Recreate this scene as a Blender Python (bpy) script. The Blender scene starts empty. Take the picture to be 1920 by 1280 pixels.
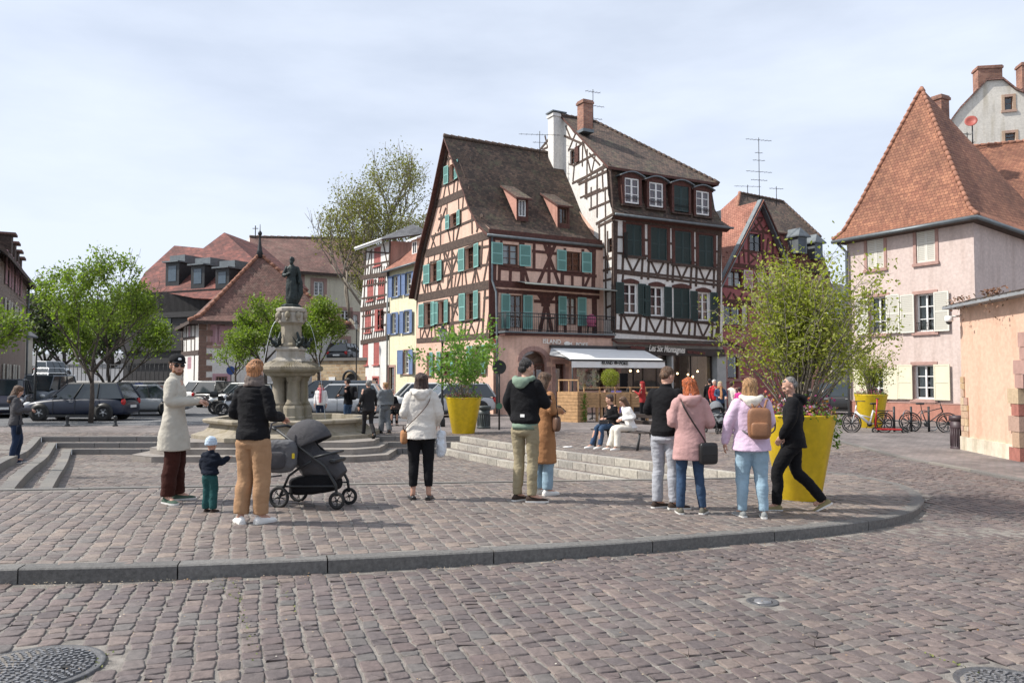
import bpy, bmesh, math, random
import numpy as np
from mathutils import Vector, Matrix, noise
from mathutils.geometry import tessellate_polygon
R = math.radians
random.seed(7)
SC = bpy.context.scene
COL = SC.collection
FPX = 1480.0
CAM = Vector((0.0,0.0,1.62))
PITCH = R(2.44)
cam_d = bpy.data.cameras.new('camera')
cam_d.sensor_width = 36.0
cam_d.lens = 36.0*FPX/1920.0
cam_d.clip_start = 0.1
cam_d.clip_end = 2000.0
cam = bpy.data.objects.new('camera',cam_d)
cam.location = CAM
cam.rotation_euler =(R(90)+PITCH,0,0)
COL.objects.link(cam)
SC.camera = cam
SUN_EL, SUN_AZ = R(47), R(-93)
sv = Vector((math.sin(SUN_AZ)*math.cos(SUN_EL),math.cos(SUN_AZ)*math.cos(SUN_EL),math.sin(SUN_EL)))
sl = bpy.data.lights.new('sun','SUN')
sl.energy = 5.0
sl.angle = R(1.0)
sl.color =(1.0,0.955,0.89)
so = bpy.data.objects.new('sun',sl)
so.rotation_euler =(-sv).to_track_quat('-Z','Y').to_euler()
COL.objects.link(so)
W = bpy.data.worlds.new('World')
SC.world = W
W.use_nodes = True
nt = W.node_tree
nt.nodes.clear()
def wn(t,**k):
 n = nt.nodes.new(t)
 for a, b in k.items(): setattr(n,a,b)
 return n
sky = wn('ShaderNodeTexSky',sky_type='NISHITA',sun_disc=False,sun_elevation=SUN_EL,sun_rotation=SUN_AZ,altitude=200,air_density=1.0,dust_density=3.0,ozone_density=1.2)
tc = wn('ShaderNodeTexCoord')
mp = wn('ShaderNodeMapping'); mp.inputs['Scale'].default_value =(1.0,1.0,3.6)
mp.inputs['Location'].default_value =(0.3,0.2,0.1)
n1 = wn('ShaderNodeTexNoise'); n1.inputs['Scale'].default_value = 1.3; n1.inputs['Detail'].default_value = 7; n1.inputs['Roughness'].default_value = 0.52
cr = wn('ShaderNodeValToRGB')
cr.color_ramp.elements[0].position = 0.34; cr.color_ramp.elements[0].color =(0.45,0.45,0.45,1)
cr.color_ramp.elements[1].position = 0.62; cr.color_ramp.elements[1].color =(0.9,0.9,0.9,1)
mx = wn('ShaderNodeMixRGB'); mx.inputs[2].default_value =(7.4,8.1,9.4,1)
bg = wn('ShaderNodeBackground'); bg.inputs['Strength'].default_value = 0.108
out = wn('ShaderNodeOutputWorld')
L = nt.links.new
L(tc.outputs['Generated'],mp.inputs['Vector']); L(mp.outputs[0],n1.inputs['Vector'])
L(n1.outputs['Fac'],cr.inputs['Fac']); L(cr.outputs['Color'],mx.inputs['Fac'])
L(sky.outputs['Color'],mx.inputs[1]); L(mx.outputs[0],bg.inputs['Color']); L(bg.outputs[0],out.inputs[0])
SC.view_settings.view_transform = 'Standard'
SC.view_settings.look = 'None'
SC.view_settings.exposure = 0.2
SC.view_settings.gamma = 1.0
SC.cycles.max_bounces = 6
SC.cycles.transparent_max_bounces = 12
SP, CP = math.sin(PITCH), math.cos(PITCH)
def ray(px,py):
 u =(px-960)/FPX; v =(640-py)/FPX
 return Vector((u,CP-v*SP,SP+v*CP))
def at(px,py,Y):
 d = ray(px,py)
 return CAM+d*(Y/d.y)
def sstep(a,b,t):
 t = min(1.0,max(0.0,(t-a)/(b-a))); return t*t*(3-2*t)
def G(x,y):
 w = sstep(10.5,21,y)
 far = -0.25+0.035*max(0.0,y-50)*sstep(-12,-26,x)
 return(-0.022*max(-14,min(14,x)))*(1-w)+far*w
KH = 0.108
def GR(x,y):
 return G(x,y)-KH*(1-sstep(9.3,12.6,y))-0.006
def gp(px,py,fn=G,dz=0.0):
 d = ray(px,py); t = 2.0
 for i in range(4000):
  p = CAM+d*t
  if p.z<=fn(p.x,p.y)+dz: break
  t+=0.03+t*0.002
 lo, hi = t-0.03-t*0.0025, t
 for i in range(20):
  m =(lo+hi)/2; p = CAM+d*m
  if p.z<=fn(p.x,p.y)+dz: hi = m
  else: lo = m
 return CAM+d*hi
MATS ={}
def mat(name,col=(0.5,0.5,0.5),rough=0.7,kind=None,metal=0.0,var=0.12,scale=3.0,bump=0.0,bscale=40.0,spec=0.5,**k):
 if name in MATS: return MATS[name]
 m = bpy.data.materials.new(name); m.use_nodes = True; MATS[name] = m
 t = m.node_tree; b = t.nodes['Principled BSDF']; N = t.nodes.new; K = t.links.new
 b.inputs['Roughness'].default_value = rough; b.inputs['Metallic'].default_value = metal
 b.inputs['Specular IOR Level'].default_value = spec
 co = N('ShaderNodeTexCoord')
 def nz(sc,det=4,ro=0.6,src='Object'):
  n = N('ShaderNodeTexNoise'); n.inputs['Scale'].default_value = sc; n.inputs['Detail'].default_value = det; n.inputs['Roughness'].default_value = ro
  K(co.outputs[src],n.inputs['Vector']); return n
 def ramp(inp,a,c0,c1,bpos):
  r = N('ShaderNodeValToRGB'); r.color_ramp.elements[0].position = a; r.color_ramp.elements[1].position = bpos
  r.color_ramp.elements[0].color =(*c0,1); r.color_ramp.elements[1].color =(*c1,1); K(inp,r.inputs['Fac']); return r
 def mix(f,a,c,mode='MIX'):
  q = N('ShaderNodeMixRGB'); q.blend_type = mode
  for i, v in((0,f),(1,a),(2,c)):
   if hasattr(v,'links'): K(v,q.inputs[i])
   elif i==0: q.inputs[0].default_value = v
   else: q.inputs[i].default_value =(*v,1)
  return q.outputs[0]
 def dobump(h,st,dist=0.02):
  u = N('ShaderNodeBump'); u.inputs['Strength'].default_value = st; u.inputs['Distance'].default_value = dist
  K(h,u.inputs['Height']); K(u.outputs[0],b.inputs['Normal'])
 c = Vector(col)
 lo = tuple(c*(1-var)); hi = tuple(min(1,v) for v in c*(1+var))
 if kind is None:
  n = nz(scale); r = ramp(n.outputs['Fac'],.3,lo,hi,.7); K(r.outputs[0],b.inputs['Base Color'])
  if bump: dobump(nz(bscale,3).outputs['Fac'],bump)
 elif kind=='plaster':
  n = nz(0.9,6); r = ramp(n.outputs['Fac'],.3,lo,hi,.7)
  n2 = nz(9,5); r2 = ramp(n2.outputs['Fac'],.35,(.86,)*3,(1.04,)*3,.65)
  cc = mix(1.0,r.outputs[0],r2.outputs[0],'MULTIPLY')
  mpn = N('ShaderNodeMapping'); mpn.inputs['Scale'].default_value =(3,3,.35); K(co.outputs['Object'],mpn.inputs[0])
  n3 = N('ShaderNodeTexNoise'); n3.inputs['Scale'].default_value = 1.2; n3.inputs['Detail'].default_value = 6; K(mpn.outputs[0],n3.inputs['Vector'])
  r3 = ramp(n3.outputs['Fac'],k.get('sp',.49),(1,1,1),k.get('stain',(.80,.77,.74)),.78)
  cc = mix(1.0,cc,r3.outputs[0],'MULTIPLY')
  K(cc,b.inputs['Base Color']); dobump(nz(35,4).outputs['Fac'],k.get('pb',.35),.01)
 elif kind=='timber':
  mpn = N('ShaderNodeMapping'); mpn.inputs['Scale'].default_value =(2,2,2); K(co.outputs['Object'],mpn.inputs[0])
  n = N('ShaderNodeTexNoise'); n.inputs['Scale'].default_value = 4; n.inputs['Detail'].default_value = 8; K(mpn.outputs[0],n.inputs['Vector'])
  r = ramp(n.outputs['Fac'],.3,lo,hi,.7); K(r.outputs[0],b.inputs['Base Color']); dobump(nz(18,6).outputs['Fac'],.5,.015)
 elif kind in('tiles','brick','louver','planks','stone'):
  uv = N('ShaderNodeUVMap'); src = uv.outputs[0]
  bw, bh = k.get('size',(0.17,0.15))
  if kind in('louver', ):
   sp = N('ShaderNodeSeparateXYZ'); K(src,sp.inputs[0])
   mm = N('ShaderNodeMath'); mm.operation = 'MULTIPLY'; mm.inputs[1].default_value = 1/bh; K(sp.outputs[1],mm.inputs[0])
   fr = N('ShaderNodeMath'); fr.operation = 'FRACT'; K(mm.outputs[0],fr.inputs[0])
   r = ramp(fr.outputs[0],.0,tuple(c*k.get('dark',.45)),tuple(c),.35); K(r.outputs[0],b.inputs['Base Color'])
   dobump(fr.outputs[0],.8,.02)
  else:
   br = N('ShaderNodeTexBrick'); br.inputs['Scale'].default_value = 1.0
   br.inputs['Brick Width'].default_value = bw; br.inputs['Row Height'].default_value = bh
   br.inputs['Mortar Size'].default_value = k.get('mortar',.006); br.inputs['Mortar Smooth'].default_value = .2
   br.inputs['Bias'].default_value = k.get('bias',0)
   br.offset = k.get('off',.5)
   if kind in('stone', ):
    dn = nz(2.5,3,src='UV'); dm = mix(k.get('warp',.03),src,dn.outputs['Color'],'ADD'); K(dm,br.inputs['Vector'])
   else: K(src,br.inputs['Vector'])
   c1 = k.get('c1',tuple(c*.62)); c2 = k.get('c2',tuple(min(1,v) for v in c*1.25))
   br.inputs['Color1'].default_value =(*c1,1); br.inputs['Color2'].default_value =(*c2,1)
   br.inputs['Mortar'].default_value =(*k.get('cm',tuple(c*.25)),1)
   n = nz(k.get('ps',.7),5); r = ramp(n.outputs['Fac'],.35,(1-k.get('pv',.35),)*3,(1.12,)*3,.66)
   cc = mix(1.0,br.outputs['Color'],r.outputs[0],'MULTIPLY')
   if k.get('moss'):
    nm = nz(1.6,7,.7); rm = ramp(nm.outputs['Fac'],.52,(0,0,0),(1,1,1),.68)
    ml = N('ShaderNodeMath'); ml.operation = 'MULTIPLY'; ml.inputs[1].default_value = .7; K(rm.outputs[0],ml.inputs[0])
    cc = mix(ml.outputs[0],cc,k['moss'])
   K(cc,b.inputs['Base Color'])
   if kind=='tiles':
    sp = N('ShaderNodeSeparateXYZ'); K(src,sp.inputs[0])
    mm = N('ShaderNodeMath'); mm.operation = 'MULTIPLY'; mm.inputs[1].default_value = 1/bh; K(sp.outputs[1],mm.inputs[0])
    fr = N('ShaderNodeMath'); fr.operation = 'FRACT'; K(mm.outputs[0],fr.inputs[0])
    iv = N('ShaderNodeMath'); iv.operation = 'SUBTRACT'; iv.inputs[0].default_value = 1; K(fr.outputs[0],iv.inputs[1])
    ad = N('ShaderNodeMath'); ad.operation = 'SUBTRACT'; K(iv.outputs[0],ad.inputs[0]); K(br.outputs['Fac'],ad.inputs[1])
    nb = nz(6,4); ad2 = N('ShaderNodeMath'); ad2.operation = 'ADD'; K(ad.outputs[0],ad2.inputs[0]); K(nb.outputs['Fac'],ad2.inputs[1])
    dobump(ad2.outputs[0],1.0,.035)
   else:
    sb = N('ShaderNodeMath'); sb.operation = 'SUBTRACT'; nb = nz(25,4); K(nb.outputs['Fac'],sb.inputs[0]); K(br.outputs['Fac'],sb.inputs[1])
    dobump(sb.outputs[0],.7,.015)
 elif kind=='island':
  g = N('ShaderNodeNewGeometry'); r = N('ShaderNodeValToRGB'); cols = k['cols']
  els = r.color_ramp.elements
  while len(els)<len(cols): els.new(0.5)
  for i, cc in enumerate(cols):
   els[i].position = i/max(1,len(cols)-1); els[i].color =(*cc,1)
  K(g.outputs['Random Per Island'],r.inputs['Fac'])
  n = nz(scale,6,.65); r2 = ramp(n.outputs['Fac'],.3,(1-var,)*3,(1+var*.6,)*3,.7)
  n4 = nz(.45,4); r4 = ramp(n4.outputs['Fac'],.35,(.86,)*3,(1.08,)*3,.65)
  cc = mix(1.0,r.outputs[0],r2.outputs[0],'MULTIPLY');
  if k.get('patch',True): cc = mix(1.0,cc,r4.outputs[0],'MULTIPLY')
  K(cc,b.inputs['Base Color'])
  if bump: dobump(nz(bscale,5).outputs['Fac'],bump,k.get('bdist',.01))
  if k.get('trans'):
   tr = N('ShaderNodeBsdfTranslucent'); K(mix(1.0,cc,(1.6,1.9,.7),'MULTIPLY'),tr.inputs[0]); ms = N('ShaderNodeMixShader'); ms.inputs[0].default_value = k['trans']
   K(b.outputs[0],ms.inputs[1]); K(tr.outputs[0],ms.inputs[2]); K(ms.outputs[0],t.nodes['Material Output'].inputs[0])
 elif kind=='glass':
  b.inputs['Base Color'].default_value =(*col,1); b.inputs['Roughness'].default_value = .04
  tr = N('ShaderNodeBsdfTransparent'); tr.inputs[0].default_value =(*k.get('tint',(.86,.89,.89)),1)
  ms = N('ShaderNodeMixShader'); lw = N('ShaderNodeFresnel'); lw.inputs[0].default_value = 1.5
  gl = N('ShaderNodeBsdfGlossy'); gl.inputs['Roughness'].default_value = .03
  nb = nz(1.5,2); bu = N('ShaderNodeBump'); bu.inputs['Strength'].default_value = .12; bu.inputs['Distance'].default_value = .05; K(nb.outputs['Fac'],bu.inputs['Height']); K(bu.outputs[0],gl.inputs['Normal'])
  mm = N('ShaderNodeMath'); mm.operation = 'MULTIPLY_ADD'; mm.inputs[1].default_value = 1.6; mm.inputs[2].default_value = k.get('refl',.06); K(lw.outputs[0],mm.inputs[0])
  K(mm.outputs[0],ms.inputs[0]); K(tr.outputs[0],ms.inputs[1]); K(gl.outputs[0],ms.inputs[2]); K(ms.outputs[0],t.nodes['Material Output'].inputs[0])
 elif kind=='emit':
  b.inputs['Base Color'].default_value =(*col,1); b.inputs['Emission Color'].default_value =(*col,1); b.inputs['Emission Strength'].default_value = k.get('power',3)
 elif kind=='fabric':
  n = nz(scale,5,.6); r = ramp(n.outputs['Fac'],.3,lo,hi,.7); K(r.outputs[0],b.inputs['Base Color'])
  n2 = nz(k.get('wr',9),4,.55); n3 = nz(260,2); ad = N('ShaderNodeMath'); ad.operation = 'MULTIPLY_ADD'; ad.inputs[1].default_value = .12
  K(n3.outputs['Fac'],ad.inputs[0]); K(n2.outputs['Fac'],ad.inputs[2]); dobump(ad.outputs[0],k.get('wb',.55),.03)
  b.inputs['Specular IOR Level'].default_value = .15; b.inputs['Sheen Weight'].default_value = k.get('sheen',.02)
 elif kind=='hair':
  mpn = N('ShaderNodeMapping'); mpn.inputs['Scale'].default_value =(90,90,7); K(co.outputs['Object'],mpn.inputs[0])
  n = N('ShaderNodeTexNoise'); n.inputs['Scale'].default_value = 1; n.inputs['Detail'].default_value = 5; n.inputs['Distortion'].default_value = 1.5; K(mpn.outputs[0],n.inputs['Vector'])
  r = ramp(n.outputs['Fac'],.36,tuple(c*.3),tuple(min(1,v) for v in c*1.7),.64); K(r.outputs[0],b.inputs['Base Color']); dobump(n.outputs['Fac'],1.0,.02)
 elif kind=='paint':
  n = nz(2,3); r = ramp(n.outputs['Fac'],.3,lo,hi,.7); K(r.outputs[0],b.inputs['Base Color'])
  b.inputs['Coat Weight'].default_value = k.get('coat',.6); b.inputs['Coat Roughness'].default_value = .06
 return m
class MB:
 def __init__(s): s.v =[]; s.f =[]; s.m =[]; s.mats =[]; s.sm =[]
 def mi(s,m):
  if m not in s.mats: s.mats.append(m)
  return s.mats.index(m)
 def add(s,vs,fs,m,smooth=False):
  o = len(s.v); s.v+=[tuple(p) for p in vs]; i = s.mi(m)
  for f in fs: s.f.append(tuple(o+a for a in f)); s.m.append(i); s.sm.append(smooth)
  return s
 def quad(s,a,b,c,d,m): return s.add([a,b,c,d],[(0,1,2,3)],m)
 def hexa(s,p,m):
  return s.add(p,[(3,2,1,0),(4,5,6,7),(0,1,5,4),(1,2,6,5),(2,3,7,6),(3,0,4,7)],m)
 def box(s,x0,x1,y0,y1,z0,z1,m,T=None):
  p =[Vector(q) for q in((x0,y0,z0),(x1,y0,z0),(x1,y1,z0),(x0,y1,z0),(x0,y0,z1),(x1,y0,z1),(x1,y1,z1),(x0,y1,z1))]
  if T is not None: p =[T@q for q in p]
  return s.hexa(p,m)
 def rings(s,rs,m,smooth=True,cap=True,closed=False):
  n = len(rs[0]); vs =[p for r in rs for p in r]; fs =[]
  K = len(rs)
  for i in range(K if closed else K-1):
   for j in range(n):
    a = i*n+j; b2 = i*n+(j+1)%n; i2 =(i+1)%K
    fs.append((a,b2,i2*n+(j+1)%n,i2*n+j))
  if cap and not closed: fs.append(tuple(range(n-1,-1,-1))); fs.append(tuple((K-1)*n+j for j in range(n)))
  return s.add(vs,fs,m,smooth)
 def tube(s,pts,rad,m,n=8,smooth=True,cap=True,flat=1.0):
  pts =[Vector(p) for p in pts]; K = len(pts)
  rad =[rad]*K if not hasattr(rad,'__len__') else rad
  rs =[]; ref = None
  for i, p in enumerate(pts):
   d =(pts[min(i+1,K-1)]-pts[max(i-1,0)])
   if d.length<1e-9: d = Vector((0,0,1))
   d.normalize()
   if ref is None:
    ref = Vector((0,0,1)) if abs(d.z)<.9 else Vector((0,1,0))
   a =(ref-d*ref.dot(d))
   if a.length<1e-4: a = Vector((1,0,0))-d*d.x
   a.normalize(); ref = a; b2 = d.cross(a)
   rs.append([p+a*(math.cos(t)*rad[i])+b2*(math.sin(t)*rad[i]*flat) for t in[2*math.pi*k/n for k in range(n)]])
  return s.rings(rs,m,smooth,cap)
 def lathe(s,prof,m,n=24,c=(0,0,0),smooth=True,cap=True,sx=1,sy=1,a0=0):
  c = Vector(c)
  rs =[[c+Vector((math.cos(a0+2*math.pi*k/n)*r*sx,math.sin(a0+2*math.pi*k/n)*r*sy,z)) for k in range(n)] for r,z in prof]
  return s.rings(rs,m,smooth,cap)
 def ball(s,c,r,m,n=12,k=8,T=None):
  c = Vector(c); r = Vector(r) if hasattr(r,'__len__') else Vector((r,r,r))
  rs =[]
  for i in range(k+1):
   a = -math.pi/2+math.pi*i/k; ca = max(1e-3,math.cos(a))
   q =[Vector((math.cos(2*math.pi*j/n)*ca*r.x,math.sin(2*math.pi*j/n)*ca*r.y,math.sin(a)*r.z)) for j in range(n)]
   rs.append([(T@p if T is not None else p)+c for p in q])
  return s.rings(rs,m,True,True)
 def build(s,name,parent=None,root=None,uv=True,bevel=0,auto=None,sub=0):
  me = bpy.data.meshes.new(name)
  org = Vector((0,0,0))
  if root is not None: org = ROOTS.get(root.name,Vector((0,0,0)))
  me.from_pydata([(p[0]-org.x,p[1]-org.y,p[2]-org.z) for p in s.v],[],s.f)
  for m in s.mats: me.materials.append(m)
  me.polygons.foreach_set('material_index',s.m)
  me.polygons.foreach_set('use_smooth',s.sm)
  me.update()
  if uv: auto_uv(me)
  o = bpy.data.objects.new(name,me); COL.objects.link(o)
  if parent is not None: o.parent = parent
  if bevel:
   b = o.modifiers.new('bevel','BEVEL'); b.width = bevel; b.segments = 2; b.limit_method = 'ANGLE'
  if sub:
   b = o.modifiers.new('sub','SUBSURF'); b.levels = sub; b.render_levels = sub
  return o
def auto_uv(me):
 n = len(me.loops)
 if n==0: return
 uvl = me.uv_layers.new(name='UVMap')
 vc = np.empty(len(me.vertices)*3); me.vertices.foreach_get('co',vc); vc = vc.reshape(-1,3)
 nf = len(me.polygons)
 nr = np.empty(nf*3); me.polygons.foreach_get('normal',nr); nr = nr.reshape(-1,3)
 ls = np.empty(nf,int); lt = np.empty(nf,int)
 me.polygons.foreach_get('loop_start',ls); me.polygons.foreach_get('loop_total',lt)
 lv = np.empty(n,int); me.loops.foreach_get('vertex_index',lv)
 ux = np.stack([-nr[:,1],nr[:,0],np.zeros(nf)],1); l = np.linalg.norm(ux,axis=1)
 flat = l<0.05; ux[flat] =(1,0,0); l[flat] = 1; ux/=l[:,None]
 vy = np.cross(nr,ux); vy[flat] =(0,1,0)
 fi = np.repeat(np.arange(nf),lt)
 order = np.concatenate([np.arange(a,a+b) for a,b in zip(ls,lt)]) if nf<200000 else np.arange(n)
 P = vc[lv[order]]
 uv = np.empty((n,2)); uv[order,0] =(P*ux[fi]).sum(1); uv[order,1] =(P*vy[fi]).sum(1)
 uvl.data.foreach_set('uv',uv.ravel())
ROOTS ={}
def thing(name,label,cat,loc=(0,0,0),group=None,rz=0.0,kind=None):
 o = bpy.data.objects.new(name,None); COL.objects.link(o); o.empty_display_size = .2
 o.location = loc; o.rotation_euler =(0,0,rz)
 ROOTS[o.name] = Vector(loc)
 return tag(o,label,cat,group,kind)
def tag(o,label=None,cat=None,group=None,kind=None):
 if label: o['label'] = label
 if cat: o['category'] = cat
 if group: o['group'] = group
 if kind: o['kind'] = kind
 return o
def copy_tree(o,parent=None):
 c = o.copy(); COL.objects.link(c)
 if parent is not None: c.parent = parent
 for ch in list(o.children): copy_tree(ch,c)
 return c
def text_mesh(txt,size,m,depth=.02,font=None,shear=0.0,space=1.0,align='CENTER'):
 cu = bpy.data.curves.new('lettering','FONT'); cu.body = txt; cu.size = size; cu.extrude = depth; cu.align_x = align; cu.shear = shear; cu.space_character = space; cu.offset = .018
 o = bpy.data.objects.new('lettering',cu); COL.objects.link(o)
 bpy.context.view_layer.update()
 me = bpy.data.meshes.new_from_object(o.evaluated_get(bpy.context.evaluated_depsgraph_get()))
 bpy.data.objects.remove(o)
 me.materials.clear(); me.materials.append(m)
 return me
class Fac:
 def __init__(s,A,B,off=0.0):
  s.A = Vector((A[0],A[1],0)); s.B = Vector((B[0],B[1],0)); s.d =(s.B-s.A); s.L = s.d.length; s.d.normalize()
  s.n = Vector((s.d.y,-s.d.x,0)); s.A = s.A+s.n*off; s.off = off
 def st(s,px,py):
  d = ray(px,py); c = CAM
  t =((s.A-c).dot(s.n))/d.dot(s.n); p = c+d*t
  return((p-s.A).dot(s.d),p.z)
 def P(s,a,z,o=0.0): return Vector((s.A.x+s.d.x*a+s.n.x*o,s.A.y+s.d.y*a+s.n.y*o,z))
 def shift(s,off): f = Fac((s.A.x,s.A.y),(s.B.x,s.B.y)); f.A = s.A+s.n*off; f.B = s.B+s.n*off; return f
 def box(s,mb,s0,s1,z0,z1,o0,o1,m):
  return mb.hexa([s.P(s0,z0,o1),s.P(s1,z0,o1),s.P(s1,z0,o0),s.P(s0,z0,o0),s.P(s0,z1,o1),s.P(s1,z1,o1),s.P(s1,z1,o0),s.P(s0,z1,o0)],m)
 def beam(s,mb,a,b,w,m,o1=0.025,o0=-0.02):
  """bar between two (s,z) points"""
  d = Vector((b[0]-a[0],b[1]-a[1])); d.normalize(); q = Vector((-d.y,d.x))*(w/2)
  c =[(a[0]+q.x,a[1]+q.y),(a[0]-q.x,a[1]-q.y),(b[0]-q.x,b[1]-q.y),(b[0]+q.x,b[1]+q.y)]
  return mb.hexa([s.P(*c[i],o1) for i in(0,1,2,3)]+[s.P(*c[i],o0) for i in(0,1,2,3)],m)
 def rect(s,xl,xr,yt,yb):
  xc =(xl+xr)/2
  return(s.st(xl,(yt+yb)/2)[0],s.st(xr,(yt+yb)/2)[0],s.st(xc,yb)[1],s.st(xc,yt)[1])
 def wall(s,mb,outline,holes,m,depth=0.2,mr=None):
  loops =[[Vector((a,z,0)) for a,z in outline]]+[[Vector((h[0],h[2],0)),Vector((h[1],h[2],0)),Vector((h[1],h[3],0)),Vector((h[0],h[3],0))] for h in holes]
  tris = tessellate_polygon(loops); flat =[p for l in loops for p in l]
  vs =[s.P(p.x,p.y) for p in flat]; fs =[]
  for t in tris:
   a, b, c =(flat[i] for i in t)
   if(b-a).cross(c-a).z<0: t = t[::-1]
   fs.append(tuple(t))
  mb.add(vs,fs,m)
  for h in holes:
   c =[(h[0],h[2]),(h[1],h[2]),(h[1],h[3]),(h[0],h[3])]
   for i in range(4):
    a, b = c[i], c[(i+1)%4]
    mb.quad(s.P(*b),s.P(*a),s.P(*a,-depth),s.P(*b,-depth),mr or m)
def crop(x0,y0,sc,pts): return[(x0+x/sc,y0+y/sc) for x,y in pts]
def lines_px(fac,mb,segs,x0,y0,sc,m,o1=0.025,lim=None):
 for g in segs:
  x1, y1, x2, y2 = g[:4]; w = g[4] if len(g)>4 else 0.12
  a, b = Vector(fac.st(x0+x1/sc,y0+y1/sc)), Vector(fac.st(x0+x2/sc,y0+y2/sc)); e =(b-a)*(.12/max(.5,(b-a).length)) if w<.2 else(b-a)*0
  for _ in range(12 if lim else 0):
   if lim(*a): a = a.lerp(b,.12)
   if lim(*b): b = b.lerp(a,.12)
  if lim: e = e*0
  fac.beam(mb,a-e,b+e,w*(1.15 if w<.2 else 1),m,o1+(0.006 if w>.2 else 0)+random.uniform(0,.006),-0.02)
GLASS = mat('window_glass',(.02,.02,.02),kind='glass')
def window(fac,r,root,fm,cols=2,rows=3,sh=None,shm=None,shw=None,depth=0.14,sur=None,surw=0.14,sill=None,curtain=None,fw=0.06,shang=0,dark=None,arch=0,slabel=None):
 s0, s1, z0, z1 = r; mb = MB(); w, h = s1-s0, z1-z0; o0, o1 = -depth-.03, -depth+.03
 for a, b, c, d in((s0,s0+fw,z0,z1),(s1-fw,s1,z0,z1),(s0+fw,s1-fw,z1-fw,z1),(s0+fw,s1-fw,z0,z0+fw)):
  fac.box(mb,a,b,c,d,o0,o1,fm)
 for i in range(1,cols):
  x = s0+w*i/cols; hw = fw*.55 if cols==2 else fw*.3
  fac.box(mb,x-hw,x+hw,z0+fw,z1-fw,o0+.004,o1+.012,fm)
 for j in range(1,rows):
  z = z0+h*j/rows
  fac.box(mb,s0+fw,s1-fw,z-.018,z+.018,o0+.008,o1-.01,fm)
 wd = mb.build('window',root,root)
 pm = MB(); pm.quad(fac.P(s0+.01,z0+.01,-depth),fac.P(s1-.01,z0+.01,-depth),fac.P(s1-.01,z1-.01,-depth),fac.P(s0+.01,z1-.01,-depth),GLASS)
 pm.build('pane',wd,root)
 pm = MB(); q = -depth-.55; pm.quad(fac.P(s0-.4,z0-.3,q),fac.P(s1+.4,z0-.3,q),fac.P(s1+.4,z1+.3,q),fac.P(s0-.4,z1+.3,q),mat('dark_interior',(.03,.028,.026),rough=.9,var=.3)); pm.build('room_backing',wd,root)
 if curtain is not None:
  cm = MB(); n = 26
  for lo, hi in((s0+.04,s0+w*.44),(s1-w*.44,s1-.04)):
   top, bot =[],[]
   for i in range(n+1):
    a = lo+(hi-lo)*i/n; o = -depth-.13+.025*math.sin(i*1.9)
    top.append(fac.P(a,z1-.05,o)); bot.append(fac.P(a,z0+.03,o))
   cm.add(top+bot,[(n+1+i,n+2+i,i+1,i) for i in range(n)],curtain,True)
  cm.build('curtain',wd,root)
 if sur is not None:
  sm = MB()
  fac.box(sm,s0-surw,s0,z0-surw*.2,z1+surw,-.05,.035,sur); fac.box(sm,s1,s1+surw,z0-surw*.2,z1+surw,-.05,.035,sur)
  fac.box(sm,s0,s1,z1,z1+surw,-.05,.035,sur); fac.box(sm,s0-surw*1.25,s1+surw*1.25,z0-surw*1.1,z0-surw*.2,-.05,.085,sur)
  sm.build('window_surround',wd,root)
 elif sill is not None:
  sm = MB(); fac.box(sm,s0-.08,s1+.08,z0-.08,z0-.003,-.05,.09,sill); sm.build('window_sill',wd,root)
 if sh and 'C' in sh:
  for a, b in((s0+.012,s0+w/2-.008),(s1-w/2+.008,s1-.012)):
   q = MB(); shutter_leaf(q,fac,a,b,z0+.01,z1-.01,-.05,shm); q.build('shutter',wd,root)
 elif sh:
  ww = shw or w/2
  for side in sh:
   if side=='L': a, b = s0-ww-.02, s0-.02
   else: a, b = s1+.02, s1+ww+.02
   q = MB(); ang = shang
   shutter_leaf(q,fac,a,b,z0-.03,z1+.02,.05 if sur is None else .075,shm,ang if side=='L' else-ang,side)
   q.build('shutter',wd,root)
 return wd
def shutter_leaf(q,fac,a,b,z0,z1,o,ms,ang=0,side='L'):
 m1, m2 = ms
 hinge = b if side=='L' else a
 def T(s,z,oo):
  if ang:
   ds = s-hinge; c, sn = math.cos(ang), abs(math.sin(ang)); return fac.P(hinge+ds*c,z,oo+abs(ds)*sn)
  return fac.P(s,z,oo)
 def bx(s0,s1,za,zb,o0,o1,m): q.hexa([T(s0,za,o1),T(s1,za,o1),T(s1,za,o0),T(s0,za,o0),T(s0,zb,o1),T(s1,zb,o1),T(s1,zb,o0),T(s0,zb,o0)],m)
 f = .055; zm =(z0+z1)/2
 bx(a,a+f,z0,z1,o,o+.04,m1); bx(b-f,b,z0,z1,o,o+.04,m1)
 for za, zb in((z0,z0+f),(zm-f/2,zm+f/2),(z1-f,z1)): bx(a+f,b-f,za,zb,o+.001,o+.039,m1)
 for za, zb in((z0+f,zm-f/2),(zm+f/2,z1-f)): bx(a+f,b-f,za,zb,o+.006,o+.028,m2)
def extrude_roof(prof,vec,th,m,mb,under=None,ends=True):
 prof =[Vector(p) for p in prof]; vec = Vector(vec); dn = Vector((0,0,-th)); n = len(prof)
 for i in range(n-1):
  a, b = prof[i], prof[i+1]
  mb.quad(a,a+vec,b+vec,b,m)
  mb.quad(a+dn,b+dn,b+vec+dn,a+vec+dn,under or m)
  mb.quad(a,b,b+dn,a+dn,under or m); mb.quad(a+vec,a+vec+dn,b+vec+dn,b+vec,under or m)
 for p in(prof[0],prof[-1]): mb.quad(p,p+dn,p+vec+dn,p+vec,under or m)
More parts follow.
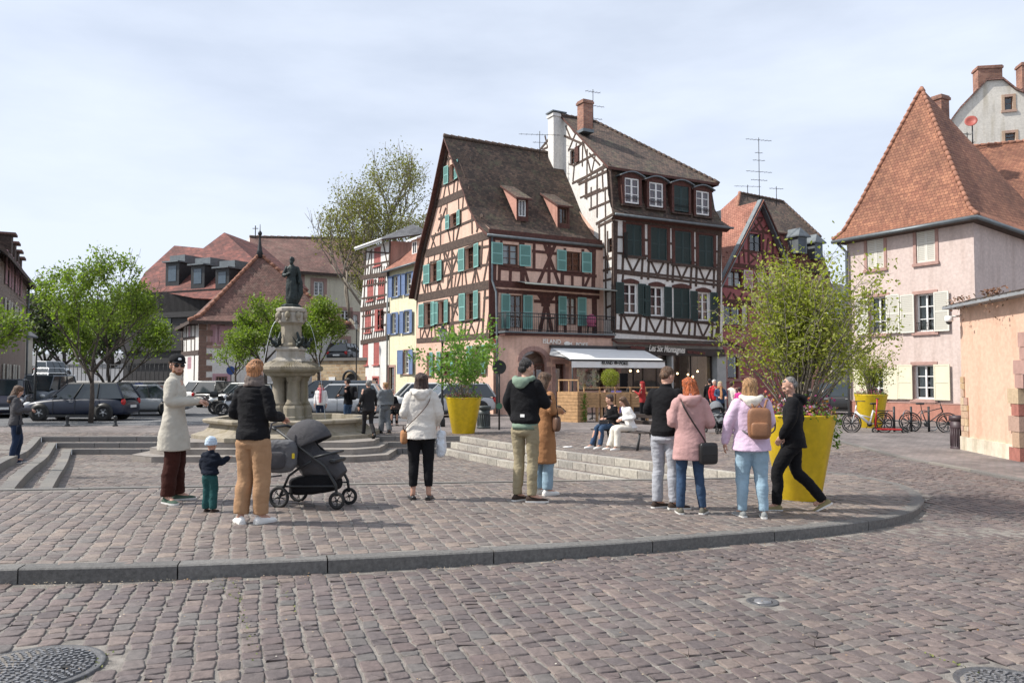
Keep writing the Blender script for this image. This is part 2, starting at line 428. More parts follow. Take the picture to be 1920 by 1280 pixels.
def rooffaces(mb,polys,m,th=.12,under=None):
 for p in polys:
  p =[Vector(q) for q in p]; n =(p[1]-p[0]).cross(p[2]-p[0])
  if n.z<0: p = p[::-1]
  mb.add(p,[tuple(range(len(p)))],m)
  mb.add([q+Vector((0,0,-th)) for q in p[::-1]],[tuple(range(len(p)))],under or m)
  k = len(p)
  for i in range(k):
   a, b = p[i], p[(i+1)%k]; mb.quad(a,a+Vector((0,0,-th)),b+Vector((0,0,-th)),b,under or m)
def ridge(mb,a,b,m,r=.11,step=.32):
 a, b = Vector(a), Vector(b); d = b-a; n = max(1,int(d.length/step)); d.normalize(); L_ =(Vector(b)-a).length
 for i in range(n):
  p0 = a+d*(L_*i/n); p1 = a+d*(L_*(i+1)/n+.04)
  mb.tube([p0+Vector((0,0,.02)),p1-Vector((0,0,.01))],[r,r*.8],m,n=6,smooth=True)
# ================================================================ GROUND
def Gn(x,y,road=False):
 t = np.clip((y-10.5)/10.5,0,1); w = t*t*(3-2*t)
 s = np.clip((x+12)/-14,0,1); s = s*s*(3-2*s)
 g = -0.022*np.clip(x,-14,14)*(1-w)+(-0.25+0.035*np.maximum(0,y-50)*s)*w
 if road:
  q = np.clip((y-9.3)/3.3,0,1); g = g-KH*(1-q*q*(3-2*q))-0.006
 return g
def inpoly(x,y,poly):
 c = np.zeros(x.shape,bool); n = len(poly)
 for i in range(n):
  x1, y1 = poly[i][:2]; x2, y2 = poly[(i+1)%n][:2]
  if y1==y2: continue
  k =((y1>y)!=(y2>y))&(x<(x2-x1)*(y-y1)/(y2-y1)+x1); c^=k
 return c
def sheet(mb,poly,fn,m,step=1.5,dz=0.0,holes=()):
 loops =[[Vector((p[0],p[1],0)) for p in poly]]+[[Vector((p[0],p[1],0)) for p in h] for h in holes]
 flat =[p for l in loops for p in l]
 bm = bmesh.new(); vs =[bm.verts.new(p) for p in flat]
 for t in tessellate_polygon(loops):
  try: bm.faces.new([vs[i] for i in t])
  except ValueError: pass
 xs =[p.x for p in flat]; ys =[p.y for p in flat]
 for ax, lo, hi in((0,min(xs),max(xs)),(1,min(ys),max(ys))):
  v = lo+step
  while v<hi:
   n =(1,0,0) if ax==0 else(0,1,0)
   bmesh.ops.bisect_plane(bm,geom=bm.verts[:]+bm.edges[:]+bm.faces[:],plane_co=(v,v,0),plane_no=n)
   v+=step*(1 if v<30 else 4)
 bmesh.ops.recalc_face_normals(bm,faces=bm.faces)
 out =[]; fs =[]
 bm.verts.index_update()
 for v in bm.verts: out.append((v.co.x,v.co.y,fn(v.co.x,v.co.y)+dz))
 for f in bm.faces:
  ii =[v.index for v in f.verts]
  if f.normal.z<0: ii = ii[::-1]
  fs.append(tuple(ii))
 bm.free(); mb.add(out,fs,m,False)
rng = np.random.default_rng(3)
def cobbles(mb,box,d1,w,zfn,keep,m,near,hgt=0.0065,ln=(0.09,0.215),wob=0.03):
 d1 = np.array(d1,float); d1/=np.linalg.norm(d1); d2 = np.array([d1[1],-d1[0]])
 cs = np.array([[x,y] for x in box[:2] for y in box[2:]])
 a = cs@d1; b = cs@d2; a0, a1, b0, b1 = a.min(), a.max(), b.min(), b.max()
 A, B, HL =[],[],[]
 rows = int((b1-b0)/w)
 for r in range(rows):
  p = a0+rng.uniform(0,.2); n = int((a1-a0)/ln[0])+2
  l = rng.uniform(ln[0],ln[1],n); e = p+np.cumsum(l)
  A.append(e-l/2); HL.append(l/2); B.append(np.full(n,b0+r*w))
 A = np.concatenate(A); B = np.concatenate(B); HL = np.concatenate(HL)
 B = B+wob*np.sin(A*1.1+B*.35)+wob*.5*np.sin(A*2.9+B*.9)
 X = A*d1[0]+B*d2[0]; Y = A*d1[1]+B*d2[1]
 k =(X>box[0])&(X<box[1])&(Y>box[2])&(Y<box[3]); A, B, HL, X, Y = A[k], B[k], HL[k], X[k], Y[k]
 k =(np.abs(X)<Y*.70+2.6); A, B, HL, X, Y = A[k], B[k], HL[k], X[k], Y[k]
 k = keep(X,Y); A, B, HL, X, Y = A[k], B[k], HL[k], X[k], Y[k]
 n = len(X)
 hw = w/2-.004+rng.uniform(-.010,.003,n); hl = HL-.0035+rng.uniform(-.006,.002,n)
 if near:
  tt = np.array([0.28,1.29,1.85,2.86,3.42,4.43,4.99,6.0]); K = 8
  cx = np.array([1,.84,-.84,-1,-1,-.84,.84,1.]); cy = np.array([.80,1,1,.80,-.80,-1,-1,-.80])
 else:
  cx = np.array([1,-1,-1,1.]); cy = np.array([1,1,-1,-1.]); K = 4
 jit = rng.normal(0,.0058,(n,K,2)); h = hgt*rng.uniform(.55,1.25,n); tilt = rng.normal(0,.022,(n,2))
 rot = rng.normal(0,.035,n)
 def ring(f,zz):
  u = hl[:,None]*cx[None]*f+jit[:,:,0]; v = hw[:,None]*cy[None]*f+jit[:,:,1]
  u, v = u*np.cos(rot)[:,None]-v*np.sin(rot)[:,None], u*np.sin(rot)[:,None]+v*np.cos(rot)[:,None]
  px = X[:,None]+u*d1[0]+v*d2[0]; py = Y[:,None]+u*d1[1]+v*d2[1]
  z = zfn(px,py)+zz[:,None]*(1 if zz is not None else 0)+(u*tilt[:,:1]+v*tilt[:,1:])*(1 if f<1 else 0)
  return np.stack([px,py,z],-1)
 r0 = ring(1.0,-np.full(n,.012)); r1 = ring(.955 if near else .92,h*.8)
 if near:
  r2 = ring(.82,h); V = np.concatenate([r0,r1,r2],1); P = 3*K
  F =[]
  for q in range(2):
   for j in range(K): F.append((q*K+j,q*K+(j+1)%K,(q+1)*K+(j+1)%K,(q+1)*K+j))
  F.append(tuple(2*K+j for j in range(K)))
 else:
  V = np.concatenate([r0,r1],1); P = 2*K
  F =[(j,(j+1)%K,K+(j+1)%K,K+j) for j in range(K)]+[tuple(K+j for j in range(K))]
 base = len(mb.v); mb.v+=[tuple(p) for p in V.reshape(-1,3).tolist()]
 i = mb.mi(m)
 for s in range(n):
  o = base+s*P
  for f in F: mb.f.append(tuple(o+a for a in f)); mb.m.append(i); mb.sm.append(near)
 return n
M_ST1 = mat('road_setts',kind='island',cols=[(.105,.084,.080),(.150,.118,.109),(.12,.10,.097),(.175,.136,.122),(.135,.124,.115),(.142,.107,.10),(.215,.17,.145)],var=.34,scale=22,rough=.62,bump=.5,bscale=70)
M_ST2 = mat('square_setts',kind='island',cols=[(.125,.102,.093),(.18,.143,.127),(.14,.118,.109),(.208,.163,.138),(.158,.14,.128),(.245,.192,.157),(.167,.132,.12)],var=.34,scale=22,rough=.62,bump=.5,bscale=70)
M_JOINT = mat('sandy_joint',(.20,.182,.162),rough=.95,var=.42,scale=9,bump=.5,bscale=90)
M_FARSET = mat('distant_setts',(.205,.176,.166),kind='brick',size=(.17,.14),mortar=.012,c1=(.16,.137,.13),c2=(.25,.21,.198),cm=(.17,.155,.14),rough=.7)
M_ASPH = mat('asphalt',(.125,.125,.130),rough=.85,var=.22,scale=1.2,bump=.35,bscale=160)
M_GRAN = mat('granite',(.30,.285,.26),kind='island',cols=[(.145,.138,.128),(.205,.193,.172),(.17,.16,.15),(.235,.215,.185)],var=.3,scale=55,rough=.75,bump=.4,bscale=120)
M_KERB = mat('kerb_granite',kind='island',cols=[(.125,.12,.113),(.18,.172,.16),(.145,.14,.132)],var=.4,scale=30,rough=.8,bump=.6,bscale=90); M_SUNGRAN = mat('sunlit_granite',kind='island',cols=[(.30,.28,.24),(.42,.39,.33),(.36,.33,.285),(.25,.235,.21)],var=.35,scale=14,rough=.8,bump=.5,bscale=90)  # right-hand steps: sunlight on the risers put into a lighter granite colour
M_SHADEGRAN = mat('shaded_granite',kind='island',cols=[(.135,.13,.125),(.175,.165,.158),(.15,.145,.138)],var=.35,scale=60,rough=.75,bump=.5,bscale=110)  # back steps: shade on their risers put into a darker granite colour
M_WLINE = mat('white_road_paint',(.62,.62,.60),rough=.6,var=.15,scale=6)
kout =[gp(*p) for p in((-900,1112),(-330,1082),(-160,1075),(0,1068),(170,1064.5),(333,1060),(567,1051),(800,1040),(1005,1028),(1190,1016),(1343,1003),(1440,995.5),(1487,992),(1547,986),(1593,981),(1650,973),(1690,965),(1717,955),(1731,943),(1732,934),(1727,926),(1710,916),(1680,905),(1613,892),(1563,885),(1500,876))]
def smooth_path(pts,n=6):
 P_ =[Vector(p) for p in pts]; o =[]
 for i in range(len(P_)-1):
  p0, p1, p2, p3 = P_[max(i-1,0)], P_[i], P_[i+1], P_[min(i+2,len(P_)-1)]
  for k in range(n):
   t = k/n; o.append(0.5*((2*p1)+(p2-p0)*t+(2*p0-5*p1+4*p2-p3)*t*t+(3*p1-p0-3*p2+p3)*t**3))
 return o+[P_[-1]]
kout = smooth_path(kout,5)
def offset_path(P_,d):
 o =[]
 for i, p in enumerate(P_):
  t = P_[min(i+1,len(P_)-1)]-P_[max(i-1,0)]; t.z = 0; t.normalize(); o.append(Vector((p.x-t.y*d,p.y+t.x*d,0)))
 return o
kin = offset_path(kout,0.165)
PLAZA =[(p.x,p.y) for p in kout]+[tuple(gp(1440,864)[:2]),(9.2,20),(9.5,30),(12.6,46),(60,46),(60,70),(-60,70),(-60,kout[0].y+.6)]
LT =[gp(77.5,819),gp(0,870)]; FR =[gp(0,918),gp(920,903)]; BK =[gp(77.5,819),gp(860,818)]; RT =[gp(862,818),gp(1233,869)]
def isect(a,b,c,d):
 x1, y1, x2, y2, x3, y3, x4, y4 = a.x, a.y, b.x, b.y, c.x, c.y, d.x, d.y
 q =(x1-x2)*(y3-y4)-(y1-y2)*(x3-x4)
 return Vector((((x1*y2-y1*x2)*(x3-x4)-(x1-x2)*(x3*y4-y3*x4))/q,((x1*y2-y1*x2)*(y3-y4)-(y1-y2)*(x3*y4-y3*x4))/q,0))
PIT =[isect(*LT,*FR),LT[0],RT[0],isect(*RT,*FR)]
FCX, FCY = at(545,703,24.6).x, 24.6
def platform(hw,fh,y0,y1): return[(FCX-hw,y1),(FCX-hw,y0+.55),(FCX-fh,y0),(FCX+fh,y0),(FCX+hw,y0+.55),(FCX+hw,y1)]
def inset(poly,d):
 n = len(poly); ls =[]
 for i in range(n):
  a, b = poly[i], poly[(i+1)%n]; t =(b-a); t.z = 0; t.normalize(); nn = Vector((t.y,-t.x,0))*d
  ls.append((a+nn,b+nn))
 return[isect(*ls[i-1],*ls[i]) for i in range(n)]
TR =[PIT,inset(PIT,.42),inset(PIT,.84)]
pit_poly =[(p.x,p.y) for p in PIT]; floor_poly =[(p.x,p.y) for p in TR[2]]
mb = MB()
sheet(mb,[(-60,-12),(60,-12),(60,34),(-60,34)],lambda x,y:GR(x,y)-.004,M_JOINT,step=2.0,holes=[[(p[0],p[1]) for p in pit_poly]])
sheet(mb,[(-260,34),(260,34),(260,700),(-260,700)],lambda x,y:GR(x,y)-.004,M_ASPH,step=4.0)
MH =[(gp(58,1252,GR),.385),(gp(1893,1284,GR),.29),(gp(1430,1127,GR),.125)]
def keep_road(x,y):
 k = ~inpoly(x,y,PLAZA)
 for c, r in MH: k&=(x-c.x)**2+(y-c.y)**2>(r+.05)**2
 k&=(y<13)|(x>3)
 kp = np.array([(p.x,p.y) for p in kout[::2]]); d = np.full(x.shape,9.)
 for q in kp: d = np.minimum(d,(x-q[0])**2+(y-q[1])**2)
 return k&~((d<.012))
zr = lambda x, y: Gn(x,y,True)
nst = cobbles(mb,(-8,9,3.0,9.2),(-.36,1),.131,zr,keep_road,M_ST1,True,ln=(.08,.18))
nst+=cobbles(mb,(-1,17,9.2,16),(-.36,1),.131,zr,keep_road,M_ST1,False)
nst+=cobbles(mb,(5,19,16,24),(-.36,1),.15,zr,keep_road,M_ST1,False)
road = mb.build('cobbled_road'); tag(road,kind='structure')
def pz(x,y): return G(x,y)
mb = MB()
pl2 =[(p.x,p.y) for p in kin]+PLAZA[len(kout): ]
sheet(mb,pl2,pz,M_JOINT,step=2.0,holes=[pit_poly])
kinp =[(p.x,p.y) for p in kin]+PLAZA[len(kout): ]
pit_big =[(p.x,p.y) for p in inset(PIT,-.21)]
def keep_sq(x,y): return inpoly(x,y,kinp)&~inpoly(x,y,pit_big)
nst+=cobbles(mb,(-10,9,5.6,11.5),(-.30,1),.15,lambda x,y:Gn(x,y),keep_sq,M_ST2,True,ln=(.095,.20))
nst+=cobbles(mb,(-18,14,11.5,26),(-.30,1),.165,lambda x,y:Gn(x,y),keep_sq,M_ST2,False,ln=(.13,.24))
far =[(-15,26),(14,26),(9.5,30),(12.6,46),(-15,46)]
sheet(mb,[(-20,25.9),(11,25.9),(13,46),(-20,46)],pz,M_FARSET,step=2,dz=.006)
square = mb.build('paved_square'); tag(square,kind='structure')
mb = MB()
for k,(o,i) in enumerate(((TR[0],TR[1]),(TR[1],TR[2]))):
 sheet(mb,[(p.x,p.y) for p in o],lambda x,y,k=k:G(x,y)-.15*(k+1),M_JOINT,step=1.5,holes=[[(p.x,p.y) for p in i]])
sheet(mb,floor_poly,lambda x,y:G(x,y)-.45,M_JOINT,step=1.5)
ip =[[(p.x,p.y) for p in t] for t in TR]
nst+=cobbles(mb,(-14,4,10,25),(-.30,1),.165,lambda x,y:Gn(x,y)-.45,lambda x,y:inpoly(x,y,ip[2]),M_ST2,False,ln=(.12,.22))
for k in(0,1):
 e =(LT[0]-LT[1]).normalized()
 nst+=cobbles(mb,(-14,4,10,25),(e.x,e.y),.12,lambda x,y,k=k:Gn(x,y)-.15*(k+1),lambda x,y,k=k:inpoly(x,y,ip[k])&~inpoly(x,y,[(p.x,p.y) for p in inset(TR[k+1],-.21)]),M_ST2,False,ln=(.12,.2))
fl = mb.build('sunken_square'); tag(fl,kind='structure')
print('setts',nst)
def edge_blocks(mb,a,b,zf,m,wid=.2,h=.17,ln=1.0,inward=1,lift=.008):
 a = Vector((a.x,a.y,0)); b = Vector((b.x,b.y,0)); d = b-a; Ln = d.length; d.normalize(); nn = Vector((-d.y,d.x,0))*inward
 n = max(1,round(Ln/ln)); e =[Ln*(i+(random.uniform(-.18,.18) if 0<i<n else 0))/n for i in range(n+1)]
 for i in range(n):
  s0, s1 = e[i]+.006, e[i+1]-.006
  p =[a+d*s0,a+d*s1,a+d*s1+nn*wid,a+d*s0+nn*wid]
  if inward<0: p = p[::-1]
  mb.hexa([Vector((q.x,q.y,zf(q.x,q.y)-h)) for q in p]+[Vector((q.x,q.y,zf(q.x,q.y)+lift+random.uniform(0,.004))) for q in p],m)
sides =[('left hand steps of the sunken square, running towards the camera',(0,1),M_GRAN,1),('dark steps along the back of the sunken square beside the fountain',(1,2),M_SHADEGRAN,1),('pale sunlit steps on the right of the sunken square',(2,3),M_SUNGRAN,1)]
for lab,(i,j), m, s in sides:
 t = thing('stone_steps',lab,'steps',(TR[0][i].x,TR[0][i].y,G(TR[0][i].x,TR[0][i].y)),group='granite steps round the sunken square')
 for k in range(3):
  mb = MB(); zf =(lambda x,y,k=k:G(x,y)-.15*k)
  edge_blocks(mb,TR[k][i],TR[k][j],zf,m,inward=1,h=.165,ln=.95 if m is not M_SUNGRAN else .6)
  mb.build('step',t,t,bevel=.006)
mb = MB(); edge_blocks(mb,PIT[0],PIT[3],G,M_GRAN,inward=-1,wid=.12,h=.5,ln=1.3,lift=.012)
tag(mb.build('stone_edging'),'flush pale stone edging between the pavement and the sunken square','edging')
def kerb(name,lab,outer,wid,h,zf,m,ln=1.05,lift=.006,grp='kerbs'):
 mb = MB(); inn = offset_path(outer,wid); acc = 0; seg =[(outer[0],inn[0])]; P_ =[]
 tgt = ln*random.uniform(.9,1.3)
 for i in range(1,len(outer)):
  seg.append((outer[i],inn[i])); acc+=(outer[i]-outer[i-1]).length
  if acc>tgt or i==len(outer)-1: P_.append(seg); seg =[(outer[i],inn[i])]; acc = 0; tgt = ln*random.uniform(.9,1.3)
 for sg in P_:
  if len(sg)<2: continue
  sg =[list(q) for q in sg]
  d =(sg[1][0]-sg[0][0]).normalized()*.006; sg[0] =[sg[0][0]+d,sg[0][1]+d]
  d =(sg[-2][0]-sg[-1][0]).normalized()*.006; sg[-1] =[sg[-1][0]+d,sg[-1][1]+d]
  vs =[]; n = len(sg)
  for o, i in sg:
   z = zf(o.x,o.y)+lift; b =(i-o); b.z = 0; b.normalize()
   vs+=[(o.x,o.y,z-h),(o.x,o.y,z-.012),(o.x+b.x*.014,o.y+b.y*.014,z),(i.x,i.y,z),(i.x,i.y,z-h)]
  fs =[(a*5+c,a*5+5+c,a*5+6+c,a*5+1+c) for a in range(n-1) for c in range(4)]+[(4,3,2,1,0),tuple((n-1)*5+c for c in range(5))]
  mb.add(vs,fs,m)
 return tag(mb.build(name),lab,'kerb',grp)
kerb('kerb','long curved granite kerb sweeping round the near edge of the paved square',kout,.165,.2,G,M_KERB,1.25)
rk = smooth_path([gp(*p) for p in((1480,808),(1530,820),(1575,830),(1627,843),(1680,857),(1740,869),(1800,880),(1860,892),(1925,904),(2020,925))],3)
mb = MB(); sheet(mb,[(p.x,p.y) for p in rk]+[(30,rk[-1].y),(30,45),(rk[0].x+1.5,45)],lambda x,y:G(x,y)+.035,M_FARSET,step=2.0)
tag(mb.build('pavement'),kind='structure')
kerb('kerb','low pale kerb of the far pavement in front of the pink beige house',rk[::-1],-.13,.12,lambda x,y:G(x,y)+.035,M_GRAN,1.1)
mb = MB()
asp =[tuple(gp(*p)[:2]) for p in((-420,801),(0,799),(350,797),(480,790))]+[tuple(at(640,703,29.5)[:2]),tuple(at(800,703,33)[:2]),(-4.5,45),(-9,56),(-12,75),(-60,180),(-120,190),(-60,40)]
sheet(mb,asp,lambda x,y:G(x,y)+.009,M_ASPH,step=2.5)
tag(mb.build('parking_road'),kind='structure')
def ground_strip(mb,a,b,w,m,dz=.014,fn=G):
 a, b = Vector(a), Vector(b); d = b-a; d.z = 0; n = max(1,int(d.length/1.5)); d.normalize(); q = Vector((-d.y,d.x,0))*w/2
 for i in range(n):
  p0 = a.lerp(b,i/n); p1 = a.lerp(b,(i+1)/n)
  mb.quad(*[Vector((c.x,c.y,fn(c.x,c.y)+dz)) for c in(p0-q,p1-q,p1+q,p0+q)],m)
mb = MB()
for(x0,y0,x1,y1) in((350,776,470,771),(355,763,520,757),(388,754,402,753),(120,793,350,789),(360,745,440,742)):
 ground_strip(mb,gp(x0,y0),gp(x1,y1),.12,M_WLINE)
tag(mb.build('road_markings'),kind='structure')
M_IRON = mat('cast_iron',(.105,.105,.108),rough=.5,metal=.35,var=.3,scale=30,bump=.5,bscale=120)
M_IRON2 = mat('worn_cast_iron',(.20,.20,.205),rough=.45,metal=.3,var=.3,scale=25)
def manhole(c,r,lab,grp=None,small=False):
 z = GR(c.x,c.y)+.002; t = thing('manhole_cover',lab,'manhole cover',(c.x,c.y,z),group=grp)
 mb = MB(); mb.lathe([(r,-.04),(r,.001),(r-.006,.003),(r-.022,.003),(r-.026,0),(r-.05,-.002)],M_IRON,48,cap=False); mb.build('rim',t)
 mb = MB(); mb.lathe([(r-.05,-.03),(r-.05,-.004),(.001,-.003)],M_IRON,48,cap=False)
 if not small:
  k = 0; rr = r-.07
  while rr>.03:
   n = max(4,int(2*math.pi*rr/.045)); k+=1
   for j in range(n):
    a = 2*math.pi*(j+.5*(k%2))/n+(.15 if k%3 else 0); T = Matrix.Translation((rr*math.cos(a),rr*math.sin(a),0))@Matrix.Rotation(a+(.9 if(j+k)%2 else-.7),4,'Z')
    mb.box(-.014,.014,-.0065,.0065,-.004,.006,M_IRON2,T)
   rr-=.031
  for sx in(-1,1): mb.box(sx*.2-.025,sx*.2+.025,-.015,.015,-.003,.008,mat('black_hole',(.01,.01,.01)))
 else:
  mb.lathe([(r*.55,-.003),(r*.5,.008),(.001,.008)],M_IRON2,20,cap=False)
 mb.build('lid',t)
manhole(MH[0][0],.385,'large round cast iron manhole cover at the bottom left of the road','manhole covers in the road')
manhole(MH[1][0],.29,'round iron manhole cover cut off by the bottom right corner','manhole covers in the road')
manhole(MH[2][0],.125,'small round valve cover set in the setts on the right',None,True)
def scatter(name,lab,pts,size,cols,fn=GR,dz=.014,up=0.0):
 mb = MB(); m = mat('m_'+name,kind='island',cols=cols,rough=.8,patch=False)
 for x, y in pts:
  s = size*random.uniform(.5,1.3); a = random.uniform(0,6.28); z = fn(x,y)+dz
  u = Vector((math.cos(a),math.sin(a),random.uniform(0,.3)+up))*s; v = Vector((-math.sin(a),math.cos(a),random.uniform(-.2,.2)))*s*.5; c = Vector((x,y,z)); mb.add([c,c+u*.5+v,c+u,c+u*.5-v],[(0,1,2,3)],m)
 tag(mb.build(name,uv=False),lab,'litter' if up==0 else 'weeds',kind='stuff')
pts =[]
for i in range(750):
 k = kout[min(len(kout)-2,int(abs(random.gauss(0,.45))*len(kout)))]; pts.append((k.x+random.gauss(0,.3),k.y-abs(random.gauss(.02,.07))))
for i in range(700): pts.append((random.uniform(-5,6),random.uniform(4,10)))
pts =[p for p in pts if not inpoly(np.array([p[0]]),np.array([p[1]]),PLAZA)[0]]
scatter('fallen_blossom','tiny orange and pale blossom scales scattered on the road along the kerb',pts,.013,[(.45,.22,.05),(.4,.36,.28),(.3,.2,.1),(.5,.48,.42)])
pts =[]
for(x0,y0,x1,y1,n) in((440,1088,478,1240,90),(520,1090,560,1150,30),(205,1225,150,1275,40),(395,1085,450,1130,30),(1700,1215,1840,1262,40)):
 a, b = gp(x0,y0,GR), gp(x1,y1,GR)
 for i in range(n): p = a.lerp(b,random.random()); pts.append((p.x+random.gauss(0,.012),p.y+random.gauss(0,.012)))
scatter('joint_weeds','sparse yellow green weeds and moss in the joints of the road setts',pts,.014,[(.12,.15,.03),(.17,.18,.05),(.09,.12,.03)],up=.7,dz=0.0)
# ================================================================ BUILDINGS
M_TIMBER = mat('dark_timber',(.062,.040,.031),kind='timber',var=.5,rough=.8)
M_TIMBER2 = mat('redbrown_timber',(.085,.032,.024),kind='timber',var=.35,rough=.8)
M_TIMBER3 = mat('grey_timber',(.072,.047,.036),kind='timber',var=.45,rough=.85)
M_PEACH = mat('peach_plaster',(.73,.485,.375),kind='plaster',var=.07)
M_WHITE = mat('white_plaster',(.74,.72,.68),kind='plaster',var=.07)
M_CREAM = mat('cream_plaster',(.78,.72,.50),kind='plaster',var=.05)
M_ROSE = mat('rose_plaster',(.36,.115,.12),kind='plaster',var=.10)
M_PINKB = mat('pink_beige_plaster',(.59,.48,.435),kind='plaster',var=.06,stain=(.80,.77,.75))
M_SALM = mat('salmon_plaster',(.50,.26,.20),kind='plaster',var=.10,stain=(.7,.66,.62))
M_WALLO = mat('orange_peach_plaster',(.68,.45,.33),kind='plaster',var=.05,stain=(.85,.82,.78))
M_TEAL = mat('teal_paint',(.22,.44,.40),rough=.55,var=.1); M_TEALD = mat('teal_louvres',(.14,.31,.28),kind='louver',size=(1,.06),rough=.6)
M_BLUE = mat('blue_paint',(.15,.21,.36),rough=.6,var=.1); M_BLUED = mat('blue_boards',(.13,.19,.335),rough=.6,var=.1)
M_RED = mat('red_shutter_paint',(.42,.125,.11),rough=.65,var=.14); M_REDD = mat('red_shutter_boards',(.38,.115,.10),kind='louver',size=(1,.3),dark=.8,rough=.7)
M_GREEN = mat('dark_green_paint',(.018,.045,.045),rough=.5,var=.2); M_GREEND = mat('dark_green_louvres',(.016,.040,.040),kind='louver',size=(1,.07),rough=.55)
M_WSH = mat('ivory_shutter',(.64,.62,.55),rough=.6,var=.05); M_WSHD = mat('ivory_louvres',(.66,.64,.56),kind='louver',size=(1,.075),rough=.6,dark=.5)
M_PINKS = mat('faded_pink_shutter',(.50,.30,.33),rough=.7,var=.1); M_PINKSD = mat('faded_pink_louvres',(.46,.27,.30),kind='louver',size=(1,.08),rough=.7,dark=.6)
M_IVP = mat('cream_board_shutter',(.66,.62,.47),rough=.6,var=.05)
M_WFR = mat('white_window_paint',(.78,.78,.76),rough=.45,var=.04)
M_BFR = mat('brown_window_wood',(.10,.045,.026),rough=.5,var=.25)
M_CURT = mat('net_curtain',(.62,.66,.66),rough=.9,var=.1,scale=8)
M_CURTR = mat('dark_red_curtain',(.24,.13,.13),rough=.9,var=.2,scale=8)
M_SAND = mat('pink_sandstone',(.38,.235,.20),rough=.85,var=.15,scale=5,bump=.3)
M_OCHR = mat('ochre_sandstone',kind='island',cols=[(.50,.33,.17),(.55,.42,.28),(.46,.30,.20),(.58,.46,.34),(.42,.25,.2)],var=.2,scale=14,rough=.85,bump=.4)
M_ROOFD = mat('dark_brown_roof_tiles',(.085,.058,.045),kind='tiles',size=(.17,.15),c1=(.052,.038,.032),c2=(.155,.100,.072),cm=(.02,.015,.012),rough=.85,moss=(.12,.115,.07),pv=.4)
M_ROOFO = mat('orange_roof_tiles',(.32,.12,.075),kind='tiles',size=(.17,.155),c1=(.205,.078,.045),c2=(.33,.145,.08),cm=(.09,.04,.025),rough=.8,pv=.35)
M_ROOFR = mat('red_roof_tiles',(.22,.075,.055),kind='tiles',size=(.17,.15),c1=(.14,.05,.04),c2=(.27,.10,.07),cm=(.06,.02,.016),rough=.8,pv=.35)
M_ROOFB = mat('weathered_red_brown_tiles',(.22,.11,.085),kind='tiles',size=(.17,.15),c1=(.13,.068,.055),c2=(.23,.12,.095),cm=(.06,.03,.025),rough=.85,pv=.4,moss=(.17,.13,.10))
M_ROOFN = mat('faded_orange_tiles',(.38,.17,.12),kind='tiles',size=(.17,.15),c1=(.31,.12,.08),c2=(.42,.19,.13),cm=(.15,.06,.04),rough=.85)
M_SLATE = mat('slate',(.11,.11,.115),kind='tiles',size=(.25,.18),rough=.7)
M_RIDGE = mat('ridge_tiles',(.30,.14,.09),rough=.85,var=.3,scale=4,bump=.4)
M_RIDGED = mat('dark_ridge_tiles',(.10,.07,.055),rough=.9,var=.35,scale=4,bump=.4)
M_BRICK = mat('chimney_brick',(.33,.15,.10),kind='brick',size=(.23,.075),mortar=.008,c1=(.25,.105,.075),c2=(.42,.20,.13),cm=(.32,.28,.24),rough=.9)
M_ZINC = mat('zinc',(.16,.18,.19),rough=.5,metal=.5,var=.2,scale=3)
M_METAL = mat('dark_metal',(.03,.032,.034),rough=.5,metal=.3,var=.2)
M_WOOD = mat('light_wood',(.42,.25,.12),kind='timber',var=.25,rough=.7)
M_INT = mat('dark_interior',(.03,.028,.026),rough=.9,var=.3)
dL = Vector((-.48,.877,0)); dR = Vector((.877,.48,0))
def V2(v): return(v.x,v.y)
def pipe(root,a,b,r,m=M_ZINC,name='downpipe',mid=None):
 mb = MB(); mb.tube([a]+(mid or[])+[b],r,m,10); return mb.build(name,root,root)
def chimney(parent,root,c,w,d,z0,z1,ang=0,m=None,cap=True,name='chimney'):
 mb = MB(); T = Matrix.Translation(c)@Matrix.Rotation(ang,4,'Z'); m = m or M_BRICK
 mb.box(-w/2,w/2,-d/2,d/2,z0,z1-.22,m,T); mb.box(-w/2-.06,w/2+.06,-d/2-.06,d/2+.06,z1-.217,z1-.08,m,T)
 mb.box(-w/2-.02,w/2+.02,-d/2-.02,d/2+.02,z1-.078,z1,m,T); mb.box(-w/2+.08,w/2-.08,-d/2+.08,d/2-.08,z1-.02,z1+.004,M_INT,T)
 if cap: mb.box(-w/2-.05,w/2+.05,-d/2-.05,d/2+.05,z0-.02,z0+.16,M_ZINC,T)
 return mb.build(name,parent,root,bevel=.01)
def antenna(base,h,lab,arms,ang=.4):
 t = thing('tv_antenna',lab,'antenna',base); mb = MB(); mb.tube([(0,0,-.3),(0,0,h)],.022,M_METAL,6); mb.build('mast',t)
 ca, sa = math.cos(ang), math.sin(ang)
 for z, w, k in arms:
  mb = MB()
  mb.tube([(-w*ca,-w*sa,z),(w*ca,w*sa,z)],.013,M_METAL,5)
  for i in range(k):
   s = -w+2*w*(i+.5)/k; e = .16; mb.tube([(s*ca+e*sa,s*sa-e*ca,z),(s*ca-e*sa,s*sa+e*ca,z)],.008,M_METAL,4)
  mb.build('antenna_arm',t)
 return t
P0 = Vector((-.9,38.0,0)); PL = P0+dL*9.95; PR = P0+dR*6.55
fg = Fac(V2(PL),V2(P0)); fr = Fac(V2(P0),V2(PR))
T5 =(780,400,5.119); T4 =(760,240,3.2); T6 =(900,420,5.819); T7 =(780,580,5.333)
B = thing('half_timbered_house','peach half timbered corner house with teal shutters and steep dark roof above a restaurant','house',(P0.x,P0.y,-.25))
def crect(f,T,xl,xr,yt,yb): return f.rect(T[0]+xl/T[2],T[0]+xr/T[2],T[1]+yt/T[2],T[1]+yb/T[2])
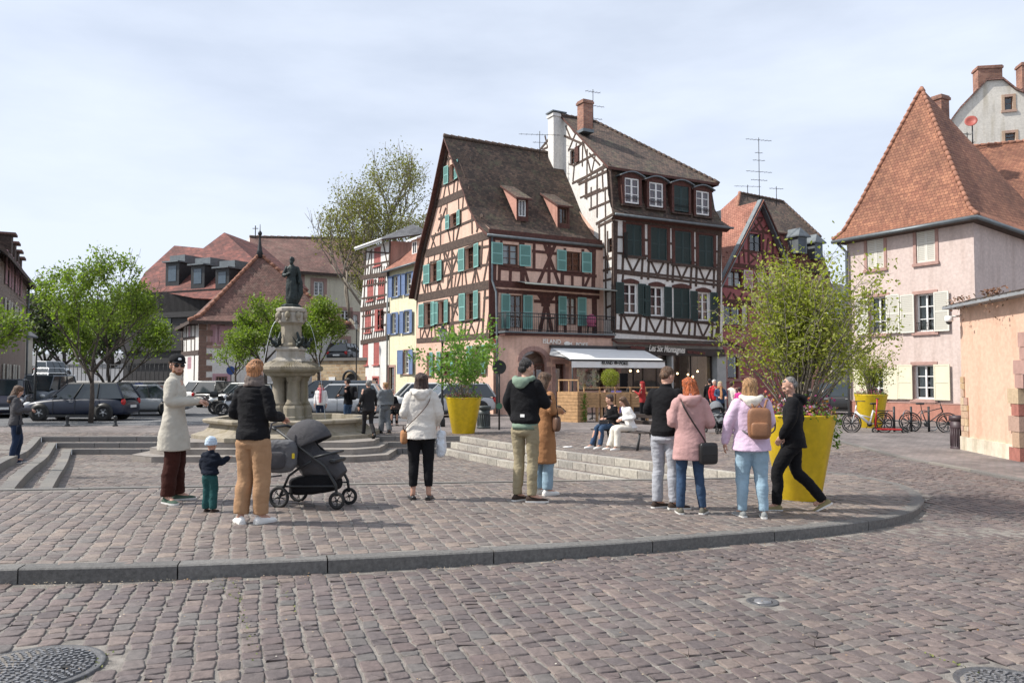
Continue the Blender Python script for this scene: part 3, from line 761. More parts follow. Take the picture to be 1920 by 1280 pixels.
holes =[crect(fg,T5,140,212,478,655),crect(fg,T5,475,565,318,532),crect(fg,T5,85,152,862,1080),crect(fg,T5,221,280,846,1050),crect(fg,T5,482,562,760,1015),crect(fg,T4,265,300,215,318),crect(fg,T4,270,315,510,592),fg.rect(800,807.5,661,703),fg.rect(828,847,659,703),fg.rect(888,904,648,699)]
gpts =[fg.st(*p) for p in((781,590),(779,556),(793,478),(817,385),(836,296),(844,259),(869,324),(891,388),(908,420),(919,437))]
out_g =[(0.0,-.8)]+[(max(0.02,gpts[0][0]),gpts[0][1])]+gpts[2:-1]+[(fg.L,gpts[-1][1]),(fg.L,-.8)]
mb = MB(); fg.wall(mb,out_g,holes,M_PEACH,.3)
zeave = fg.st(919,437)[1]
RH =[crect(fr,T6,245,420,222,445),crect(fr,T6,938,1102,302,515),crect(fr,T6,325,462,775,1135),crect(fr,T6,940,1056,800,1100)]
fr.wall(mb,[(0,-.8),(fr.L,-.8),(fr.L,zeave),(0,zeave)],RH,M_PEACH,.3)
fb = Fac(V2(PR),V2(PR+dL*9.95)); bk = Fac(V2(PL+dR*6.55),V2(PL))
fb.wall(mb,[(0,-.8),(9.95,-.8),(9.95,6),(5,13),(0,zeave)],[],M_PEACH); bk.wall(mb,[(0,-.8),(6.55,-.8),(6.55,6.2),(0,6.2)],[],M_PEACH)
mb.build('wall',B,B)
mb = MB()
lines_px(fg,mb,[(96,388,716,195,.44),(20,815,725,678,.44),(10,1222,740,1170,.28),(65,655,100,645,.1),(243,610,425,560,.1),(612,505,700,488,.1),(112,492,140,485,.09),(240,462,430,405,.1),(615,330,712,312,.1),(480,335,590,292,.12),(145,470,238,452,.1),(348,350,342,718,.17),(285,375,352,560),(410,365,300,720,.11),(270,400,350,600,.08),(318,365,272,590,.08),(390,440,335,560,.08),(360,380,405,480,.08),(640,250,628,500),(716,300,655,635,.13),(430,560,400,700),(385,595,372,705,.08),(450,550,445,690,.08),(475,568,487,680),(572,535,545,665),(578,535,606,650),(572,530,572,650,.07),(112,665,117,775),(60,672,88,780),(230,650,197,752),(225,650,247,742),(212,655,222,745,.07),(133,675,150,765),(95,662,90,780,.08),(310,605,303,725,.08),(236,395,228,460),(180,415,172,465,.08),(275,385,275,450,.08),(120,435,120,490,.08),(28,1088,620,1018,.12),(325,880,438,855,.1),(440,770,560,752,.12),(80,862,300,830,.1),(660,812,728,800,.1),(355,800,345,1175,.18),(412,790,310,1180,.11),(335,810,395,960,.09),(345,905,372,1180,.1),(430,800,345,1010,.08),(400,840,432,1010,.09),(665,730,640,1150,.16),(735,730,680,1160,.12),(448,1050,415,1178),(480,1045,470,1170),(545,1035,500,1150,.09),(520,1035,560,1130,.09),(610,1030,590,1130,.09),(42,1100,46,1212,.09),(88,1100,52,1212,.09),(82,1100,112,1208,.09),(135,1100,105,1208,.09),(150,1095,150,1206,.09),(182,1095,188,1204,.09),(210,1090,240,1200,.09),(270,1085,235,1200,.09),(290,1082,296,1196,.09),(320,1078,330,1195,.09),(640,1030,645,1160,.09)],*T5,M_TIMBER3)
lines_px(fg,mb,[(190,458,385,372,.40),(165,650,462,528,.11),(205,545,250,528,.1),(330,496,405,462,.1),(232,200,300,168,.1),(222,350,345,292,.1),(255,600,270,678),(292,590,290,665),(330,565,310,660),(398,425,402,620),(455,530,432,612),(415,480,432,600,.1),(215,530,212,690),(240,490,200,610),(180,640,152,735,.09),(160,655,185,720,.09),(372,400,375,470,.09),(350,395,345,480,.09),(228,420,210,500,.09),(252,455,250,520,.09),(320,420,322,490,.09),(258,340,268,412,.1),(295,325,290,400,.1),(318,310,310,392,.1),(240,360,228,430,.1),(350,320,372,366,.09),(285,130,283,195,.09),(262,180,262,215,.09),(300,160,312,200,.08),(325,210,355,290,.09),(340,260,342,350,.08)],*T4,M_TIMBER3)
r =[fg.st(*p) for p in((781,562),(794,478),(817,387),(836,298),(843,262))]
for i in range(4): fg.beam(mb,r[i],r[i+1],.34,M_TIMBER,.12+.01*(i%2),-.05)
mb.build('timber_frame',B,B)
mb = MB()
lines_px(fr,mb,[(95,110,1330,232,.52),(95,642,1300,728,.32),(180,725,1280,800,.16),(130,100,130,1250,.34),(220,478,450,500,.2),(460,492,900,520,.12),(905,540,1250,568,.14),(590,205,588,480,.13),(590,298,738,312,.12),(778,318,820,322,.12),(705,225,868,672,.15),(815,238,637,642,.15),(755,225,750,662,.15),(758,250,755,330,.5),(212,455,208,612,.13),(333,492,328,620,.13),(460,480,462,628,.24),(488,500,525,632,.12),(898,510,895,678,.2),(1006,555,1005,690),(1125,560,1124,690),(1195,565,1142,688),(1243,260,1234,700,.22),(455,205,455,480,.3),(232,205,232,450,.1),(925,290,925,520,.12),(1120,300,1115,520,.14),(165,455,162,600,.1),(1160,240,1240,320,.2),(715,780,715,900,.5),(640,770,715,880,.16),(800,775,725,880,.16),(612,842,832,852,.14),(715,880,650,1180,.2),(725,880,785,1180,.2),(485,740,482,1190,.24),(300,735,300,1190,.1),(832,770,836,1200,.12),(1085,780,1088,1220,.24),(1245,790,1250,1225,.3),(920,790,930,1200,.16),(180,700,170,1180,.2)],*T6,M_TIMBER2)
mb.build('timber_frame',B,B)
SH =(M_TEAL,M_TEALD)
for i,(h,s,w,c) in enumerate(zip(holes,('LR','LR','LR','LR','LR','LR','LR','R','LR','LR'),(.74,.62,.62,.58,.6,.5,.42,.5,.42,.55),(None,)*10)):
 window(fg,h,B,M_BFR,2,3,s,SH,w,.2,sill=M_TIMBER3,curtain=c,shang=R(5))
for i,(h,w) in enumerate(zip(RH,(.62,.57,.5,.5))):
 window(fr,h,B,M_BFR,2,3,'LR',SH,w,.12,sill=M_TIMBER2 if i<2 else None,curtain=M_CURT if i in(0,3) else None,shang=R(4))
n_g = fg.n; pr =[fg.P(*gpts[k],.38) for k in(5,6,7,8)]
e = fg.st(921,441); pr.append(fg.P(e[0]+.30,e[1]+.03,.38))
vec = -n_g*7.55
mb = MB(); extrude_roof(pr,vec,.16,M_ROOFD,mb,M_TIMBER2)
pl_ =[fg.P(*gpts[k],.38) for k in(5,4,3,2)]+[fg.P(gpts[1][0]-.12,gpts[1][1]-.1,.38)]
for p in pl_: p.z+=.10
extrude_roof([Vector(p) for p in pl_],vec,.14,M_ROOFD,mb,M_TIMBER2)
roofB = mb.build('roof',B,B)
mb = MB(); ridge(mb,pr[0]+Vector((0,0,.08)),pr[0]+vec+Vector((0,0,.03)),M_RIDGED,.12,.4); mb.build('ridge_tiles',roofB,B)
mb = MB(); a = pr[-1]+Vector((0,0,-.1))+fr.n*.05; mb.tube([a,a-n_g*6.9+Vector((0,0,-.03))],.075,M_ZINC,8); mb.build('gutter',roofB,B)
pz_ = fg.P(fg.L+.05,0,.1)
pipe(B,Vector((pz_.x,pz_.y,zeave-.1)),Vector((pz_.x+.25,pz_.y-.3,-.2)),.055,mid=[Vector((pz_.x,pz_.y,6.2)),Vector((pz_.x+.2,pz_.y-.2,5.6)),Vector((pz_.x+.25,pz_.y-.3,3.5))])
fd = fr.shift(-1.25)
for k,(x0,x1,y0,y1,ax,ay) in enumerate(((667,738,432,530,590,335),(912,985,478,575,838,378))):
 s0, s1, z0, z1 = crect(fd,T4,x0,x1,y0,y1)
 mb = MB(); fd.wall(mb,[(s0,z0-.25),(s1,z0-.25),(s1,z1+.15),(s0,z1+.15)],[(s0+.12,s1-.12,z0,z1)],M_TIMBER2,.15)
 top = 1.55
 for s, dr in((s0,1),(s1,-1)):
  p =[fd.P(s,z0-.25,0),fd.P(s,z1+.15,0),fd.P(s,z1+.95,-top)]; mb.add(p,[(0,1,2)],M_SALM)
 d = mb.build('dormer',B,B)
 mb = MB(); rooffaces(mb,[[fd.P(s0-.12,z1+.08,.2),fd.P(s1+.12,z1+.08,.2),fd.P(s1+.08,z1+1.08,-top-.1),fd.P(s0-.08,z1+1.08,-top-.1)]],M_ROOFD,.1,M_TIMBER2); mb.build('dormer_roof',d,B)
 mb = MB(); w0, w1 = s0+.14, s1-.14
 for a, b, c, e2 in((w0,w0+.05,z0,z1),(w1-.05,w1,z0,z1),(w0+.05,w1-.05,z1-.05,z1),(w0+.05,w1-.05,z0,z0+.05),((w0+w1)/2-.02,(w0+w1)/2+.02,z0+.05,z1-.05)): fd.box(mb,a,b,c,e2,-.1,-.04,M_WFR if k==0 else M_BFR)
 mb.quad(fd.P(w0,z0,-.08),fd.P(w1,z0,-.08),fd.P(w1,z1,-.08),fd.P(w0,z1,-.08),GLASS); mb.build('dormer_window',d,B)
Q0 = P0-dL*.446; fq1 = fr.shift(1.0)
sQ1, _ = fq1.st(975,700); sQ2, _ = fq1.st(1149,700); Q1 = fq1.P(sQ1,0); Q2 = fq1.P(sQ2,0); ztop = fq1.st(975,629)[1]
fch = Fac(V2(Q0),V2(Q1)); ff = Fac(V2(Q1),V2(Q2))
arch = ff.rect(977,1030,655,745); w1 = ff.rect(1078,1135,684,735)
T3 =(920,600,4.571)
arch = crect(ff,T3,262,480,262,640); dh = crect(ff,T3,556,640,375,640); w1 = crect(ff,T3,735,985,390,605)
mb = MB(); zs = arch[2];
def archloop(r,n=10):
 s0, s1, z0, z1 = r; rr =(s1-s0)/2; rise = rr*.75; zc = z1-rise
 return[(s0,z0),(s1,z0)]+[((s0+s1)/2+rr*math.cos(math.pi*i/n),zc+rise*math.sin(math.pi*i/n)) for i in range(n+1)]
lp = archloop((arch[0],arch[1],-.24,arch[3]))
ftri =[[Vector((a,z,0)) for a,z in[(0,-.8),(ff.L,-.8),(ff.L,ztop),(0,ztop)]],[Vector((a,z,0)) for a,z in lp]]+[[Vector((h[0],h[2],0)),Vector((h[1],h[2],0)),Vector((h[1],h[3],0)),Vector((h[0],h[3],0))] for h in((dh[0],dh[1],-.24,dh[3]),w1)]
flat =[p for l in ftri for p in l]; tri = tessellate_polygon(ftri)
fs =[]
for t in tri:
 a, b, c =(flat[i] for i in t); fs.append(tuple(t) if(b-a).cross(c-a).z>0 else tuple(t)[::-1])
M_PEACH2 = mat('peach_render',(.66,.43,.335),kind='plaster',var=.06)
mb.add([ff.P(p.x,p.y) for p in flat],fs,M_PEACH2)
for l in([Vector((a,z,0)) for a,z in lp],ftri[2],ftri[3]):
 for i in range(len(l)):
  a, b = l[i], l[(i+1)%len(l)]; mb.quad(ff.P(b.x,b.y),ff.P(a.x,a.y),ff.P(a.x,a.y,-.35),ff.P(b.x,b.y,-.35),M_SAND)
fch.wall(mb,[(0,-.8),(fch.L,-.8),(fch.L,ztop),(0,ztop)],[],M_PEACH2)
mb.build('wall',B,B)
mb = MB()
n = 12; s0, s1, z0, z1 = arch; rr =(s1-s0)/2; rise = rr*.75; zc = z1-rise; cx =(s0+s1)/2
for i in range(n):
 a0, a1 = math.pi*i/n, math.pi*(i+1)/n-.01
 q =[(cx+(rr+k)*math.cos(a),zc+(rise+k)*math.sin(a)) for k,a in((0,a0),(.22,a0),(.22,a1),(0,a1))]
 mb.hexa([ff.P(*p,.02) for p in q]+[ff.P(*p,-.01) for p in q],M_SAND)
for a, b in((s0-.22,s0),(s1,s1+.22),(dh[0]-.18,dh[0]),(dh[1],dh[1]+.18)):
 for j in range(6): ff.box(mb,a,b,-.24+j*.38,-.24+(j+1)*.38-.012,-.01,.03,M_SAND)
ff.box(mb,dh[0]-.18,dh[1]+.18,dh[3],dh[3]+.2,-.01,.03,M_SAND); mb.build('stone_trim',B,B); mb = MB()
ff.box(mb,w1[0]-.12,w1[0],w1[2],w1[3],-.01,.03,M_SAND); ff.box(mb,w1[1],w1[1]+.5,-.24,w1[3]+.2,-.01,.03,mat('beige_stone',(.42,.33,.25),rough=.8,var=.15)); ff.box(mb,w1[0]-.12,w1[1]+.5,w1[3]+.201,w1[3]+.36,-.01,.034,M_SAND)
mb.build('stone_trim',B,B)
M_DOORW = mat('dark_red_wood',(.09,.035,.022),rough=.5,var=.2)
def shopglass(f,r,root,fm,nm='window',bars=(),depth=.25,items=0,tr=None):
 s0, s1, z0, z1 = r; mb = MB(); w = .07
 for a, b, c, d in((s0,s0+w,z0,z1),(s1-w,s1,z0,z1),(s0+w,s1-w,z1-w,z1),(s0+w,s1-w,z0,z0+w)): f.box(mb,a,b,c,d,-depth-.04,-depth+.04,fm)
 for x in bars: f.box(mb,s0+(s1-s0)*x-.03,s0+(s1-s0)*x+.03,z0+w,z1-w,-depth-.035,-depth+.035,fm)
 if tr: f.box(mb,s0+w,s1-w,z0+(z1-z0)*tr-.03,z0+(z1-z0)*tr+.03,-depth-.036,-depth+.036,fm)
 wd = mb.build(nm,root,root); mb = MB(); mb.quad(f.P(s0,z0,-depth),f.P(s1,z0,-depth),f.P(s1,z1,-depth),f.P(s0,z1,-depth),GLASS); mb.build('pane',wd,root)
 return wd
shopglass(ff,(arch[0],arch[1],-.24,zc-.1),B,M_DOORW,'door',(.33,.66),tr=.9)
mb = MB();
tp =[(cx+rr*math.cos(math.pi*i/12),zc+rise*math.sin(math.pi*i/12)) for i in range(13)]
mb.add([ff.P(*p,-.26) for p in tp]+[ff.P(*p,-.26) for p in((s0,zc-.1),(s1,zc-.1))],[tuple([14]+list(range(13))+[13])],GLASS); mb.build('fanlight',B,B)
shopglass(ff,(dh[0],dh[1],-.24,dh[3]),B,M_DOORW,'door'); shopglass(ff,w1,B,M_DOORW,'shop_window')
mb = MB()
for i in range(26):
 a = random.uniform(w1[0]+.1,w1[1]-.1); z = random.uniform(w1[2]+.1,w1[3]-.15); s = random.uniform(.05,.13)
 c = random.choice([(.6,.1,.12),(.7,.5,.1),(.1,.2,.5),(.6,.6,.55),(.12,.3,.12),(.5,.2,.4)]); mm = mat('window_decoration_%d'%(int(c[0]*10)*10+int(c[2]*10)),c)
 mb.ball(ff.P(a,z,-.45),(s,s*.5,s*random.uniform(.6,1.5)),mm,8,6)
mb.build('window_decorations',B,B)
mb = MB()
ff.box(mb,.2,ff.L-.2,-.3,-.235,-3,-.36,M_INT); mb.build('shop_floor',B,B)
mb = MB(); sB0, sB1 = -.25, sQ2+.05
fr.box(mb,sB0+.3,sB1,ztop,ztop+.12,.0,1.12,M_TIMBER2); fr.box(mb,sB0+.25,sB1+.04,ztop+.122,ztop+.2,.0,1.2,M_ZINC)
bal = mb.build('balcony',B,B)
mb = MB(); zr0, zr1 = ztop+.2, ztop+1.08
path =[fr.P(sB0+.35,0,.1),fr.P(sB0+.35,0,1.1),fr.P(sB1,0,1.1)]
for a, b in zip(path,path[1:]):
 n = int((b-a).length/.11)
 for z in(zr0+.08,zr1-.16,zr1): mb.tube([a+Vector((0,0,z)),b+Vector((0,0,z))],.018 if z<zr1 else .025,M_METAL,5)
 for i in range(n+1):
  p = a.lerp(b,i/n); mb.tube([p+Vector((0,0,zr0)),p+Vector((0,0,zr1))],.009 if i%8 else .02,M_METAL,4)
mb.build('railing',bal,B)
M_GAWN = mat('grey_green_awning',(.30,.32,.29),rough=.8,var=.15)
s0 = crect(fr,T6,370,400,630,660)[0]; zt = fr.st(1005,533)[1]
mb = MB(); mb.add([fr.P(s0,zt+.1,.05),fr.P(fr.L-.1,zt+.02,.05),fr.P(fr.L-.05,zt-.2,1.15),fr.P(s0+.05,zt-.12,1.15)],[(0,1,2,3)],M_GAWN); mb.tube([fr.P(s0,zt-.13,1.15),fr.P(fr.L-.05,zt-.22,1.15)],.035,M_GAWN,6); mb.build('awning',B,B)
M_CHAIRP = mat('pink_chair',(.42,.10,.18),rough=.7)
t = thing('cushion_chair','pink garden chair on the balcony of the peach house','chair',tuple(fr.P(sB1-1.05,ztop+.2,.55)))
mb = MB(); mb.ball((0,0,.72),(.26,.12,.3),M_CHAIRP,12,8); mb.build('backrest',t); mb = MB(); mb.ball((0,-.12,.42),(.26,.26,.07),M_CHAIRP,12,6); mb.build('seat',t)
for sx in(-.2,.2):
 for sy in(-.3,.1): mb = MB(); mb.tube([(sx,sy,0),(sx*.8,sy*.8,.4)],.015,M_METAL,5); mb.build('leg',t)
def table(loc,lab,r=.35,h=.72,m=None,grp=None):
 t = thing('small_table',lab,'table',loc,group=grp); mb = MB(); mb.lathe([(r,h-.03),(r,h),(.001,h+.001)],m or M_TIMBER,16,cap=False); mb.build('table_top',t)
 mb = MB(); mb.tube([(0,0,0),(0,0,h-.03)],.03,M_METAL,6)
 for a in range(3): mb.tube([(0,0,.1),(.25*math.cos(a*2.1),.25*math.sin(a*2.1),.01)],.02,M_METAL,5)
 mb.build('leg',t); return t
table(tuple(fr.P(2.7,ztop+.2,.6)),'dark round table on the balcony of the peach house');
M_LET = mat('white_letters',(.82,.80,.74),rough=.5,var=.03); M_LETD = mat('black_letters',(.03,.03,.03),rough=.5)
def put_text(f,txt,px0,py0,px1,py1,m,root,name,off=.05,shear=0.0,T=None,fit=True,sep=1.0):
 a, b = f.st(px0,py0), f.st(px1,py1); me = text_mesh(txt,1.0,m,.012,shear=shear,align='LEFT',space=sep)
 xs =[v.co.x for v in me.vertices]; ys =[v.co.y for v in me.vertices]; x0, x1 = min(xs), max(xs); k =(b[0]-a[0])/(x1-x0)
 for v in me.vertices:
  s = a[0]+(v.co.x-x0)*k; z = a[1]+(b[1]-a[1])*(v.co.x-x0)/(x1-x0)+v.co.y*k*(T or 1.0); o = off+v.co.z
  v.co = f.P(s,z,o)-ROOTS.get(root.name,Vector((0,0,0)))
 me.update(); auto_uv(me); ob = bpy.data.objects.new(name,me); COL.objects.link(ob); ob.parent = root; return ob
def fish(f,px,py,w,h,m,root,off=.05,name='fish_emblem'):
 a, z = f.st(px,py); mb = MB(); n = 14; P_ =[]
 for i in range(n): t = 2*math.pi*i/n; P_.append((a+math.cos(t)*w*.36-w*.08,z+math.sin(t)*h*.5*(1-.25*abs(math.cos(t)))))
 mb.add([f.P(*p,off) for p in P_]+[f.P(*p,off-.02) for p in P_],[tuple(range(n))]+[(i,i+n,(i+1)%n+n,(i+1)%n) for i in range(n)],m)
 q =[(a+w*.2,z),(a+w*.5,z+h*.42),(a+w*.42,z),(a+w*.5,z-h*.42)]
 mb.add([f.P(*p,off+.001) for p in q],[(0,3,2),(0,2,1)],m)
 return mb.build(name,root,root)
sgn = put_text(ff,'ISLAND',1017,643.5,1050.5,645,M_LET,B,'wall_lettering',T=1.05,sep=1.05)
put_text(ff,'POKE',1079,649.5,1101,650.5,M_LET,B,'wall_lettering',T=1.05,sep=1.05)
fish(ff,1064,644,.52,.24,M_LET,B)
M_AWN = mat('white_awning_cloth',(.80,.80,.78),rough=.8,var=.04); M_AWND = mat('black_awning_frame',(.035,.035,.038),rough=.5)
fa = ff.shift(.10); fo = ff.shift(1.9)
A = thing('awning','long white retractable awning with a black frame above the restaurant terrace','awning',tuple(ff.P(1,2.4,0)))
i0 = fa.st(1033,651); i1 = fa.st(1195,664)
o0, o1 = fo.st(1051,671), fo.st(1246,679)
zi = i0[1]; zo =(o0[1]+o1[1])/2
mb = MB(); p =[fa.P(i0[0],zi,0),fa.P(o1[0],zi,0),fo.P(o1[0],zo,0),fo.P(i0[0],zo,0)]
mb.add(p+[q-Vector((0,0,.01)) for q in p],[(0,3,2,1),(4,5,6,7)],M_AWN); mb.build('awning_cloth',A,A)
mb = MB(); fa.box(mb,i0[0]-.05,o1[0]+.05,zi-.04,zi+.12,-.08,.12,M_AWND); fo.box(mb,i0[0]-.03,o1[0]+.03,zo-.06,zo+.03,-.05,.05,M_AWND)
for s in(i0[0]+.02,(i0[0]+o1[0])/2,o1[0]-.02): mb.tube([fa.P(s,zi-.12,0),(fa.P(s,zi,0)+fo.P(s,zo,0))/2+Vector((0,0,-.16)),fo.P(s,zo-.05,0)],.03,M_AWND,6)
mb.build('awning_frame',A,A)
mb = MB(); n = 40; top =[fo.P(i0[0]+(o1[0]-i0[0])*i/n,zo-.06,.03+.01*math.sin(i*1.7)) for i in range(n+1)]; zb_ = fo.st(1150,686.5)[1]
bot =[fo.P(i0[0]+(o1[0]-i0[0])*i/n,zo-.36,.03+.03*math.sin(i*1.3)) for i in range(n+1)]
mb.add(top+bot,[(n+1+i,n+2+i,i+1,i) for i in range(n)],M_AWN,True); mb.build('valance',A,A)
put_text(fo,'ISLAND',1127,682,1147,683,M_LETD,A,'valance_lettering',T=1.0,off=.075); put_text(fo,'POKE',1160,683.5,1176,684,M_LETD,A,'valance_lettering',off=.075); fish(fo,1154,680,.32,.15,M_LETD,A,.08)
mb = MB(); mb.tube([fo.P(i0[0]+.1,zo,-.05),fo.P(i0[0]+.1,-.25,-.05)],.04,M_METAL,8); mb.build('pole',A,A)
mb = MB(); sA = thing('side_awning','grey sloping side awning left of the long white awning','awning',tuple(ff.P(.5,2.2,0)))
pa =[ff.P(ff.st(1012,671)[0],2.55,.9),ff.P(ff.st(1031,655)[0],zi,.12),ff.P(i0[0]+.2,zi,.12),ff.P(i0[0]+.2,2.4,1.5)]
mb.add([pa[0],pa[3],pa[1]],[(0,1,2)],mat('grey_awning_cloth',(.42,.42,.41),rough=.85)); mb.build('awning_cloth',sA,sA)
mb = MB(); mb.tube([pa[0],pa[3]],.03,M_AWND,6); mb.build('awning_frame',sA,sA)
O = Vector((5.17,40.24,0)); dC = Vector((-.41,.912,0)).normalized(); LC = 7.45; DC = 9.6
CB = thing('half_timbered_house','tall white half timbered house with dark green shutters, mansard roof and brick chimney','house',(O.x,O.y,-.25))
fc = Fac(V2(O),V2(O+dR*LC)); fl_ = Fac(V2(O+dC*DC),V2(O))
T1 =(1130,380,4.74); TU =(1000,160,2.667)
ze = fc.st(1158,404)[1]; zg = fc.st(1160,640)[1]
WH =[crect(fc,T1,205,345,195,472),crect(fc,T1,425,570,225,510),crect(fc,T1,640,785,255,545),crect(fc,T1,852,982,290,570)]
WL =[crect(fc,T1,185,308,718,985),crect(fc,T1,420,540,745,1008),crect(fc,T1,630,775,760,1030),crect(fc,T1,840,950,795,1050)]
mb = MB(); fc.wall(mb,[(0,zg-.3),(LC,zg-.3),(LC,ze+.2),(0,ze+.2)],WH+WL,M_WHITE,.25)
gl =[fl_.st(*p) for p in((1150,404),(1143,370),(1139,310),(1097,268),(1062,228),(1055,219),(1040,236),(1020,272),(1008,300))]
outc =[(fl_.L,-.8),(fl_.L,gl[0][1])]+gl[1: ]+[(0.3,gl[-1][1]-2.5),(0,9),(0,-.8)]
cw =[crect(fl_,TU,183,212,322,395),crect(fl_,TU,372,395,765,835)]
fl_.wall(mb,outc[::-1],cw,M_WHITE,.25)
Fac(V2(O+dR*LC),V2(O+dR*LC+dC*DC)).wall(mb,[(0,-.8),(DC,-.8),(DC,ze+1),(0,ze+1)],[],M_WHITE)
Fac(V2(O+dR*LC+dC*DC),V2(O+dC*DC)).wall(mb,[(0,-.8),(LC,-.8),(LC,ze+1),(0,ze+1)],[],M_WHITE)
mb.build('wall',CB,CB)
mb = MB()
lines_px(fc,mb,[(100,120,1060,272,.34),(130,620,1040,735,.12),(125,600,1040,700,.10),(105,1140,1030,1210,.16),(110,160,95,1140,.32),(1040,290,1020,1200,.28),(138,305,185,308,.1),(135,448,180,452,.1),(365,330,410,335,.1),(365,470,410,476,.1),(590,362,632,368,.1),(588,505,628,510,.1),(795,400,835,405,.1),(795,530,832,534,.1),(998,432,1032,436,.1),(995,552,1030,556,.1),(180,470,175,610,.12),(180,640,175,690,.1),(355,480,345,660,.12),(410,510,403,665,.12),(580,510,575,680,.12),(628,540,620,690,.12),(790,545,780,720,.12),(835,570,828,725,.12),(990,575,985,740,.12),(215,500,265,612,.1),(320,510,268,612,.1),(432,530,485,642,.1),(535,545,488,642,.1),(655,565,698,675,.1),(752,570,702,675,.1),(860,590,905,700,.1),(955,600,908,700,.1),(165,1000,160,1130,.12),(335,1010,328,1140,.12),(392,1015,385,1145,.12),(558,1030,550,1160,.12),(615,1040,608,1165,.12),(772,1060,765,1180,.12),(822,1065,815,1185,.12),(975,1080,968,1200,.12),(185,1005,240,1130,.1),(300,1015,242,1130,.1),(410,1030,465,1150,.1),(520,1040,468,1150,.1),(640,1055,690,1168,.1),(740,1062,692,1168,.1),(845,1075,890,1190,.1),(945,1085,892,1190,.1),(160,1000,350,1008,.08),(380,1015,570,1035,.08),(600,1040,780,1058,.08),(810,1060,985,1080,.08)],*T1,M_TIMBER3)
for h in WH:
 for a, b in((h[0]-.2,h[0]),(h[1],h[1]+.2)): fc.box(mb,a,b,h[2]-.14,h[3]+.1,-.01,.045,M_TIMBER2)
 fc.box(mb,h[0],h[1],h[3],h[3]+.12,-.01,.046,M_TIMBER2); fc.box(mb,h[0]-.25,h[1]+.25,h[2]-.14,h[2],-.01,.10,M_TIMBER)
for h in WL:
 n = 8; w = h[1]-h[0];
 for i in range(n):
  a, b = h[0]-.1+(w+.2)*i/n, h[0]-.1+(w+.2)*(i+1)/n; za, zb =(h[3]+.12*math.sin(math.pi*j/n) for j in(i,i+1))
  mb.hexa([fc.P(a,h[3],.05),fc.P(b,h[3],.05),fc.P(b,zb+.13,.05),fc.P(a,za+.13,.05),fc.P(a,h[3],-.01),fc.P(b,h[3],-.01),fc.P(b,zb+.13,-.01),fc.P(a,za+.13,-.01)],M_TIMBER2)
 fc.box(mb,h[0]-.12,h[1]+.12,h[2]-.12,h[2],-.01,.09,M_TIMBER)
mb.build('timber_frame',CB,CB); mb = MB()
lines_px(fl_,mb,[(378,400,200,488,.1),(240,290,160,255,.1),(248,285,210,325,.1),(372,395,225,480,.12),(378,425,232,492,.12),(372,512,262,560,.1),(380,580,285,620,.1),(398,645,320,690,.12),(400,665,330,705,.1),(305,345,205,400,.1),(320,430,320,650,.1),(215,300,200,470,.09),(248,290,246,395,.09),(255,300,290,440,.09),(270,330,268,560,.09),(262,480,262,555,.09),(285,345,330,395,.09),(290,520,290,610,.09),(350,400,350,430,.09),(345,425,350,520,.09),(360,520,362,650,.09),(212,240,180,320,.09),(165,210,185,260,.09),(178,195,210,240,.1),(310,350,290,450,.08),(180,320,205,320,.06),(183,395,205,400,.06),(335,700,400,672,.1),(240,560,330,520,.08),(95,250,40,315,.12),(50,320,92,300,.1),(60,260,70,300,.08),(398,700,402,1200,.14),(338,930,395,915,.12),(340,980,400,965,.1),(372,740,372,930,.1),(330,870,372,855,.1),(368,870,398,862,.1),(365,1030,395,1025,.1),(370,1110,395,1100,.1),(330,700,340,1160,.12),(360,690,365,1160,.12),(385,425,400,640,.12)],*TU,M_TIMBER3)
mb.build('timber_frame',CB,CB)
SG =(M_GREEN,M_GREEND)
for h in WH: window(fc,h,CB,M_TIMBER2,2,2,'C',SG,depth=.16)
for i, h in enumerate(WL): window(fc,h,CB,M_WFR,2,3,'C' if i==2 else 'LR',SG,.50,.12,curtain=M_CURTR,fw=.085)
window(fc,WL[2],CB,M_TIMBER,2,3,'LR',SG,.42,.14) if False else None
for h in cw: window(fl_,h,CB,M_BFR,1,2,'R' if h is cw[0] else None,(M_TIMBER2,M_TIMBER2),.4,.12)
def CP_(a,b,z): return Vector((O.x+dR.x*a+dC.x*b,O.y+dR.y*a+dC.y*b,z))
z1_, z2_ = fc.st(1156,408)[1]+.1, fc.shift(-.5).st(1143,312)[1]; rb = 5.3; zrr = fl_.st(1055,219)[1]
ra1 = 2.2; a_e = LC+.35
mb = MB()
mans =[(-.42,z1_-.02),(.0,z1_+.42),(.25,z1_+1.1),(.42,z2_)]
for(b0,q0),(b1,q1) in zip(mans,mans[1:]):
 mb.quad(CP_(-.12,b0,q0),CP_(LC-b0,b0,q0),CP_(LC-b1,b1,q1),CP_(-.12,b1,q1),M_ROOFD)
 mb.quad(CP_(LC-b0,b0,q0),CP_(LC-b0,DC,q0),CP_(LC-b1,DC,q1),CP_(LC-b1,b1,q1),M_ROOFD)
rooffaces(mb,[[CP_(-.2,.12,z2_-.12),CP_(LC-.05,.12,z2_-.12),CP_(ra1,rb,zrr),CP_(-.2,rb,zrr)],[CP_(LC-.05,.12,z2_-.12),CP_(LC-.05,DC-.3,z2_-.12),CP_(ra1,rb,zrr)],[CP_(-.2,rb,zrr),CP_(ra1,rb,zrr),CP_(LC-.05,DC-.3,z2_-.12),CP_(-.2,DC-.3,z2_-.12)]],M_ROOFD,.14,M_TIMBER2)
mb.quad(CP_(-.12,-.42,z1_-.03),CP_(LC+.42,-.42,z1_-.03),CP_(LC+.42,.02,z1_-.2),CP_(-.12,.02,z1_-.2),M_TIMBER2)
roofC = mb.build('roof',CB,CB)
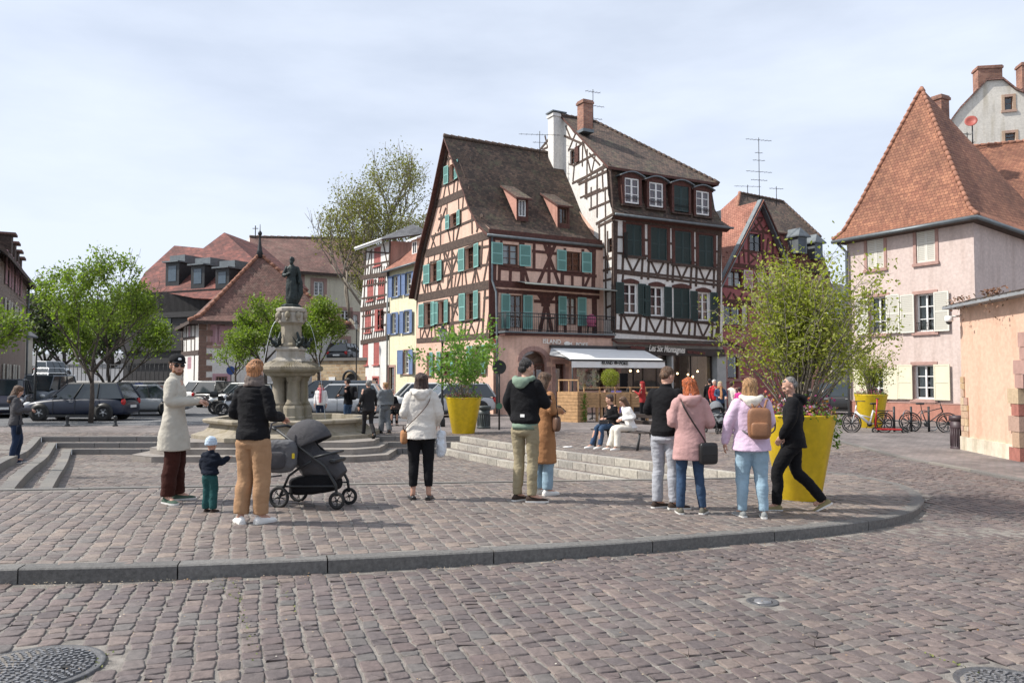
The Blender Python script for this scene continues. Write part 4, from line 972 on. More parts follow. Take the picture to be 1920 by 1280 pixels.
mb = MB(); ridge(mb,CP_(-.2,rb,zrr+.03),CP_(ra1,rb,zrr+.03),M_RIDGED); ridge(mb,CP_(ra1,rb,zrr+.02),CP_(LC-.05,.12,z2_-.1),M_RIDGED,.1); mb.build('ridge_tiles',roofC,CB)
mb = MB(); mb.tube([CP_(-.15,-.5,z1_-.05),CP_(LC+.45,-.5,z1_-.05)],.07,M_ZINC,8); mb.build('gutter',roofC,CB)
bp = CP_(.55,4.0,0); zc0 = at(1097,246,bp.y).z
chimney(roofC,CB,Vector((at(1097,250,43.3).x,43.3,0)),.62,.62,at(1097,250,43.3).z,at(1097,190,43.3).z,.5)
c2 = at(1043,250,45.2); chimney(roofC,CB,Vector((c2.x,c2.y,0)),.75,.6,at(1043,292,45.2).z-1,at(1043,215,45.2).z,.5,M_WHITE,cap=False)
mb = MB(); mb.box(-.48,.48,-.4,.4,0,.07,M_ZINC,Matrix.Translation((c2.x,c2.y,at(1043,214,45.2).z))@Matrix.Rotation(.5,4,'Z')); mb.build('chimney_cap',roofC,CB)
fm_ = fc.shift(.02)
for i,(x0,x1,y0,y1) in enumerate(((455,527,465,590),(578,648,487,608),(702,775,505,630),(812,878,530,648))):
 s0, s1, z0, z1 = crect(fm_,TU,x0,x1,y0,y1); w = s1-s0; n = 8
 mb = MB(); dq =[]
 arcp =[(s0+w*k/n-0,z1+.16*math.sin(math.pi*k/n)) for k in range(n+1)]
 for s in(s0-.12,s1+.12):
  p =[fm_.P(s,z0-.1,.06),fm_.P(s,z1+.1,.06),fm_.P(s,z1+.1,-.9),fm_.P(s,z0-.1,-.9)]
 fm_.box(mb,s0-.16,s0,z0-.1,z1+.05,-.9,.05,M_TIMBER2); fm_.box(mb,s1,s1+.16,z0-.1,z1+.05,-.9,.05,M_TIMBER2); fm_.box(mb,s0-.2,s1+.2,z0-.18,z0-.1,-.5,.10,M_TIMBER3)
 d = mb.build('dormer',CB,CB)
 mb = MB(); k2 = 10; up =[(s0-.3+(w+.6)*k/k2,z1+.06+.22*math.sin(math.pi*k/k2)) for k in range(k2+1)]
 for(a,za),(b,zb) in zip(up,up[1:]): mb.hexa([fm_.P(a,za,.22),fm_.P(b,zb,.22),fm_.P(b,zb,-1.1),fm_.P(a,za,-1.1),fm_.P(a,za+.06,.22),fm_.P(b,zb+.06,.22),fm_.P(b,zb+.06,-1.1),fm_.P(a,za+.06,-1.1)],M_ZINC)
 for(a,za),(b,zb) in zip(up,up[1:]): mb.quad(fm_.P(a,z1,.04),fm_.P(b,z1,.04),fm_.P(b,zb,.04),fm_.P(a,za,.04),M_TIMBER2)
 mb.build('dormer_roof',d,CB)
 if i==2: q = MB(); shutter_leaf(q,fm_,s0,(s0+s1)/2-.01,z0,z1,-.03,SG); shutter_leaf(q,fm_,(s0+s1)/2+.01,s1,z0,z1,-.03,SG); q.build('shutter',d,CB)
 else:
  mb = MB(); f = .075
  for a, b, c, e2 in((s0,s0+f,z0,z1),(s1-f,s1,z0,z1),(s0+f,s1-f,z1-f,z1),(s0+f,s1-f,z0,z0+f),((s0+s1)/2-.05,(s0+s1)/2+.05,z0+f,z1-f)): fm_.box(mb,a,b,c,e2,-.06,0,M_WFR)
  for zz in(z0+(z1-z0)*.36,z0+(z1-z0)*.68): fm_.box(mb,s0+f,s1-f,zz-.02,zz+.02,-.05,-.01,M_WFR)
  mb.quad(fm_.P(s0,z0,-.04),fm_.P(s1,z0,-.04),fm_.P(s1,z1,-.04),fm_.P(s0,z1,-.04),GLASS)
  mb.quad(fm_.P(s0,z0,-.12),fm_.P(s1,z0,-.12),fm_.P(s1,z1,-.12),fm_.P(s0,z1,-.12),M_CURTR); mb.build('dormer_window',d,CB)
 mb = MB(); n2 = 9
 for zz in(z0+.25,z0+.32): mb.tube([fm_.P(s0,zz,.05),fm_.P(s1,zz,.05)],.012,M_METAL,4)
 mb.build('window_rail',d,CB)
fs_ = fc.shift(.35); zcanopy = fs_.st(1150,640)[1]
mb = MB(); ca0 = fc.P(-.1,zg+.05,.0); prf =[fc.P(-.15,zg+.15,.02),fc.P(-.15,fc.shift(.55).st(1160,640)[1]-.02,.55)]
extrude_roof(prf,dR*(LC+.3),.1,M_ROOFD,mb,M_TIMBER2); mb.build('canopy_roof',CB,CB)
zb0 = fs_.st(1245,664)[1]; zb1 = fs_.st(1245,643)[1]
M_FASC = mat('black_brown_fascia',(.028,.022,.022),rough=.4,var=.2)
mb = MB(); fs_.box(mb,.0,LC-.2,zb0,zg-.3,-.34,0,M_FASC); fs_.box(mb,-.05,LC-.15,zb0-.06,zb0,-.36,.04,M_FASC); fas = mb.build('shop_fascia',CB,CB)
put_text(fs_,'Les Six Montagnes',1216,657.5,1284,662,M_LET,fas,'fascia_lettering',T=1.5,off=.03,shear=.3)
M_LETR = mat('dull_red_letters',(.20,.07,.06),rough=.6)
put_text(fs_,'BRASSERIE',1182,653,1209,655,M_LETR,fas,'fascia_lettering',off=.03); put_text(fs_,'RESTAURANT',1289,662,1322,665,M_LETR,fas,'fascia_lettering',off=.03)
for ob in fas.children: ob.location = Vector((0,0,0))-0*Vector((0,0,0))
for ch in fas.children:
 for v in ch.data.vertices: v.co-=ROOTS[CB.name]
mb = MB(); M_GREYW = mat('grey_white_post',(.42,.43,.42),rough=.6)
for a, b in((.0,.25),(3.55,3.67),(LC-.7,LC-.05)): fc.box(mb,a,b,-.8,zb0,-.3,.3,M_GREYW if a>5 else(M_SAND if a==0 else M_GREYW))
fc.box(mb,.25,LC-.7,-.8,.02,-.3,.2,M_FASC); mb.build('shop_front',CB,CB)
shopglass(fc,(.27,3.5,.02,zb0),CB,M_FASC,'shop_window',(.33,.52,.8),depth=.1); shopglass(fc,(3.7,LC-.75,.02,zb0),CB,M_FASC,'shop_window',(.5,),depth=.1)
mb = MB(); fc.box(mb,.1,LC-.1,-.3,-.2,-5,-.2,M_INT); fc.box(mb,.1,LC-.1,zb0+.05,zb0+.12,-5,-.3,M_INT); fc.box(mb,.1,LC-.1,-.3,zb0,-3.6,-3.5,mat('shop_back_wall',(.16,.12,.10),rough=.8,var=.5,scale=1.5)); mb.build('shop_room',CB,CB)
M_BULB = mat('warm_bulb',(1.0,.66,.32),kind='emit',power=9)
for k,(x,y) in enumerate(((1160,700),(1182,695),(1196,695.5),(1290,702),(1299,706),(1270,700),(1308,696))):
 f2 = fc.shift(-1.2); a, z = f2.st(x,y); t = thing('pendant_lamp','small warm bulb hanging inside the brasserie window, %s'%('near the white post','left one of the middle pair','right one of the middle pair','left one of the right hand cluster','lowest one of the right hand cluster','just above the man in black','topmost one of the right hand cluster')[k],'lamp',tuple(f2.P(a,z)),group='warm bulbs in the brasserie')
 mb = MB(); mb.ball((0,0,0),.055,M_BULB,8,6); mb.build('bulb',t); mb = MB(); mb.tube([(0,0,.05),(0,0,max(.2,zb0-z))],.01,M_METAL,4); mb.build('cord',t)
antenna(tuple(at(1112,235,45)),2.1,'tall tv antenna beside the brick chimney of the white half timbered house',((1.95,.5,5),(1.15,.75,6),(.4,.6,5)))
antenna(tuple(at(1012,290,44.5)),1.35,'tv antenna behind the ridge of the peach house',((1.15,1.2,8),(.7,.4,3)),.1)
D0 = Vector((12.12,46.0,0)); DG = 6.2
fdg = Fac(V2(D0),V2(D0+dR*DG)); fdm = Fac(V2(D0),V2(D0+dR*10.4)).shift(-1.0)
D = thing('half_timbered_house','rose red half timbered house with an arched gable window and orange tiled roof','house',(D0.x,D0.y,-.25))
T8 =(1320,240,2.37)
pk = fdg.st(1421,382); le = fdg.st(1352,527); re = fdg.st(1487,532); zl = min(le[1],re[1])
dh_ =[crect(fdg,T8,203,256,470,550),crect(fdg,T8,108,172,630,705),crect(fdg,T8,262,285,645,722),crect(fdg,T8,85,165,790,875),crect(fdg,T8,103,152,1012,1112)]
mb = MB(); fdg.wall(mb,[(0,-.8),(DG,-.8),(DG,re[1]),pk,(0,le[1])],dh_,M_ROSE,.25)
dm_ =[crect(fdm,T8,500,530,655,705),crect(fdm,T8,552,600,890,950)]
fdm.wall(mb,[(DG,-.8),(10.4,-.8),(10.4,re[1]+.1),(DG,re[1]+.1)],dm_,M_SALM,.2)
Fac(V2(D0+dL*9),V2(D0)).wall(mb,[(0,-.8),(9,-.8),(9,le[1]),(0,le[1])],[],M_ROSE)
Fac(V2(D0+dR*10.4+dL*1),V2(D0+dR*10.4+dL*9)).wall(mb,[(0,-.8),(8,-.8),(8,re[1]),(0,re[1])],[],M_SALM)
Fac(V2(D0+dR*6.2),V2(D0+dR*6.2+dL*1.1)).wall(mb,[(0,-.8),(1.1,-.8),(1.1,re[1]),(0,re[1])],[],M_ROSE)
mb.build('wall',D,D)
mb = MB()
lines_px(fdg,mb,[(75,602,400,640,.26),(75,700,230,722,.12),(75,768,400,800,.3),(78,625,190,638,.2),(150,445,330,475,.12),(110,535,370,572,.12),(180,400,270,400,.1),(198,460,198,600,.13),(262,465,262,620,.13),(235,345,150,490,.1),(240,345,330,470,.1),(215,370,268,460,.1),(265,400,210,460,.1),(200,385,250,470,.08),(290,420,235,480,.08),(200,550,260,610,.1),(258,550,200,605,.1),(155,470,155,600,.12),(305,480,305,620,.12),(120,500,85,600,.1),(130,540,110,600,.1),(335,520,335,630,.12),(285,490,270,600,.1),(345,560,385,630,.1),(170,480,180,600,.08),(95,545,80,600,.1),(80,730,100,765,.1),(120,730,100,765,.1),(130,735,150,775,.1),(170,735,150,775,.1),(190,745,185,790,.1),(230,640,225,700,.1),(70,620,70,960,.3),(190,800,190,870,.12),(75,880,180,895,.14),(80,940,180,985,.2),(240,680,300,700,.1),(320,650,350,700,.12),(340,700,400,720,.1)],*T8,M_TIMBER2,lim=lambda s,z:z>min(le[1]+s*(pk[1]-le[1])/pk[0],pk[1]-(s-pk[0])*(pk[1]-re[1])/(DG-pk[0]))-.12 or s<0 or s>DG)
for a, b in(((0-.3,le[1]-.45),(pk[0],pk[1]+.12)),((pk[0],pk[1]+.12),(DG+.1,re[1]-.3))): fdg.beam(mb,a,b,.26,M_ZINC,.42,.1)
mb.build('timber_frame',D,D); mb = MB()
lines_px(fdm,mb,[(445,625,560,645,.25),(430,640,430,900,.2),(500,640,500,900,.1),(540,650,540,900,.1),(440,720,560,735,.1)],*T8,M_TIMBER)
mb.build('timber_frame',D,D)
window(fdg,dh_[0],D,M_METAL,2,2,None,depth=.12); window(fdg,dh_[1],D,M_BFR,2,2,'R',(M_WSH,M_PINKSD),.7,curtain=M_CURT)
window(fdg,dh_[2],D,M_BFR,1,2,'LR',(M_WSH,M_PINKSD),.5); window(fdg,dh_[3],D,M_BFR,2,2,'LR',(M_WSH,M_WSHD),.35); window(fdg,dh_[4],D,M_BFR,1,1,None,sur=M_SAND,surw=.16)
for h in dm_: window(fdm,h,D,M_WFR,2,3,None)
cut = fdg.st(1421,372)
pg = fdg.P(pk[0],pk[1]+.15,.5); gl_ = fdg.P(-.35,le[1]-.35,.5); gr_ = fdg.P(DG+.2,re[1]-.2,.5)
mb = MB(); extrude_roof([pg,gl_],-fdg.n*3.4,.14,M_ROOFN,mb,M_TIMBER2); extrude_roof([pg,gr_],-fdg.n*3.0,.14,M_ROOFD,mb,M_TIMBER2)
def DP(a,b,z): return Vector((D0.x+dR.x*a+dL.x*b,D0.y+dR.y*a+dL.y*b,z))
zE = re[1]+.1; zB = at(1538,437,51.5).z; zR = at(1393,362,53.1).z
RL, RR = DP(6.3,4.6,zR), DP(10.4,4.6,zR-.15)
rooffaces(mb,[[DP(.4,.8,zE),DP(.4,9,zE),RL],[DP(.4,.8,zE),DP(3.6,2.4,zB),RL]],M_ROOFN,.1,M_TIMBER2)
rooffaces(mb,[[DP(3.4,2.0,zB),DP(11.1,2.0,zB),RR,RL],[DP(11.1,2.0,zB),DP(11.1,8.5,zB),RR],[RL,RR,DP(11.1,8.5,zB),DP(.4,9,zE)]],M_ROOFD,.12,M_TIMBER2)
rooffaces(mb,[[DP(1.5,.8,zE),DP(10.7,.8,zE),DP(11.0,2.1,zB-.12),DP(3,2.1,zB-.12)],[DP(10.7,.8,zE),DP(10.7,9,zE),DP(11.0,8.4,zB-.12),DP(11.0,2.1,zB-.12)]],M_ROOFR,.1,M_TIMBER2)
rfD = mb.build('roof',D,D)
mb = MB(); ridge(mb,RL,DP(3.5,2.3,zB+.1),M_RIDGE,.12); ridge(mb,RL,RR,M_RIDGED,.12); ridge(mb,RR,DP(11.1,2.0,zB+.05),M_RIDGED,.1); mb.build('ridge_tiles',rfD,D)
for(x0,x1,y0,y1) in((420,450,492,550),(495,520,520,575)):
 f2 = Fac(V2(DP(0,1.1,0)),V2(DP(9,1.1,0))); s0, s1, z0, z1 = crect(f2,T8,x0,x1,y0,y1)
 mb = MB(); f2.box(mb,s0-.1,s1+.1,z0-.1,z1+.1,-1.2,.05,M_ZINC); f2.box(mb,s0-.25,s1+.25,z1+.1,z1+.18,-1.2,.25,M_ZINC)
 mb.add([f2.P(s0-.25,z1+.18,.25),f2.P(s1+.25,z1+.18,.25),f2.P((s0+s1)/2,z1+.75,-.1),f2.P((s0+s1)/2,z1+.75,-1.2),f2.P(s0-.25,z1+.18,-1.2),f2.P(s1+.25,z1+.18,-1.2)],[(0,1,2),(0,2,3,4),(1,5,3,2)],M_ZINC)
 d = mb.build('dormer',D,D); mb = MB(); mb.quad(f2.P(s0,z0,.06),f2.P(s1,z0,.06),f2.P(s1,z1,.06),f2.P(s0,z1,.06),mat('blue_dark_glass',(.05,.07,.1),rough=.1)); mb.build('dormer_window',d,D)
antenna(tuple(at(1424,372,51)),4.0,'very tall many armed tv antenna on the rose house',((3.85,.95,7),(3.0,.3,2),(2.5,.45,3),(1.75,.95,6),(1.2,.6,5)),.25)
antenna(tuple(at(1456,378,51)),1.0,'short tv antenna on the right of the tall antenna',((.85,.5,4),),.2)
antenna(tuple(at(1402,368,51)),.75,'short wide tv antenna on the left of the tall antenna',((.65,.9,5),),.1)
E1 = Vector((14.95,35.0,0)); E1.x = .427*35; dE = Vector((.48,-.877,0)); LE = 5.68
E2 = E1+dE*LE
fe = Fac(V2(E1),V2(E2)); fe2 = Fac(V2(E2),V2(E2+dR*6))
E = thing('corner_house','pink beige rendered house with ivory shutters under a tall pyramid of orange tiles','house',(E1.x,E1.y,-.25))
TA =(1560,100,3.2); TB =(1560,480,3.047)
zee = fe.st(1600,442)[1]; zwp = fe.st(1690,755)[1]
EH =[crect(fe,TA,210,312,1085,1290),crect(fe,TA,506,620,1022,1252),crect(fe,TB,217,315,232,440),crect(fe,TB,480,588,215,430),crect(fe,TB,212,300,640,810),crect(fe,TB,470,588,622,815)]
zr_ =[(h[2]+0,h[3]) for h in EH]
mb = MB(); fe.wall(mb,[(0,-.8),(LE,-.8),(LE,zee),(0,zee)],EH,M_PINKB,.22)
fe2.wall(mb,[(0,-.8),(6,-.8),(6,zee-.9),(0,zee)],[],M_PINKB,.2)
Fac(V2(E1+dR*6),V2(E1)).wall(mb,[(0,-.8),(6,-.8),(6,zee),(0,zee)],[],M_PINKB)
Fac(V2(E2+dR*6),V2(E1+dR*6)).wall(mb,[(0,-.8),(LE,-.8),(LE,zee),(0,zee)],[],M_PINKB)
mb.build('wall',E,E)
mb = MB(); fe.box(mb,-.02,LE*.955,-.8,zwp,-.02,.045,mat('brick_pink_base',(.42,.19,.14),kind='plaster',var=.15,stain=(.8,.78,.76))); fe.box(mb,-.02,LE*.955,zwp,zwp+.05,-.02,.06,M_SAND); mb.build('base_course',E,E)
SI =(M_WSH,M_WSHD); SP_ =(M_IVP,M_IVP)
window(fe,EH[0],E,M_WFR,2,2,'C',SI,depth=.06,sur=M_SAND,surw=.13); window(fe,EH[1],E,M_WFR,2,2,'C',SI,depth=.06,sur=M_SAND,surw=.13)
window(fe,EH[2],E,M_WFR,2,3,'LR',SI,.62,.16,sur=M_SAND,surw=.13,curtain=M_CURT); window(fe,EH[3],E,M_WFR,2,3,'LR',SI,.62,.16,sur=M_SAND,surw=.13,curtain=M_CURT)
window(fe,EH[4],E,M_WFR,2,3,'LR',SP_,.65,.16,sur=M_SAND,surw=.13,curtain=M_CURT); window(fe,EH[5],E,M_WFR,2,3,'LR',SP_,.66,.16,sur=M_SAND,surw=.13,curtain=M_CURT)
for h in EH[2:4]:
 mb = MB()
 for z in(h[2]+.06,h[2]+.36): mb.tube([fe.P(h[0],z,-.02),fe.P(h[1],z,-.02)],.012,M_METAL,5)
 for i in range(9): a = h[0]+(h[1]-h[0])*(i+.5)/9; mb.tube([fe.P(a,h[2]+.06,-.02),fe.P(a+.03*(-1)**i,h[2]+.36,-.02)],.01,M_METAL,4)
 mb.build('window_rail',E,E)
ap = at(1728,165,34.6); ov = .42
def EP(a,b,z): return Vector((E1.x+dE.x*a+dR.x*b,E1.y+dE.y*a+dR.y*b,z))
c0, c1, c2_, c3 = EP(-ov,-ov,zee-.12), EP(LE+ov,-ov,zee-.12), EP(LE+ov,7.2,zee-1.0), EP(-ov,7.2,zee-.12)
def flare(c,k,dz): q = c.lerp(ap,k); q.z+=dz; return q
r1 =[flare(c,.12,-.42) for c in(c0,c1,c2_,c3)]; r2 =[flare(c,.30,-.42) for c in(c0,c1,c2_,c3)]
mb = MB()
for i in range(4):
 j =(i+1)%4; cs =(c0,c1,c2_,c3)
 mb.quad(cs[i],cs[j],r1[j],r1[i],M_ROOFO); mb.quad(r1[i],r1[j],r2[j],r2[i],M_ROOFO); mb.add([r2[i],r2[j],ap],[(0,1,2)],M_ROOFO)
 dn = Vector((0,0,-.16)); mb.quad(cs[i]+dn,cs[j]+dn,cs[j],cs[i],M_ZINC)
mb.quad(c0+dn,c3+dn,c2_+dn,c1+dn,M_TIMBER)
rfE = mb.build('roof',E,E)
mb = MB()
for c, a, b in((c0,r1[0],r2[0]),(c1,r1[1],r2[1])): ridge(mb,c,a,M_RIDGE,.10,.3); ridge(mb,a,b,M_RIDGE,.10,.3); ridge(mb,b,ap,M_RIDGE,.10,.3)
mb.build('ridge_tiles',rfE,E)
mb = MB(); g = Vector((0,0,-.1)); mb.tube([c0+g-dR*.05,c1+g-dR*.05,c2_+g+dE*.06],.08,M_ZINC,8); mb.build('gutter',rfE,E)
dp = fe.P(.06,0,.12); pipe(E,Vector((c0.x+.15,c0.y-.1,zee-.25)),Vector((dp.x,dp.y,-.2)),.06,mid=[Vector((dp.x,dp.y,zee-.7))])
cc = at(1763,190,37.5); chimney(rfE,E,Vector((cc.x,cc.y,0)),.62,.5,at(1763,250,37.5).z-1.5,at(1763,181,37.5).z,.5)
WG = thing('house_wing','low rear wing with a wide orange red tiled roof beside the pyramid roof','house',tuple(at(1900,700,36)))
w0, w1_, w2, w3 = at(1800,277,40.5), at(2150,243,38.5), at(2150,560,31), at(1912,462,33.2)
mb = MB(); rooffaces(mb,[[w0,w1_,w2,w3]],M_ROOFO,.15,M_TIMBER); rw = mb.build('roof',WG,WG)
mb = MB(); ridge(mb,w0,w1_,M_RIDGE,.11,.32); mb.build('ridge_tiles',rw,WG)
fw_ = Fac((w3.x-.3,w3.y+.5),(w3.x+6,w3.y+3.9)); mb = MB(); fw_.wall(mb,[(0,-.8),(7,-.8),(7,w3.z-.2),(0,w3.z-.2)],[],M_PINKB);
Fac(V2(w0),(w3.x-.3,w3.y+.5)).wall(mb,[(0,-.8),(7.5,-.8),(7.5,w3.z-.3),(0,w0.z-.4)],[],M_PINKB); mb.build('wall',WG,WG)
t = thing('satellite_dish','round red satellite dish on a mast above the pyramid roof','satellite dish',tuple(at(1824,275,40))); s = 1480/40.
mb = MB(); mb.tube([(0,0,-.2),(0,0,1.2)],.03,M_METAL,6); mb.build('mast',t)
mb = MB(); mb.lathe([(.001,-.08),(.2,-.05),(.3,0),(.29,.012),(.19,-.035),(.001,-.06)],mat('red_dish',(.35,.08,.06),rough=.5),20,cap=False)
for i, v in enumerate(mb.v): p = Matrix.Translation((-.12,-.1,1.3))@Matrix.Rotation(1.25,4,'X')@Matrix.Rotation(-.5,4,'Y')@Vector(v); mb.v[i] = tuple(p)
mb.build('dish',t)
antenna(tuple(at(1814,277,40)),.8,'small tv antenna left of the red satellite dish',((.3,.45,4),(.7,.25,3)),.3)
FH = thing('gable_house','old white rendered gable house with two brick chimneys behind the orange roofs','house',tuple(at(1860,700,50)))
f0 = at(1750,700,50); f1 = at(2080,700,47); ff2 = Fac(V2(f0),V2(f1))
op =[ff2.st(*p) for p in((1760,330),(1783,228),(1800,205),(1832,172),(1850,152),(1880,150),(1905,170),(1960,190),(2060,330))]
fh =[crect(ff2,TA,1035,1085,262,338),crect(ff2,TA,1038,1100,478,525)]
mb = MB(); ff2.wall(mb,[(op[0][0],-.8)]+[(op[-1][0],-.8)]+[op[-1]]+op[-2::-1],fh,mat('weathered_white_plaster',(.66,.62,.55),kind='plaster',var=.1,stain=(.7,.66,.58)),.25); mb.build('wall',FH,FH)
for h in fh: window(ff2,h,FH,M_BFR,1,2,None,sur=M_OCHR,surw=.16)
mb = MB()
for a, b in zip(op,op[1:]): mb.hexa([ff2.P(a[0],a[1],.15),ff2.P(b[0],b[1],.15),ff2.P(b[0],b[1],-6),ff2.P(a[0],a[1],-6),ff2.P(a[0],a[1]+.14,.15),ff2.P(b[0],b[1]+.14,.15),ff2.P(b[0],b[1]+.14,-6),ff2.P(a[0],a[1]+.14,-6)],M_ROOFB)
rf = mb.build('roof',FH,FH)
for(px,pt,pb,w,cap) in((1851,127,170,1.45,0),(1932,120,190,1.4,0)):
 c = at(px,pt,50); chimney(rf,FH,Vector((c.x,c.y,0)),w,.8,at(px,pb+30,50).z,c.z,-.15,cap=False)
Gw = thing('garden_wall','peach rendered garden wall with exposed sandstone quoins and a tiled coping','wall',(12.0,21.0,-.25))
g0 = gp(1806,845); g1 = gp(1906,866); gdir =(g1-g0); gdir.z = 0; gl__ = gdir.length; gdir.normalize()
fgw = Fac(V2(g0),V2(g0+gdir*9)); zt0, zt1 = fgw.st(1806,572)[1], fgw.st(1915,556)[1]; zt =(zt0+zt1)/2
sa = fgw.st(1906,780)[0]
mb = MB(); arc =[(sa+.35-.35*math.cos(t),1.35+.9*math.sin(t)) for t in[math.pi/2*i/6 for i in range(7)]]
fgw.wall(mb,[(0,-.8),(sa+.2,-.8),(sa+.2,.5)]+[(sa+.9-.7*math.cos(math.pi*i/12),1.2+1.1*math.sin(math.pi*i/12)) for i in range(13)]+[(sa+1.6,-.8),(9,-.8),(9,zt),(0,zt)],[],M_WALLO)
fgl = Fac(V2(g0+Vector((gdir.y*-1,gdir.x,0))*-.0),V2(g0)) if False else None
nn = -fgw.n
Fac(V2(g0+nn*.6),V2(g0)).wall(mb,[(0,-.8),(.6,-.8),(.6,zt),(0,zt)],[],M_WALLO)
mb.build('wall',Gw,Gw)
mb = MB(); zb = fgw.st(1850,825)[1]; fgw.box(mb,-.04,sa+.02,-.8,zb,-.1,.05,mat('pale_render',(.66,.58,.46),kind='plaster',var=.1,stain=(.6,.58,.5))); mb.build('base_course',Gw,Gw)
mb = MB(); random.seed(3); z = zb+.004; row = 0
ztq = fgw.st(1815,708)[1]
while z<ztq:
 h = random.uniform(.12,.2); w = .38 if z<fgw.st(1815,745)[1] else .2
 a = -.02;
 while a<w-.02:
  b = min(w,a+random.uniform(.14,.26)); fgw.box(mb,a,b-.012,z,z+h-.012,-.05,.02+random.uniform(0,.012),M_OCHR); a = b
 fgw.box(mb,-.035,-.021,z,z+h-.012,-.5,.0,M_OCHR); z+=h
mb.build('exposed_stones',Gw,Gw)
mb = MB(); z = .05-.3
for i in range(9):
 h = random.uniform(.24,.34); w = .26 if i%2 else .42
 if z<1.25: fgw.box(mb,sa-w+.18,sa+.22,z,z+h-.012,-.45,.045+random.uniform(0,.02),M_OCHR if i%3 else mat('red_sandstone',(.33,.13,.10),rough=.9,var=.2,scale=8,bump=.4))
 else:
  t =(i-4.5)*.22; fgw.box(mb,sa-w+.25+t*.5,sa+.3+t*.8,z,z+h-.012,-.4,.04,M_SAND)
 z+=h
mb.build('arch_stones',Gw,Gw)
mb = MB(); random.seed(5)
n = 60
for i in range(n):
 a = -.18+9.2*i/n;
 for k in range(2):
  T = Matrix.Translation(fgw.P(a+.07,zt+.05+.07*k+random.uniform(-.01,.015),.12-.3*k))@Matrix.Rotation(math.atan2(fgw.d.y,fgw.d.x),4,'Z')@Matrix.Rotation(R(14)+random.uniform(-.05,.05),4,'X')@Matrix.Rotation(random.uniform(-.05,.05),4,'Z')
  mb.box(-.075,.075,-.2,.2,0,.035,mat('mossy_dark_tiles',kind='island',cols=[(.05,.043,.04),(.09,.07,.06),(.12,.085,.065),(.07,.07,.05)],var=.4,scale=20,rough=.9,bump=.5),T)
fgw.box(mb,-.25,9,zt-.04,zt+.03,-.6,.32,mat('grey_flashing',(.25,.26,.27),rough=.6)); mb.build('tile_coping',Gw,Gw)
ivs = MB()
for i in range(260):
 a = random.choice([.35,.75,2.0,2.2,2.6])+random.gauss(0,.2); z = zt+.22-abs(random.gauss(0,.18)); p = fgw.P(a,z,.2+random.uniform(0,.12)); e = Vector((random.uniform(-1,1),random.uniform(-1,1),random.uniform(-1,1)))*.035; e2 = Vector((random.uniform(-1,1),random.uniform(-1,1),random.uniform(-1,1)))*.03
 ivs.add([p-e,p+e2,p+e,p-e2],[(0,1,2,3)],mat('dry_ivy',kind='island',cols=[(.16,.08,.05),(.25,.13,.08),(.10,.08,.04)],rough=.9))
tag(ivs.build('ivy'),'dry reddish ivy creeping over the tiled coping of the garden wall','ivy')
cmr = thing('security_camera','white dome security camera hanging under the coping of the garden wall','camera',tuple(fgw.P(.1,fgw.st(1808,600)[1],.3)))
mb = MB(); mb.lathe([(.001,.12),(.09,.11),(.1,.0),(.085,-.03)],M_WFR,16); mb.build('housing',cmr); mb = MB(); mb.ball((0,0,-.03),.07,M_METAL,12,8); mb.build('lens_dome',cmr)
mb = MB(); mb.tube([(0,0,.08),fgw.n*-.3+Vector((0,0,.12))],.025,M_WFR,6); mb.build('bracket',cmr)
# ================================================================ LEFT SIDE
A2 = at(46,703,48); A2.z = 0; A1 = A2+Vector((-.21,-1,0)).normalized()*16
u = Vector((.51,-1,0)); A1 = A2-Vector((-.51,1,0)).normalized()*15
fA = Fac(V2(A1),V2(A2))
AH = thing('town_house','shaded old house with white shutters cut off by the left edge of the photograph','house',(A2.x,A2.y,-.25))
zA = fA.st(50,538)[1]
wins =[]
for yt, yb in((515,560),(585,635),(690,730)):
 for px, w in((8,5),(20,5),(31,4)):
  dz = 0
  s0, s1 = fA.st(px,600)[0], fA.st(px+w,600)[0]; zc = at(38,(yt+yb)/2,47).z
  wins.append((s0,s1,zc-.85,zc+.75))
mb = MB(); fA.wall(mb,[(0,-1.5),(fA.L,-1.5),(fA.L,zA),(0,zA)],wins,mat('grey_brown_render',(.24,.185,.155),kind='plaster',var=.1),.2)
Fac(V2(A2),V2(A2+Vector((-8,5,0)))).wall(mb,[(0,-1.5),(9,-1.5),(9,zA),(0,zA)],[],MATS['grey_brown_render'])
Fac(V2(A1+Vector((-8,5,0))),V2(A1)).wall(mb,[(0,-1.5),(9.4,-1.5),(9.4,zA),(8.6,zA+1.1),(6,zA+3),(0,zA+3)],[],MATS['grey_brown_render']); mb.build('wall',AH,AH)
for h in wins: window(fA,h,AH,M_WFR,2,3,'LR',(M_PINKS,M_PINKSD) if h[2]>5 else SI,.45,.1)
mb = MB(); e0, e1 = fA.P(-.3,zA+.1,.5), fA.P(fA.L+.4,zA+.1,.5); r0, r1_ = fA.P(-.3,zA+1.2,-.6), fA.P(fA.L-.2,zA+1.2,-.6); q0, q1 = fA.P(-.3,zA+3.6,-2.2), fA.P(fA.L-3.0,zA+3.2,-2.6)
rooffaces(mb,[[e0,e1,r1_,r0],[r0,r1_,q1,q0],[e1,fA.P(fA.L+.4,zA+.1,-8),q1,r1_]],M_ROOFB,.2,M_TIMBER); rfA = mb.build('roof',AH,AH)
for a in(9.2,11.0,12.8,14.4):
 mb = MB(); fA.box(mb,a,a+.9,zA+1.0,zA+2.3-(a-9)*.12,-1.6,-.3,M_TIMBER); fA.box(mb,a-.1,a+1.0,zA+2.3-(a-9)*.12,zA+2.42-(a-9)*.12,-1.8,-.1,M_ROOFB); mb.build('dormer',AH,AH)
pipe(AH,fA.P(fA.L+.05,zA,.1),fA.P(fA.L+.05,-.6,.1),.06)
